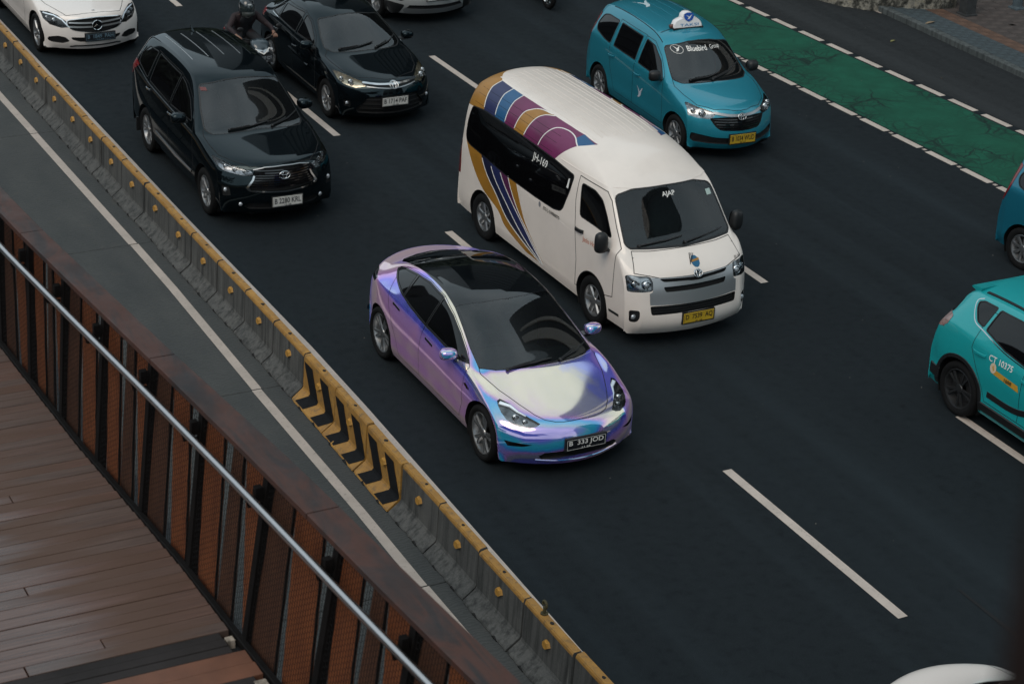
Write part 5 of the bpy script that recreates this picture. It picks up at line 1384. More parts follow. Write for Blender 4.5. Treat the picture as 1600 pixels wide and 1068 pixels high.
    flat_decal(b, root, [[(.60, 1.73), (.68, 1.73), (.68, 1.67), (.60, 1.67)]], b.front, mat('pale_sticker', (.35, .45, .42), .5), 'inspection_sticker')
    # round blue and gold badge with a feathered crest
    cx, cz = .055, 1.085
    flat_decal(b, root, [[(cx+.062*math.cos(k*.5236), cz+.058*math.sin(k*.5236)) for k in range(12)]], b.front, mat('badge_blue', (.01, .10, .20), .4), 'badge')
    flat_decal(b, root, [[(cx-.065, cz-.005), (cx+.065, cz+.008), (cx+.065, cz+.028), (cx-.065, cz+.015)]], b.front, C_G, 'badge', .004)
    flat_decal(b, root, [[(cx-.09+i*.022, cz-.02+i*.018), (cx-.078+i*.022, cz-.02+i*.018), (cx-.03+i*.025, cz+.085-i*.004), (cx-.045+i*.025, cz+.08-i*.004)] for i in range(3)], b.front, M_BLKPR, 'badge', .005)
    ring_emblem(b, root, .035, .965, .062, .042, M_CHROME, b.front, True, .007, .012, M_LAMPD)
    plate(b, root, .02, .42, 'D  7539  AQ', M_PY, M_BLKPR, .46, .14, '01 28')
    for sg in (-1, 1):
        pass
    mirrors(root, 1.03, .78-b.off, 1.30, (.088, .068, .138), M_BLKP, M_BLKP, .07)
    wipers(b, root, [[(-.62, 1.275), (-.3, 1.30), (.02, 1.33)], [(.02, 1.262), (.35, 1.29), (.66, 1.32)]], 'front')
    raised(b, root, [(-.74, 1.262), (-.4, 1.248), (0, 1.243), (.4, 1.248), (.74, 1.262)], b.front, .035, .006, M_BLKP, 'cowl', 5)
    t = MB(); 
    for sg in (-1, 1): t = MB(); t.box(sg*.80-.10, sg*.80+.10, 4.53-b.off, 4.56-b.off, .16, .45); t.build('mud_flap', M_BLKP, root)
    cabin(b, sp, root, .55, 1.20, .76, 1.55, .85, 1.95, None, 3)
    add_wheels(sp, root, 'v', 6, 'wide', M_RIM, .20, .62); underbody(b, sp, root)
    return root
mk_minibus()
def finish(b, sp, root, P, regs, hood=None, ws=None, doors=(), wins=(), ws_m=None):
    b.emit(0, 'body', P, root)
    for rid in doors:
        ds = b.emit(rid, 'door', P, root, 0, 'both'); b.seam(rid, .008, M_GAP, ds, mode='both')
    if hood is not None: h = b.emit(hood, 'hood', P, root)[0]; b.seam(hood, .009, M_GAP, h)
    if ws is not None: w = b.emit(ws, 'windscreen', ws_m or GL_WS, root, -.002)[0]; b.seam(ws, .02, M_BLKP, w, 'windscreen_seal')
    for rid in wins:
        os_ = b.emit(rid, 'side_window', GL_DK, root, -.005, 'both', wall_mat=M_BLKP); b.seam(rid, .018, M_BLKP, os_, 'window_seal', mode='both')
def sides(b, root, pts, wd, th, m, name, sub=8):
    for sg in (-1, 1): raised(b, root, pts, lambda u, v, g_=sg: b.side(u, v, g_), wd, th, m, name, sub)

# ------------------------------------------------------------------ black people carrier
def mk_mpv():
    sp = MPV; root = car_root('people_carrier', sp, 'black people carrier with a chrome framed grille, between the barriers and the motorbike rider', 'car')
    b = make_body(sp); arches(b, sp, root, .06)
    d1 = b.cut([(1.45, 1.02), (1.40, .8), (1.38, .42), (2.55, .42), (2.56, 1.0), (2.50, 1.60), (2.2, 1.55), (1.9, 1.42), (1.62, 1.22)], 'side', 'door')
    d2 = b.cut([(2.56, 1.0), (2.55, .42), (3.22, .42), (3.45, .78), (3.58, 1.1), (3.60, 1.62), (2.50, 1.61)], 'side', 'door')
    w1 = b.cut(rpoly([(1.64, 1.165), (2.5, 1.15), (2.46, 1.57), (2.25, 1.52), (1.95, 1.39)], .03), 'side', 'side_window')
    w2 = b.cut(rpoly([(2.56, 1.15), (3.5, 1.20), (3.52, 1.60), (2.52, 1.58)], .03), 'side', 'side_window')
    w3 = b.cut(rpoly([(3.62, 1.21), (4.16, 1.30), (4.22, 1.42), (4.05, 1.56), (3.62, 1.60)], .04), 'side', 'side_window')
    hd = b.cut([(0, .15), (-.3, .165), (-.45, .22), (-.62, .42), (-.76, .68), (-.80, 1.0), (-.80, 1.22), (-.76, 1.34), (0, 1.2)], 'top', 'hood', .2)
    ws = b.cut(rpoly([(0, 1.66), (-.25, 1.645), (-.60, 1.585), (-.695, 1.33), (-.745, 1.12), (-.67, 1.095), (-.24, 1.125), (0, 1.135)], [0, .03, .05, .02, .04, .03, .02, 0], 3), 'front', 'windscreen', .1)
    hl = b.cut(rpoly([(-.845, .955), (-.80, .955), (-.62, .895), (-.45, .865), (-.42, .815), (-.55, .79), (-.78, .83), (-.84, .885)], .02, 2), 'front', 'headlight', .03)
    gr = b.cut([(0, .915), (-.26, .905), (-.41, .87), (-.42, .80), (-.44, .745), (-.51, .62), (-.47, .59), (0, .575)], 'front', 'grille', .05)
    lw = b.cut(rpoly([(0, .30), (-.50, .30), (-.56, .345), (-.50, .40), (0, .41)], [0, .02, .02, .02, 0], 2), 'front', 'lower_mouth', .05)
    fg = b.cut(rpoly([(-.83, .63), (-.74, .62), (-.72, .50), (-.82, .48)], .02, 2), 'front', 'fog_recess', .03)
    tl = b.cut([(4.1, 1.27), (4.3, 1.30), (4.6, 1.30), (4.6, 1.05), (4.42, 1.03)], 'side', 'tail_light', .03)
    finish(b, sp, root, P_BLACK, None, hd, ws, (d1, d2), (w1, w2, w3))
    headlamps(b, root, hl, mat('lamp_bowl_grey', (.30, .31, .33), .18, metal=.9, noise=.6, nscale=20), -.04, [(-.62, .36, .85, .035), (-.72, .48, .87, .030), (-.52, .26, .84, .025)], ([(-.80, .935), (-.66, .885), (-.48, .85)], .016, M_CHROME, 'front'))
    b.emit(gr, 'grille', M_VOID, root, -.04, 'join', wall_mat=M_CHROME)
    slats(b, root, lambda z: .40+.1*(.86-z)/.25, (.87, .835, .80, .765, .73, .695, .66, .63), M_GLOSSB, .024, .006, -.018)
    for sg in (-1, 1): raised(b, root, [(sg*.415, .80), (sg*.435, .745), (sg*.52, .625), (sg*.48, .588)], b.front, .035, .012, M_CHROME, 'grille_frame', 5, .004)
    raised(b, root, [(-.48, .588), (0, .568), (.48, .588)], b.front, .03, .012, M_CHROME, 'grille_frame', 8, .004)
    raised(b, root, [(-.42, .878), (-.26, .912), (0, .922), (.26, .912), (.42, .878)], b.front, .018, .006, M_SATIN, 'grille_frame', 6, .002)
    ring_emblem(b, root, .0, .80, .078, .052, M_CHROME, b.front, True, .008, .016)
    b.emit(lw, 'lower_mouth', M_VOID, root, -.03, 'join', wall_mat=M_BLKP)
    for o, sg in zip(b.emit(fg, 'fog_recess', M_BLKP, root, -.02, 'both', wall_mat=M_BLKP), (-1, 1)):
        q = b.front(.78*sg, .57); t = MB(); t.ellipsoid((q[0].x, q[0].y+.01, q[0].z), (.03, .02, .035), 12, 8); t.build('fog_lamp', M_BULB, o, smooth=True)
    for sg in (-1, 1):
        q = b.front(.60*sg, .375); t = MB(); t.ellipsoid(tuple(q[0]), (.032, .022, .032), 12, 8); t.build('spot_lamp', M_BULB, root, smooth=True)
    b.emit(tl, 'tail_light', M_RED, root, .002, 'both')
    for x in (-.46, -.215, .03, .285, .46): raised(b, root, [(x, 2.66), (x, 3.3), (x, 3.96)], b.top, .014, .004, M_SATIN if x < .4 else P_BLACK, 'roof_rail_strip', 8)
    t = MB(); q = b.top(-.02, 4.02); t.strip([q[0]+Vector((0, -.10, 0)), q[0]+Vector((0, .03, .055)), q[0]+Vector((0, .06, .06))], [(0, 0, 1)]*3, [.03, .02, .012], .02); t.build('roof_antenna', P_BLACK, root)
    sides(b, root, [(1.46, 1.06), (2.5, 1.105), (3.5, 1.155), (4.2, 1.25)], .014, .004, M_CHROME, 'belt_strip')
    sides(b, root, [(1.45, .47), (2.2, .455), (3.15, .50)], .045, .010, M_GLOSSB, 'sill_trim')
    handles(b, root, [(2.42, 1.03), (3.45, 1.09)], M_CHROME, .19, .026)
    plate(b, root, .03, .42, 'B 2280 KRL', M_PW, M_BLKPR, .45, .145, '12 28')
    mirrors(root, .985, 1.78-b.off, 1.19, (.115, .085, .075), P_BLACK, M_BLKP, .07)
    wipers(b, root, [[(-.42, 1.135), (-.1, 1.16), (.18, 1.19)], [(.22, 1.14), (.5, 1.17), (.72, 1.22)]], 'front')
    for sg in (-1, 1): t = MB(); t.box(sg*.84-.09, sg*.84+.05, 4.08-b.off, 4.11-b.off, .2, .42); t.build('mud_flap', M_BLKP, root)
    flat_decal(b, root, [[(-.60, 1.56), (-.52, 1.565), (-.52, 1.53), (-.60, 1.525)]], b.front, mat('red_sticker', (.12, .03, .03), .5), 'windscreen_sticker')
    cabin(b, sp, root, 1.15, 1.05, .72, 2.35, .70, 1.66)
    add_wheels(sp, root, 'm', 5, 'vee', M_RIM, .215, .66); underbody(b, sp, root)
mk_mpv()

# ------------------------------------------------------------------ black sedan
def mk_sedan_b():
    sp = SEDAN_B; root = car_root('sedan', sp, 'black sedan with a chrome bar between its yellowed headlights, behind the white minibus', 'car')
    b = make_body(sp); arches(b, sp, root, .055)
    d1 = b.cut([(1.45, .90), (1.40, .7), (1.38, .34), (2.40, .34), (2.42, .9), (2.40, 1.33), (2.1, 1.27), (1.75, 1.12)], 'side', 'door')
    d2 = b.cut([(2.42, .9), (2.40, .34), (2.98, .34), (3.15, .62), (3.32, .95), (3.3, 1.30), (2.40, 1.34)], 'side', 'door')
    w1 = b.cut(rpoly([(1.62, 1.0), (2.36, 1.0), (2.34, 1.30), (2.1, 1.24), (1.8, 1.10)], .03), 'side', 'side_window')
    w2 = b.cut(rpoly([(2.43, 1.0), (3.2, 1.03), (3.22, 1.26), (2.43, 1.315)], .03), 'side', 'side_window')
    w3 = b.cut(rpoly([(3.27, 1.04), (3.6, 1.06), (3.5, 1.15), (3.28, 1.25)], .03), 'side', 'side_window')
    hd = b.cut([(0, .20), (-.08, .20), (-.48, .42), (-.62, .66), (-.70, 1.0), (-.72, 1.25), (-.6, 1.4), (0, 1.3)], 'top', 'hood', .2)
    ws = b.cut(rpoly([(0, 1.375), (-.2, 1.365), (-.53, 1.31), (-.63, 1.12), (-.66, 1.0), (-.57, .97), (-.30, .98), (0, .99)], [0, .03, .05, .02, .03, .03, .02, 0], 3), 'front', 'windscreen', .1)
    hl = b.cut([(-.765, .835), (-.70, .825), (-.63, .805), (-.44, .755), (-.43, .705), (-.57, .67), (-.71, .70), (-.765, .755)], 'front', 'headlight', .03)
    lw = b.cut(rpoly([(0, .57), (-.42, .55), (-.60, .33), (-.56, .27), (0, .26)], [0, .03, .04, .03, 0], 2), 'front', 'lower_grille', .05)
    fg = b.cut(rpoly([(-.75, .47), (-.66, .46), (-.66, .36), (-.74, .36)], .02, 2), 'front', 'fog_recess', .03)
    tl = b.cut([(3.78, .99), (4.1, 1.0), (4.3, .99), (4.3, .86), (3.95, .85)], 'side', 'tail_light', .03)
    finish(b, sp, root, P_BLACK, None, hd, ws, (d1, d2), (w1, w2, w3))
    M_YL = mat('yellowed_lamp_bowl', (.50, .44, .33), .2, metal=.75, noise=.35, nscale=18)
    headlamps(b, root, hl, M_YL, -.035, [(-.62, .40, .745, .033), (-.72, .55, .765, .025)], rim=M_YL)
    raised(b, root, [(-.46, .745), (-.25, .735), (0, .735), (.25, .735), (.46, .745)], b.front, .045, .010, M_CHROME, 'chrome_bar', 6, .006)
    raised(b, root, [(-.42, .70), (0, .675), (.42, .70)], b.front, .018, .006, M_SATIN, 'chrome_bar', 8, .003)
    raised(b, root, [(-.43, .72), (0, .705), (.43, .72)], b.front, .022, .004, M_VOID, 'upper_grille', 8, .001)
    ring_emblem(b, root, .0, .715, .07, .05, M_CHROME, b.front, True, .007, .020, M_LAMPD)
    b.emit(lw, 'lower_grille', M_VOID, root, -.035, 'join', wall_mat=M_BLKP); slats(b, root, lambda z: .42+.15*(.55-z)/.25, (.34, .42, .50), M_BLKP, .016, .005, -.015)
    for o, sg in zip(b.emit(fg, 'fog_recess', M_BLKP, root, -.02, 'both', wall_mat=M_BLKP), (-1, 1)):
        q = b.front(.70*sg, .415); t = MB(); t.ellipsoid((q[0].x, q[0].y+.01, q[0].z), (.03, .02, .03), 12, 8); t.build('fog_lamp', M_BULB, o, smooth=True)
    b.emit(tl, 'tail_light', M_RED, root, .002, 'both')
    sides(b, root, [(1.5, .965), (2.4, .985), (3.55, 1.035)], .013, .004, M_CHROME, 'belt_strip')
    handles(b, root, [(2.31, .80), (3.18, .85)], M_CHROME, .18, .024)
    plate(b, root, .0, .475, 'B 1714 PAF', M_PW, M_BLKPR, .45, .14, '05 28')
    mirrors(root, .91, 1.60-b.off, 1.03, (.105, .075, .068), P_BLACK, M_BLKP, .07)
    wipers(b, root, [[(-.45, 1.0), (-.1, 1.03), (.15, 1.06)], [(.15, 1.0), (.45, 1.03), (.62, 1.07)]], 'front')
    cabin(b, sp, root, 1.2, .93, .62, 2.3, .55, 1.38)
    add_wheels(sp, root, 's', 5, 'double', M_RIM, .195, .66); underbody(b, sp, root)
mk_sedan_b()

# ------------------------------------------------------------------ white sedans
def mk_sedan_l(sp, label, P, front=True):
    root = car_root('sedan', sp, label, 'car'); b = make_body(sp); arches(b, sp, root, .05)
    d1 = b.cut([(1.45, .86), (1.42, .6), (1.42, .33), (2.55, .33), (2.56, .9), (2.5, 1.32), (2.1, 1.22), (1.75, 1.05)], 'side', 'door')
    d2 = b.cut([(2.56, .9), (2.55, .33), (3.1, .33), (3.28, .6), (3.45, .95), (3.40, 1.28), (2.5, 1.33)], 'side', 'door')
    w1 = b.cut(rpoly([(1.72, .985), (2.5, .99), (2.46, 1.29), (2.15, 1.22), (1.85, 1.08)], .03), 'side', 'side_window')
    w2 = b.cut(rpoly([(2.58, .99), (3.35, 1.01), (3.34, 1.25), (2.55, 1.30)], .03), 'side', 'side_window')
    hd = b.cut([(0, .15), (-.30, .18), (-.46, .235), (-.49, .26), (-.56, .40), (-.70, .75), (-.76, 1.1), (-.76, 1.4), (-.7, 1.5), (0, 1.4)], 'top', 'hood', .2)
    ws = b.cut(rpoly([(0, 1.355), (-.25, 1.345), (-.56, 1.29), (-.66, 1.12), (-.71, .985), (-.6, .955), (-.3, .97), (0, .98)], [0, .03, .05, .02, .03, .03, .02, 0], 3), 'front', 'windscreen', .1)
    rw = b.cut(rpoly([(0, 3.32), (-.25, 3.32), (-.52, 3.36), (-.56, 3.9), (-.3, 4.0), (0, 4.04)], [0, .03, .05, .05, .03, 0], 3), 'top', 'rear_window', .2)
    tr = b.cut([(0, 4.06), (-.3, 4.02), (-.60, 3.92), (-.60, 4.2), (-.56, 4.44), (-.3, 4.55), (0, 4.575)], 'top', 'trunk_lid', .2)
    hl = b.cut([(-.83, .765), (-.72, .775), (-.60, .745), (-.49, .66), (-.455, .57), (-.58, .55), (-.74, .59), (-.82, .67)], 'front', 'headlight', .03)
    gr = b.cut(rpoly([(0, .725), (-.25, .71), (-.48, .675), (-.48, .58), (-.40, .53), (-.15, .495), (0, .49)], [0, .02, .04, .04, .03, .03, 0], 3), 'front', 'grille', .05)
    ve = b.cut(rpoly([(-.78, .375), (-.64, .41), (-.52, .39), (-.455, .32), (-.57, .275), (-.73, .285), (-.79, .32)], .03, 3), 'front', 'bumper_vent', .03)
    lw = b.cut(rpoly([(0, .395), (-.44, .395), (-.42, .35), (-.30, .315), (0, .31)], [0, .02, .02, .02, 0], 2), 'front', 'lower_grille', .05)
    tl = b.cut([(4.0, .95), (4.25, .96), (4.6, .90), (4.6, .78), (4.3, .76)], 'side', 'tail_light', .03)
    finish(b, sp, root, P, None, hd, ws, (d1, d2), (w1, w2))
    o = b.emit(rw, 'rear_window', GL_DK, root, -.003)[0]; b.seam(rw, .018, M_BLKP, o, 'window_seal')
    o = b.emit(tr, 'trunk_lid', P, root)[0]; b.seam(tr, .010, M_GAP, o)
    headlamps(b, root, hl, M_LAMPD, -.035, [(-.66, .36, .655, .036), (-.75, .48, .68, .030)], ([(-.80, .755), (-.66, .742), (-.56, .69), (-.475, .585)], .026, M_DRL, 'front'))
    b.emit(gr, 'grille', M_VOID, root, -.04, 'join', wall_mat=M_CHROME); slats(b, root, .46, (.645, .575), M_SATIN, .030, .008, -.008, bend=-.0)
    raised(b, root, crom([(-.48, .60), (-.47, .68), (-.25, .715), (0, .73), (.25, .715), (.47, .68), (.48, .60), (.40, .53), (.15, .493), (0, .487), (-.15, .493), (-.40, .53), (-.48, .60)], 3), b.front, .016, .006, M_CHROME, 'grille_frame', 2, .003)
    # ringed three-pointed badge
    t = MB(); cx, cz, rr = 0.0, .605, .085; y0 = b.front(0, cz)[0].y-.012
    t.tube([(cx+rr*math.cos(k*math.pi/12), y0, cz+rr*math.sin(k*math.pi/12)) for k in range(25)], .008, 6, cap=False, up=(0, 1, 0))
    for k in range(3):
        a = math.pi/2+k*2*math.pi/3; t.add([(cx+rr*.95*math.cos(a), y0, cz+rr*.95*math.sin(a)), (cx+.016*math.cos(a+2.1), y0-.01, cz+.016*math.sin(a+2.1)), (cx+.016*math.cos(a-2.1), y0-.01, cz+.016*math.sin(a-2.1)), (cx+.016*math.cos(a+1.05), y0, cz+.016*math.sin(a+1.05)), (cx+.016*math.cos(a-1.05), y0, cz+.016*math.sin(a-1.05))], [(0, 3, 1), (0, 2, 4), (0, 1, 2)])
    eb = t.build('emblem', M_CHROME, root)
    t = MB(); t.lathe([(y0+.004, rr), (y0+.004, 0)], 20, 'y', (cx, 0, cz)); t.build('emblem_back', M_GLOSSB, eb)
    q = b.top(.0, .235); t = MB(); t.lathe([(0, .028), (.003, .026), (.003, 0)], 14, 'z'); e = t.build('hood_badge', M_SATIN, root); e.location = q[0]
    for o in b.emit(ve, 'bumper_vent', M_BLKP, root, -.035, 'both', wall_mat=M_BLKP): pass
    b.emit(lw, 'lower_grille', M_VOID, root, -.03, 'join', wall_mat=M_BLKP)
    raised(b, root, [(-.45, .215), (-.36, .235), (0, .24), (.36, .235), (.45, .215)], b.front, .03, .004, M_BLKP, 'front_splitter', 6, .002)
    b.emit(tl, 'tail_light', M_RED, root, .002, 'both')
    handles(b, root, [(2.42, .80), (3.3, .83)], P, .18, .026)
    if front: plate(b, root, .045, .40, 'B  1849  PAH', M_PB_, mat('dull_blue_print', (.12, .19, .24), .5), .52, .125, '11 25')
    mirrors(root, .98, 1.72-b.off, 1.02, (.11, .075, .066), P, M_BLKP, .07)
    wipers(b, root, [[(-.45, 1.0), (-.1, 1.02), (.15, 1.05)], [(.15, .99), (.45, 1.02), (.64, 1.06)]], 'front')
    cabin(b, sp, root, 1.3, .92, .68, 2.45, .52, 1.36)
    add_wheels(sp, root, 'l', 5, 'twist', M_RIM, .225, .70); underbody(b, sp, root); return root
mk_sedan_l(SEDAN_L, 'white sedan with a slatted oval grille and glowing eyebrow lights at the upper left corner', P_WHITE2)
SEDAN_W = dict(SEDAN_L); SEDAN_W.update(x=10.84, yf=8.34, rz=-.01)
mk_sedan_l(SEDAN_W, 'white car cut off by the lower right edge, only its rear end showing', P_WHITE2, False)

# ------------------------------------------------------------------ taxis
M_TSIGN = mat('taxi_sign_white', (.74, .72, .72), .35, coat=.3); M_TBLUE = mat('taxi_sign_blue', (.012, .075, .36), .4); M_TLBL = mat('taxi_letter_blue', (.05, .20, .42), .4)
BIRD = [(-.5, .30), (-.1, .12), (.05, .02), (.30, .22), (.55, .30), (.32, .08), (.22, -.14), (.0, -.28), (-.30, -.30), (-.10, -.16), (-.12, .0)]
def mk_taxi(sp, label, P, full):
    root = car_root('taxi', sp, label, 'taxi'); b = make_body(sp); arches(b, sp, root, .055)
    d1 = b.cut([(1.22, .95), (1.17, .7), (1.15, .35), (2.18, .35), (2.20, .95), (2.17, 1.48), (1.9, 1.47), (1.6, 1.32), (1.3, 1.08)], 'side', 'door')
    d2 = b.cut([(2.20, .95), (2.18, .35), (2.82, .35), (3.0, .70), (3.08, .95), (3.06, 1.50), (2.17, 1.49)], 'side', 'door')
    w1 = b.cut(rpoly([(1.30, 1.03), (1.55, 1.03), (2.11, 1.06), (2.13, 1.44), (1.86, 1.41), (1.55, 1.25)], .03), 'side', 'side_window')
    w2 = b.cut(rpoly([(2.22, 1.07), (2.97, 1.09), (3.0, 1.46), (2.26, 1.445)], .03), 'side', 'side_window')
    w3 = b.cut(rpoly([(3.10, 1.09), (3.33, 1.11), (3.66, 1.17), (3.73, 1.27), (3.66, 1.42), (3.5, 1.46), (3.10, 1.465)], .05), 'side', 'side_window')
    hd = b.cut([(0, .10), (-.12, .115), (-.40, .24), (-.60, .46), (-.68, .75), (-.71, 1.0), (-.66, 1.2), (0, 1.1)], 'top', 'hood', .2)
    ws = b.cut(rpoly([(0, 1.535), (-.2, 1.525), (-.575, 1.455), (-.63, 1.22), (-.665, 1.06), (-.57, 1.03), (-.3, 1.04), (0, 1.05)], [0, .03, .05, .02, .03, .03, .02, 0], 3), 'front', 'windscreen', .1)
    hl = b.cut(rpoly([(-.735, .87), (-.70, .875), (-.60, .84), (-.42, .80), (-.40, .76), (-.48, .69), (-.64, .69), (-.76, .72)], .02, 2), 'front', 'headlight', .03)
    gr = b.cut(rpoly([(0, .735), (-.28, .735), (-.49, .705), (-.41, .575), (-.34, .525), (0, .515)], [0, .03, .03, .03, .04, 0], 3), 'front', 'grille', .05)
    lw = b.cut(rpoly([(0, .40), (-.42, .41), (-.73, .46), (-.74, .36), (-.70, .315), (-.48, .30), (0, .30)], [0, .02, .02, .02, .02, .02, 0], 2), 'front', 'lower_grille', .03)
    tl = b.cut(rpoly([(3.76, 1.42), (3.90, 1.44), (4.1, 1.2), (4.1, .92), (3.90, .88), (3.80, 1.08)], .03), 'side', 'tail_light', .02)
    finish(b, sp, root, P, None, hd, ws, (d1, d2), (w1, w2, w3))
    headlamps(b, root, hl, M_LAMPB, -.04, [(-.58, .32, .765, .042), (-.68, .43, .79, .030)], rim=M_LAMPB)
    b.emit(gr, 'grille', M_VOID, root, -.035, 'join', wall_mat=M_BLKP); slats(b, root, lambda z: .34+.12*(z-.53)/.18, (.695, .655, .615, .575, .54), M_GLOSSB, .022, .006, -.014)
    raised(b, root, [(-.42, .785), (-.22, .762), (0, .755), (.22, .762), (.42, .785)], b.front, .050, .010, M_SATIN, 'chrome_bar', 6, .005)
    ring_emblem(b, root, .0, .735, .068, .048, M_CHROME, b.front, True, .007, .020, M_LAMPD)
    b.emit(lw, 'lower_grille', M_BLKP, root, -.03, 'join', wall_mat=M_BLKP)
    b.emit(tl, 'tail_light', M_RED, root, .004, 'both')
    handles(b, root, [(2.06, .88), (2.98, .92)], P, .19, .028)
    for sg in (-1, 1): raised(b, root, [(1.1, 1.0), (1.5, 1.005), (2.2, 1.035), (3.1, 1.06), (3.7, 1.12)], lambda u, v, g_=sg: b.side(u, v, g_), .012, .002, P, 'belt_crease', 6)
    for sg in (-1, 1): raised(b, root, [(sg*.565, 1.75), (sg*.55, 2.1), (sg*.535, 3.5)], b.top, .016, .004, M_GAP, 'roof_gutter', 8)
    for x in (-.44, -.20, .0, .20, .44): raised(b, root, [(x, 2.25), (x, 3.4)], b.top, .016, .003, P, 'roof_rib', 10)
    wipers(b, root, [[(-.42, 1.06), (-.1, 1.09), (.12, 1.13)], [(-.05, 1.06), (.3, 1.12), (.58, 1.19)]], 'front')
    mirrors(root, .905, 1.32-b.off, 1.10, (.10, .075, .085), M_BLKP, M_BLKP, .07)
    plate(b, root, .02, .39, 'B 1034 WUD' if full else 'B 1208 WUC', M_PY, M_BLKPR, .46, .15, '03 27')
    flat_decal(b, root, [[(1.93-u*.20, .62+v*.32) for u, v in BIRD]], lambda u, v: b.side(u, v), mat('pale_bird_print', (.42, .46, .52), .5), 'bird_emblem')
    if full:
        M_BAND = mat('windscreen_band', (.006, .008, .010), .25)
        front_text(b, root, 'Bluebird', -.095, 1.44, .066, M_WHT, 'lettering', 1.12, .004, bold=.016); front_text(b, root, 'Group', .235, 1.434, .068, M_WHT, 'lettering', 1.0, .004)
        P_, N_ = [], []
        for k in range(25):
            a = 2*math.pi*k/24; rx = .088; u, v = rx*math.cos(a), .045*math.sin(a)*(1 if math.sin(a) > 0 else 1.25)
            h = b.front(-.415+u, 1.432+v); P_.append(h[0]+h[1]*.004); N_.append(h[1])
        t = MB(); t.strip(P_, N_, .008, .001); t.build('windscreen_logo', M_WHT, root)
        flat_decal(b, root, [[(-.415+u*.10, 1.432+v*.11) for u, v in BIRD]], b.front, M_WHT, 'windscreen_logo', .004)
    # illuminated roof sign: rounded hump with a shield, on a dark base
    s0, x0 = 1.98, -.02; q = b.top(x0, s0); zb = q[0].z
    sg_ = empty('roof_sign', (0, 0, 0)); sg_.parent = root
    out = [(-.26, 0), (-.265, .05), (-.22, .115), (-.15, .145), (-.10, .16), (-.085, .215), (-.04, .25), (.01, .255), (.06, .25), (.11, .21), (.125, .165), (.18, .145), (.235, .10), (.262, .05), (.26, 0)]
    V = []; F = []; n = len(out)
    rows = [(-.075, .97), (-.062, 1.0), (.03, 1.0), (.06, .93)]
    for d, k in rows:
        for u, v in out: V.append((x0+u*k, s0-b.off+d+v*.25, zb-.012+v*k))
    for r_ in range(len(rows)-1):
        for i in range(n-1): F.append((r_*n+i, r_*n+i+1, (r_+1)*n+i+1, (r_+1)*n+i))
    F += [tuple(range(n))[::-1], tuple((len(rows)-1)*n+i for i in range(n))]
    t = MB(); t.add(V, F); t.build('sign_shell', M_TSIGN, sg_, auto=40)
    t = MB(); t.bbox(x0-.275, x0+.275, s0-b.off-.09, s0-b.off+.08, zb-.03, zb+.004, .006); t.build('sign_base', M_BLKP, sg_)
    t = MB(); t.tube([(x0-.31, s0-b.off-.01, zb+.02), (x0-.25, s0-b.off-.01, zb+.03)], [.035, .028], 10); t.build('sign_lamp', mat('brown_bulb', (.12, .035, .02), .4), sg_, smooth=True)
    fy = lambda v: s0-b.off-.079+v*.25
    sh = [(-.075, .225), (-.03, .242), (.03, .242), (.085, .225), (.088, .17), (.06, .125), (.0, .10), (-.055, .13), (-.082, .175)]
    mesh_obj('sign_shield', [(x0+.015+u*1.05, fy(v)-.003, zb-.012+v) for u, v in sh], [tuple(range(len(sh)))], M_TBLUE, sg_)
    mesh_obj('sign_bird', [(x0+.02+u*.115, fy(.175+v*.115)-.006, zb-.012+.175+v*.115) for u, v in BIRD], [tuple(range(len(BIRD)))], M_WHT, sg_)
    V2, F2 = text_mesh('TAKSI', .042); kx = .34/(V2[:, 0].max()-V2[:, 0].min())
    mesh_obj('sign_lettering', [(x0+.02+a*kx, fy(.055+c)-.004, zb-.012+.055+c) for a, c in V2], F2, M_TLBL, sg_)
    seam_line(b, root, [(-.50, 1.95), (-.30, 1.96)], b.top, .012, M_BLKP, 'sign_cable', .006)
    if full:
        h = b.top(-.22, 2.95); fl = flat_decal(b, root, [[(-.12+u*.26, 3.25+v*.7) for u, v in BIRD]], b.top, mat('roof_print', (.45, .55, .58), .5), 'roof_emblem')
    cabin(b, sp, root, .95, 1.0, .64, 1.95, .66, 1.58)
    add_wheels(sp, root, 't', 8, 'spoke', M_RIM, .18, .66); underbody(b, sp, root)
mk_taxi(TAXI, 'teal taxi with a white roof sign driving beside the green bike lane', P_TEAL, True)
TAXI2 = dict(TAXI); TAXI2.update(x=20.38, yf=20.90-2.655, rz=.085)
mk_taxi(TAXI2, 'darker blue taxi cut by the right edge, only its rear corner and wheel showing', P_BLUE, False)

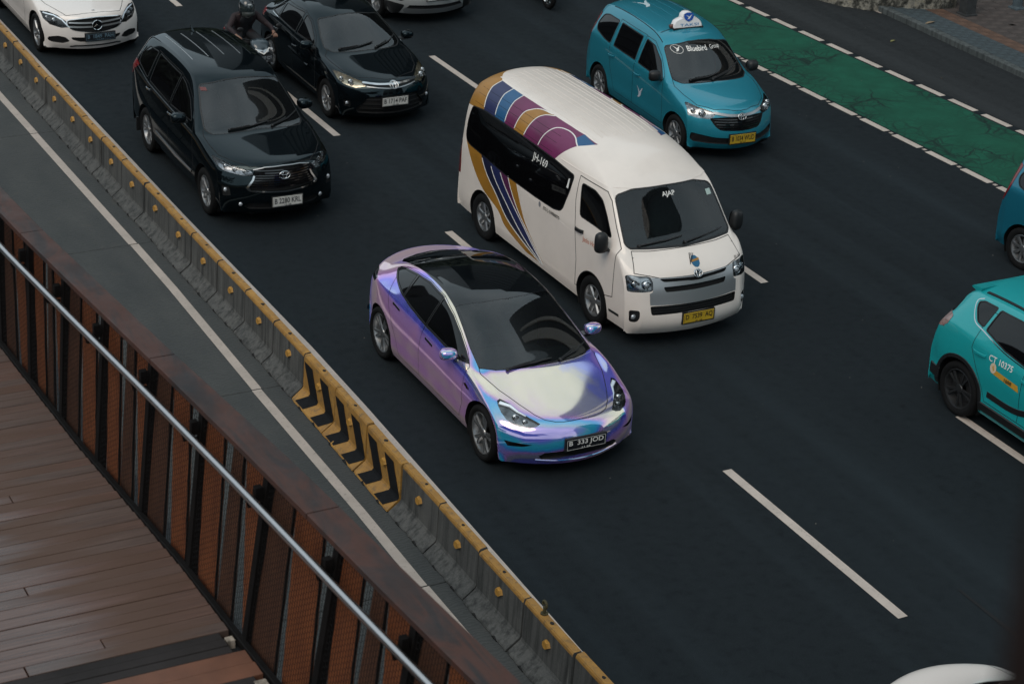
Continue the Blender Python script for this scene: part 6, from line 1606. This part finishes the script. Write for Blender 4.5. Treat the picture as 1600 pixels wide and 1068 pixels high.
def mk_cross():
    sp = CROSS; root = car_root('taxi', sp, 'turquoise hatchback taxi numbered CT 10375 with black wheels at the right edge', 'taxi')
    b = make_body(sp); arches(b, sp, root, .06, flare=M_BLKP)
    d1 = b.cut([(1.45, .95), (1.40, .7), (1.38, .42), (2.38, .42), (2.40, 1.0), (2.38, 1.42), (2.1, 1.36), (1.8, 1.2)], 'side', 'door')
    d2 = b.cut([(2.40, 1.0), (2.38, .42), (2.98, .42), (3.12, .66), (3.33, .98), (3.3, 1.42), (2.38, 1.43)], 'side', 'door')
    w1 = b.cut(rpoly([(1.60, 1.06), (2.36, 1.095), (2.36, 1.40), (2.1, 1.34), (1.8, 1.18)], .03), 'side', 'side_window')
    w2 = b.cut(rpoly([(2.44, 1.105), (2.83, 1.14), (3.24, 1.225), (3.20, 1.47), (2.82, 1.49), (2.44, 1.47)], .03), 'side', 'side_window')
    w3 = b.cut(rpoly([(3.30, 1.235), (3.43, 1.255), (3.57, 1.37), (3.60, 1.42), (3.52, 1.455), (3.26, 1.475)], .03), 'side', 'side_window')
    ws = b.cut([(0, 1.50), (-.25, 1.49), (-.58, 1.43), (-.66, 1.2), (-.70, 1.07), (-.6, 1.04), (0, 1.07)], 'front', 'windscreen', .1)
    rw = b.cut(rpoly([(0, 1.42), (-.50, 1.40), (-.60, 1.34), (-.735, 1.19), (-.70, 1.12), (-.5, 1.10), (0, 1.09)], [0, .03, .03, .04, .03, .03, 0], 2), 'rear', 'rear_window', .05)
    tl = b.cut(rpoly([(3.83, 1.165), (3.95, 1.185), (4.3, 1.15), (4.3, .985), (3.97, .985), (3.85, 1.06)], .03), 'side', 'tail_light', .02)
    hl = b.cut([(-.80, .85), (-.6, .83), (-.45, .78), (-.5, .72), (-.75, .74)], 'front', 'headlight', .03)
    gr = b.cut([(0, .72), (-.42, .71), (-.38, .50), (0, .48)], 'front', 'grille', .05)
    finish(b, sp, root, P_CYAN, None, None, ws, (d1, d2), (w1, w2, w3))
    o = b.emit(rw, 'rear_window', GL_DK, root, -.004)[0]
    for o in b.emit(tl, 'tail_light', mat('pale_tail_lens', (.26, .17, .16), .15, coat=.5, noise=.4, nscale=8), root, .004, 'both'):
        pass
    sides(b, root, [(3.90, 1.02), (4.03, 1.01)], .030, .004, M_RED, 'brake_light', 3)
    headlamps(b, root, hl, M_LAMPB, -.03); b.emit(gr, 'grille', M_VOID, root, -.03, 'join', wall_mat=M_BLKP)
    t = MB(); t.prism([(3.70, 1.535), (3.88, 1.505), (3.895, 1.485), (3.74, 1.45)], lambda s, z: (-.50, s-b.off, z), lambda s, z: (.50, s-b.off, z)); t.build('rear_spoiler', P_CYAN, root, auto=40)
    # chrome line under and behind the glass
    sides(b, root, crom([(1.6, 1.035), (2.4, 1.085), (2.83, 1.12), (3.25, 1.20), (3.46, 1.24), (3.60, 1.36), (3.63, 1.43), (3.55, 1.472)], 4), .016, .005, M_CHROME, 'window_strip', 2)
    sides(b, root, crom([(2.20, .60), (2.5, .53), (2.95, .525)], 4), .09, .006, M_BLKP, 'side_cladding', 3)
    sides(b, root, [(1.35, .33), (2.2, .33), (3.05, .33)], .13, .008, M_BLKP, 'sill_cladding', 8)
    sides(b, root, [(3.85, .40), (4.05, .40)], .16, .008, M_BLKP, 'bumper_cladding', 4)
    for sg in (-1, 1): raised(b, root, [(sg*.48, 2.3), (sg*.48, 3.0), (sg*.475, 3.62)], b.top, .045, .012, M_BLKP, 'roof_rail', 8)
    handles(b, root, [(2.30, .96), (3.17, .97)], P_CYAN, .22, .032)
    side_text(b, root, 'CT 10375', 2.80, 1.0, .075, M_WHT, 'fleet_number', 1.0, .04, bold=.008)
    M_YP = mat('yellow_print', (.50, .27, .03), .5)
    flat_decal(b, root, [[(2.93, .83), (2.90, .89), (2.45, .865), (2.42, .79)]], lambda u, v: b.side(u, v), M_YP, 'contact_band')
    flat_decal(b, root, [[(2.90+.055*math.cos(k*.5236), .895+.065*math.sin(k*.5236)) for k in range(12)]], lambda u, v: b.side(u, v), mat('pale_yellow_disc', (.62, .50, .36), .5), 'phone_disc', .005)
    flat_decal(b, root, [[(2.92, .91), (2.90, .93), (2.89, .90), (2.90, .87), (2.885, .86), (2.875, .89)]], lambda u, v: b.side(u, v), M_YP, 'phone_disc', .0065)
    side_text(b, root, '1888', 2.62, .838, .045, M_BLKPR, 'contact_number', 1.2, .03, off=.005, bold=.02)
    mirrors(root, .94, 1.62-b.off, 1.10, (.11, .08, .075), P_CYAN, M_BLKP, .07)
    cabin(b, sp, root, 1.2, 1.0, .68, 2.3, .62, 1.5)
    add_wheels(sp, root, 'c', 5, 'double', M_RIMD, .215, .72); underbody(b, sp, root)
mk_cross()

# ------------------------------------------------------------------ silver SUV, only the foot of its nose in view
SUV = dict(MPV); SUV.update(x=16.52, yf=34.12+.93, rz=-.012)
def mk_suv():
    sp = SUV; root = car_root('suv', sp, 'silver SUV at the top edge with only its front bumper showing', 'car'); b = make_body(sp); arches(b, sp, root, .06, flare=M_BLKP)
    ws = b.cut([(0, 1.66), (-.25, 1.645), (-.60, 1.585), (-.745, 1.12), (-.24, 1.125), (0, 1.135)], 'front', 'windscreen', .1)
    w1 = b.cut(rpoly([(1.64, 1.165), (2.5, 1.15), (2.46, 1.57), (1.95, 1.39)], .03), 'side', 'side_window'); w2 = b.cut(rpoly([(2.56, 1.15), (4.1, 1.22), (4.0, 1.6), (2.52, 1.58)], .03), 'side', 'side_window')
    gr = b.cut([(0, .90), (-.45, .88), (-.45, .66), (0, .64)], 'front', 'grille', .05)
    hl = b.cut([(-.845, .955), (-.62, .895), (-.47, .865), (-.5, .79), (-.78, .83)], 'front', 'headlight', .03)
    sk = b.cut(rpoly([(0, .40), (-.50, .40), (-.62, .30), (-.56, .215), (0, .215)], [0, .03, .03, .03, 0], 2), 'front', 'skid_plate', .03)
    lw = b.cut([(0, .40), (-.52, .40), (-.56, .335), (0, .325)], 'front', 'lower_grille', .03)
    ck = b.cut(rpoly([(-.86, .46), (-.60, .40), (-.66, .215), (-.86, .215)], .03), 'front', 'corner_cladding', .02)
    fg = b.cut(rpoly([(-.82, .66), (-.60, .62), (-.56, .52), (-.66, .47), (-.81, .50)], .03), 'front', 'fog_recess', .03)
    finish(b, sp, root, P_SILVER, None, None, ws, (), (w1, w2))
    b.emit(gr, 'grille', M_VOID, root, -.03, 'join', wall_mat=M_BLKP); headlamps(b, root, hl, M_LAMPB, -.03)
    b.emit(sk, 'skid_plate', M_SATIN, root, .004); b.emit(lw, 'lower_grille', M_VOID, root, -.03, 'join', wall_mat=M_BLKP); b.emit(ck, 'corner_cladding', M_BLKP, root, .003, 'both')
    b.emit(fg, 'fog_recess', M_GLOSSB, root, -.03, 'both', wall_mat=M_CHROME)
    plate(b, root, 0, .56, 'B 1460 SJA', M_PW, M_BLKPR, .45, .14, '08 27')
    add_wheels(sp, root, 'm', 5, 'vee', M_RIM, .215, .66); underbody(b, sp, root)
mk_suv()
# ------------------------------------------------------------------ motor scooters and the rider
M_SCB = mat('scooter_grey_blue', (.030, .045, .055), .25, coat=.7); M_SCD = mat('scooter_black', (.006, .0065, .008), .3, coat=.5)
M_SEAT = mat('scooter_seat', (.008, .008, .009), .7)
def scooter(name, loc, rz, label, fork_m=M_SCB):
    root = tag(empty(name, loc, rz), label, 'motorbike')
    fy, ry, wr_ = -.64, .64, .275
    for y_, nm in ((fy, 'wheel'), (ry, 'wheel')):
        t = MB(); t.lathe([(-.035, wr_-.075), (-.05, wr_-.045), (-.04, wr_-.012), (-.015, wr_), (.015, wr_), (.04, wr_-.012), (.05, wr_-.045), (.035, wr_-.075)], 36, 'x')
        o = t.build('wheel', M_TYRE, root, smooth=True); o.location = (0, y_, wr_)
        t = MB(); t.lathe([(-.036, wr_-.074), (-.038, wr_-.09), (-.02, wr_-.10), (.02, wr_-.10), (.038, wr_-.09), (.036, wr_-.074)], 36, 'x')
        for k in range(6):
            a = k*math.pi/3; t.tube([(0, .03*math.cos(a), .03*math.sin(a)), (0, (wr_-.095)*math.cos(a+.2), (wr_-.095)*math.sin(a+.2))], [.02, .014], 6, up=(1, 0, 0))
        t.lathe([(-.05, 0), (-.05, .035), (.05, .035), (.05, 0)], 14, 'x'); t.build('rim', M_CHROME, o, smooth=False)
    t = MB()  # fender
    for sg in (-1, 1): t.tube([(sg*.075, fy, wr_), (sg*.075, fy+.05, .45), (sg*.06, fy+.11, .62)], .022, 8)
    t.build('fork', M_CHROME, root, smooth=True)
    t = MB(); V = []; F = []
    for k in range(11):
        a = R(20)+R(150)*k/10; 
        for x, d in ((-.075, -.02), (-.06, .015), (0, .03), (.06, .015), (.075, -.02)): V.append((x, fy+(wr_+d)*math.cos(a), wr_+(wr_+d)*math.sin(a)))
    for k in range(10):
        for j in range(4): F.append((k*5+j, k*5+j+1, (k+1)*5+j+1, (k+1)*5+j))
    t.add(V, F); t.build('front_fender', fork_m, root, smooth=True)
    def loft(nm, secs, m, n=14, p=.75):
        V = []; F = []
        for (y_, z, rx, rz_) in secs:
            for k in range(n):
                a = 2*math.pi*k/n; sg = lambda v: math.copysign(abs(v)**p, v)
                V.append((rx*sg(math.cos(a)), y_, z+rz_*sg(math.sin(a))))
        for i in range(len(secs)-1):
            for k in range(n): F.append((i*n+k, i*n+(k+1) % n, (i+1)*n+(k+1) % n, (i+1)*n+k))
        F += [tuple(range(n))[::-1], tuple((len(secs)-1)*n+k for k in range(n))]
        return mesh_obj(nm, V, F, m, root, True)
    loft('leg_shield', [(fy+.02, .66, .05, .06), (fy+.07, .64, .15, .17), (fy+.16, .60, .20, .26), (fy+.25, .52, .21, .25), (fy+.30, .45, .19, .18)], M_SCD)
    loft('head_cowl', [(fy-.03, .80, .03, .025), (fy+.02, .84, .11, .07), (fy+.10, .90, .16, .08), (fy+.20, .94, .15, .06), (fy+.27, .95, .09, .03)], M_SCB)
    loft('floor_board', [(fy+.28, .30, .17, .07), (fy+.6, .27, .17, .06), (fy+.75, .30, .16, .09)], M_SCD)
    loft('tail_body', [(fy+.72, .45, .15, .14), (fy+.85, .58, .16, .16), (ry-.1, .62, .15, .14), (ry+.2, .68, .12, .10), (ry+.42, .74, .05, .05)], M_SCB)
    loft('seat', [(fy+.76, .74, .10, .05), (fy+.9, .77, .14, .06), (ry, .80, .15, .06), (ry+.25, .83, .11, .05)], M_SEAT)
    t = MB(); V = [(-.09, fy-.035, .835), (0, fy-.055, .80), (.09, fy-.035, .835), (.12, fy+.03, .885), (0, fy-.02, .86), (-.12, fy+.03, .885)]
    t.add(V, [(0, 1, 4, 5), (1, 2, 3, 4)]); t.build('headlight', mat('scooter_lamp', (.42, .44, .46), .12, metal=.6), root)
    for sg in (-1, 1):
        t = MB(); t.strip([(sg*.125, fy+.02, .885), (sg*.05, fy-.035, .83), (0, fy-.06, .805)], [(0, -1, .5)]*3, .018, .006); t.build('light_strip', M_WHT, root)
        t = MB(); t.ellipsoid((sg*.17, fy+.06, .84), (.035, .05, .03), 10, 7); t.build('indicator', mat('clear_indicator', (.35, .35, .36), .15, coat=.5), root, smooth=True)
        t = MB(); t.tube([(sg*.08, fy+.20, .96), (sg*.25, fy+.24, 1.0), (sg*.36, fy+.28, .99)], .012, 7); t.build('handlebar', M_BLKP, root, smooth=True)
        t = MB(); t.tube([(sg*.25, fy+.24, 1.0), (sg*.37, fy+.285, .99)], .018, 9); t.build('grip', M_SEAT, root, smooth=True)
        t = MB(); t.tube([(sg*.23, fy+.22, 1.0), (sg*.30, fy+.14, 1.12), (sg*.33, fy+.14, 1.17)], .006, 5); t.ellipsoid((sg*.34, fy+.14, 1.20), (.06, .015, .04), 10, 7); t.build('side_mirror', M_BLKP, root, smooth=True)
    t = MB(); t.bbox(-.125, .125, -.065, .065, 0, .006, .003); p = t.build('number_plate', M_PB_, root); p.location = (.03, fy-.045, .72); p.rotation_euler = (R(78), 0, 0)
    for tx, hh, dy, wd in (('B 3507 KDT', .055, .014, .22), ('06 27', .022, -.042, .08)):
        V2, F2 = text_mesh(tx, hh); kx = wd/(V2[:, 0].max()-V2[:, 0].min()); mesh_obj('plate_lettering', [(a*kx, c+dy, .0085) for a, c in V2], F2, mat('dim_white_print', (.30, .33, .36), .5), p)
    t = MB(); t.ellipsoid((.0, fy-.10, .60), (.045, .03, .05), 12, 8); t.build('bright_spot', mat('warm_spot', (.8, .74, .62), .2, emit=.6), root, smooth=True)  # bright glint low on the nose, put in as a small glowing ellipsoid
    t = MB(); t.tube([(.12, ry-.3, .25), (.16, ry+.1, .30), (.17, ry+.35, .36)], [.03, .05, .045], 10); t.build('exhaust', M_SCD, root, smooth=True)
    t = MB(); t.box(-.05, .05, ry-.2, ry+.05, .22, .42); t.build('engine', M_BRAKE, root)
    t = MB(); t.ellipsoid((0, ry+.42, .74), (.07, .03, .04), 10, 6); t.build('tail_light', M_RED, root, smooth=True)
    return root
SX, SY = 11.95, 31.95
scooter('motor_scooter', (SX, SY, 0), 0.0, 'black and grey blue motor scooter squeezed between the black people carrier and the black sedan')
scooter('motor_scooter', (19.06, 34.45+.64, 0), -.05, 'motorbike at the top edge with only the foot of its silver rimmed front wheel showing')

def rider():
    root = tag(empty('person', (SX, SY, 0)), 'motorbike rider in a dark helmet, maroon sleeves and black vest, hands on the handlebar', 'person')
    J = {}; E = []; RAD = {}
    def j(n, p, r, par=None): J[n] = p; RAD[n] = r; (E.append((par, n)) if par else None)
    j('pelvis', (0, .34, .87), (.165, .12)); j('waist', (0, .32, .99), (.155, .11), 'pelvis'); j('chest', (0, .24, 1.12), (.18, .125), 'waist'); j('upper', (0, .18, 1.21), (.15, .10), 'chest'); j('neck', (0, .14, 1.28), (.055, .055), 'upper'); j('head', (0, .10, 1.38), (.09, .095), 'neck'); j('crown', (0, .09, 1.46), (.07, .08), 'head')
    for sg, s in ((-1, 'r'), (1, 'l')):
        j('sh'+s, (sg*.19, .17, 1.215), (.07, .07), 'upper'); j('el'+s, (sg*.345, .04, 1.07), (.05, .05), 'sh'+s); j('fa'+s, (sg*.345, -.14, 1.07), (.042, .042), 'el'+s); j('wr'+s, (sg*.33, -.29, 1.03), (.030, .026), 'fa'+s); j('pa'+s, (sg*.315, -.355, 1.022), (.036, .022), 'wr'+s)
        for k in range(4):
            dx = (-.033+.021*k); ln = (.9, 1, .97, .8)[k]
            j(f'f{k}a{s}', (sg*.315+dx, -.405, 1.022), (.011, .011), 'pa'+s); j(f'f{k}b{s}', (sg*.315+dx, -.405-.022*ln, .992), (.010, .010), f'f{k}a{s}'); j(f'f{k}c{s}', (sg*.315+dx, -.385, .968), (.009, .009), f'f{k}b{s}')
        j('th'+s, (sg*.315-sg*.045, -.345, .995), (.012, .012), 'pa'+s); j('tt'+s, (sg*.315-sg*.03, -.375, .972), (.010, .010), 'th'+s)
        j('hp'+s, (sg*.10, .30, .88), (.10, .10), 'pelvis'); j('tm'+s, (sg*.17, .06, .83), (.085, .085), 'hp'+s); j('kn'+s, (sg*.21, -.16, .76), (.062, .065), 'tm'+s); j('ca'+s, (sg*.20, -.10, .54), (.055, .058), 'kn'+s); j('an'+s, (sg*.17, -.03, .40), (.04, .042), 'ca'+s); j('he'+s, (sg*.165, -.03, .355), (.042, .035), 'an'+s); j('to'+s, (sg*.175, -.20, .345), (.040, .028), 'he'+s)
    names = list(J); me = bpy.data.meshes.new('body'); me.from_pydata([J[n] for n in names], [(names.index(a), names.index(b_)) for a, b_ in E], [])
    o = bpy.data.objects.new('body', me); COL.objects.link(o)
    md = o.modifiers.new('skin', 'SKIN'); md.use_smooth_shade = True
    for i, n in enumerate(names): me.skin_vertices[0].data[i].radius = RAD[n]; me.skin_vertices[0].data[i].use_root = (n == 'pelvis')
    sm = o.modifiers.new('sub', 'SUBSURF'); sm.levels = 2; sm.render_levels = 2
    dg = bpy.context.evaluated_depsgraph_get(); dg.update(); m2 = bpy.data.meshes.new_from_object(o.evaluated_get(dg))
    bpy.data.objects.remove(o); m2.name = 'body'
    ms = [mat('maroon_jacket', (.014, .005, .007), .75, noise=.3, nscale=20), mat('dark_trousers', (.010, .012, .016), .8), mat('skin', (.20, .105, .07), .55), mat('dark_shoe', (.012, .012, .013), .6)]
    m2.materials.clear()
    for q in ms: m2.materials.append(q)
    for p in m2.polygons:
        c = p.center
        if c.z < .39: p.material_index = 3
        elif c.z < .93 and abs(c.x) < .32 and c.y > -.27: p.material_index = 1
        elif (c.y < -.27 and c.z > .9 and abs(c.x) > .24) or (c.z > 1.27 and abs(c.x) < .1): p.material_index = 2
        else: p.material_index = 0
        p.use_smooth = True
    body = link('body', m2, root)
    def lathe_like(nm, rows, m, n=22, parent=root):
        V = []; F = []
        for (z, cy, rx, ry_) in rows:
            for k in range(n):
                a = 2*math.pi*k/n; V.append((rx*math.cos(a), cy+ry_*math.sin(a), z) if nm == 'vest' else (rx*math.cos(a), cy-.05+ry_*math.sin(a), z-.14))
        for i in range(len(rows)-1):
            for k in range(n): F.append((i*n+k, i*n+(k+1) % n, (i+1)*n+(k+1) % n, (i+1)*n+k))
        F.append(tuple((len(rows)-1)*n+k for k in range(n)))
        return mesh_obj(nm, V, F, m, parent, True)
    M_HEL = mat('helmet_shell', (.012, .016, .020), .15, coat=.8)
    h = lathe_like('helmet', [(1.40, .15, .115, .125), (1.42, .145, .128, .142), (1.50, .14, .134, .152), (1.58, .145, .130, .148), (1.635, .15, .108, .125), (1.672, .155, .07, .085), (1.685, .157, .03, .035)], M_HEL)
    V = []; F = []; n = 11   # visor and chin bar
    for z, r_ in ((1.475, .158), (1.52, .163), (1.565, .160), (1.59, .152)):
        for k in range(n):
            a = R(-90)+R(-68+136*k/(n-1)); V.append((.137*math.cos(a), .09+r_*math.sin(a), z-.14))
    for i in range(3):
        for k in range(n-1): F.append((i*n+k, i*n+k+1, (i+1)*n+k+1, (i+1)*n+k))
    mesh_obj('visor', V, F, mat('smoked_visor', (.02, .028, .03), .06, coat=1), h, True)
    V = []; F = []
    for z, r_ in ((1.405, .150), (1.43, .168), (1.465, .166), (1.478, .155)):
        for k in range(n):
            a = R(-90)+R(-62+124*k/(n-1)); V.append((.13*math.cos(a), .09+r_*math.sin(a), z-.14))
    for i in range(3):
        for k in range(n-1): F.append((i*n+k, i*n+k+1, (i+1)*n+k+1, (i+1)*n+k))
    mesh_obj('chin_bar', V, F, mat('chin_bar_grey', (.045, .052, .05), .4), h, True)
    t = MB(); t.ellipsoid((.0, -.052, 1.46), (.035, .012, .018), 10, 6); t.build('helmet_vent', mat('pale_vent', (.45, .47, .47), .3), h, smooth=True)
    # vest: shells just outside the torso
    vr = [(.90, .335, .176, .132), (.99, .315, .172, .130), (1.08, .265, .188, .142), (1.16, .215, .184, .140), (1.22, .18, .140, .114), (1.26, .16, .085, .088)]
    lathe_like('vest', vr, mat('black_vest', (.008, .009, .012), .7, noise=.4, nscale=14, bump=.3, bscale=18))
    t = MB(); t.tube([(-.07, .055, 1.245), (0, .03, 1.22), (.07, .055, 1.245)], .012, 6); t.build('collar_strap', mat('strap_grey', (.16, .15, .14), .6), root, smooth=True)
    return root
rider()
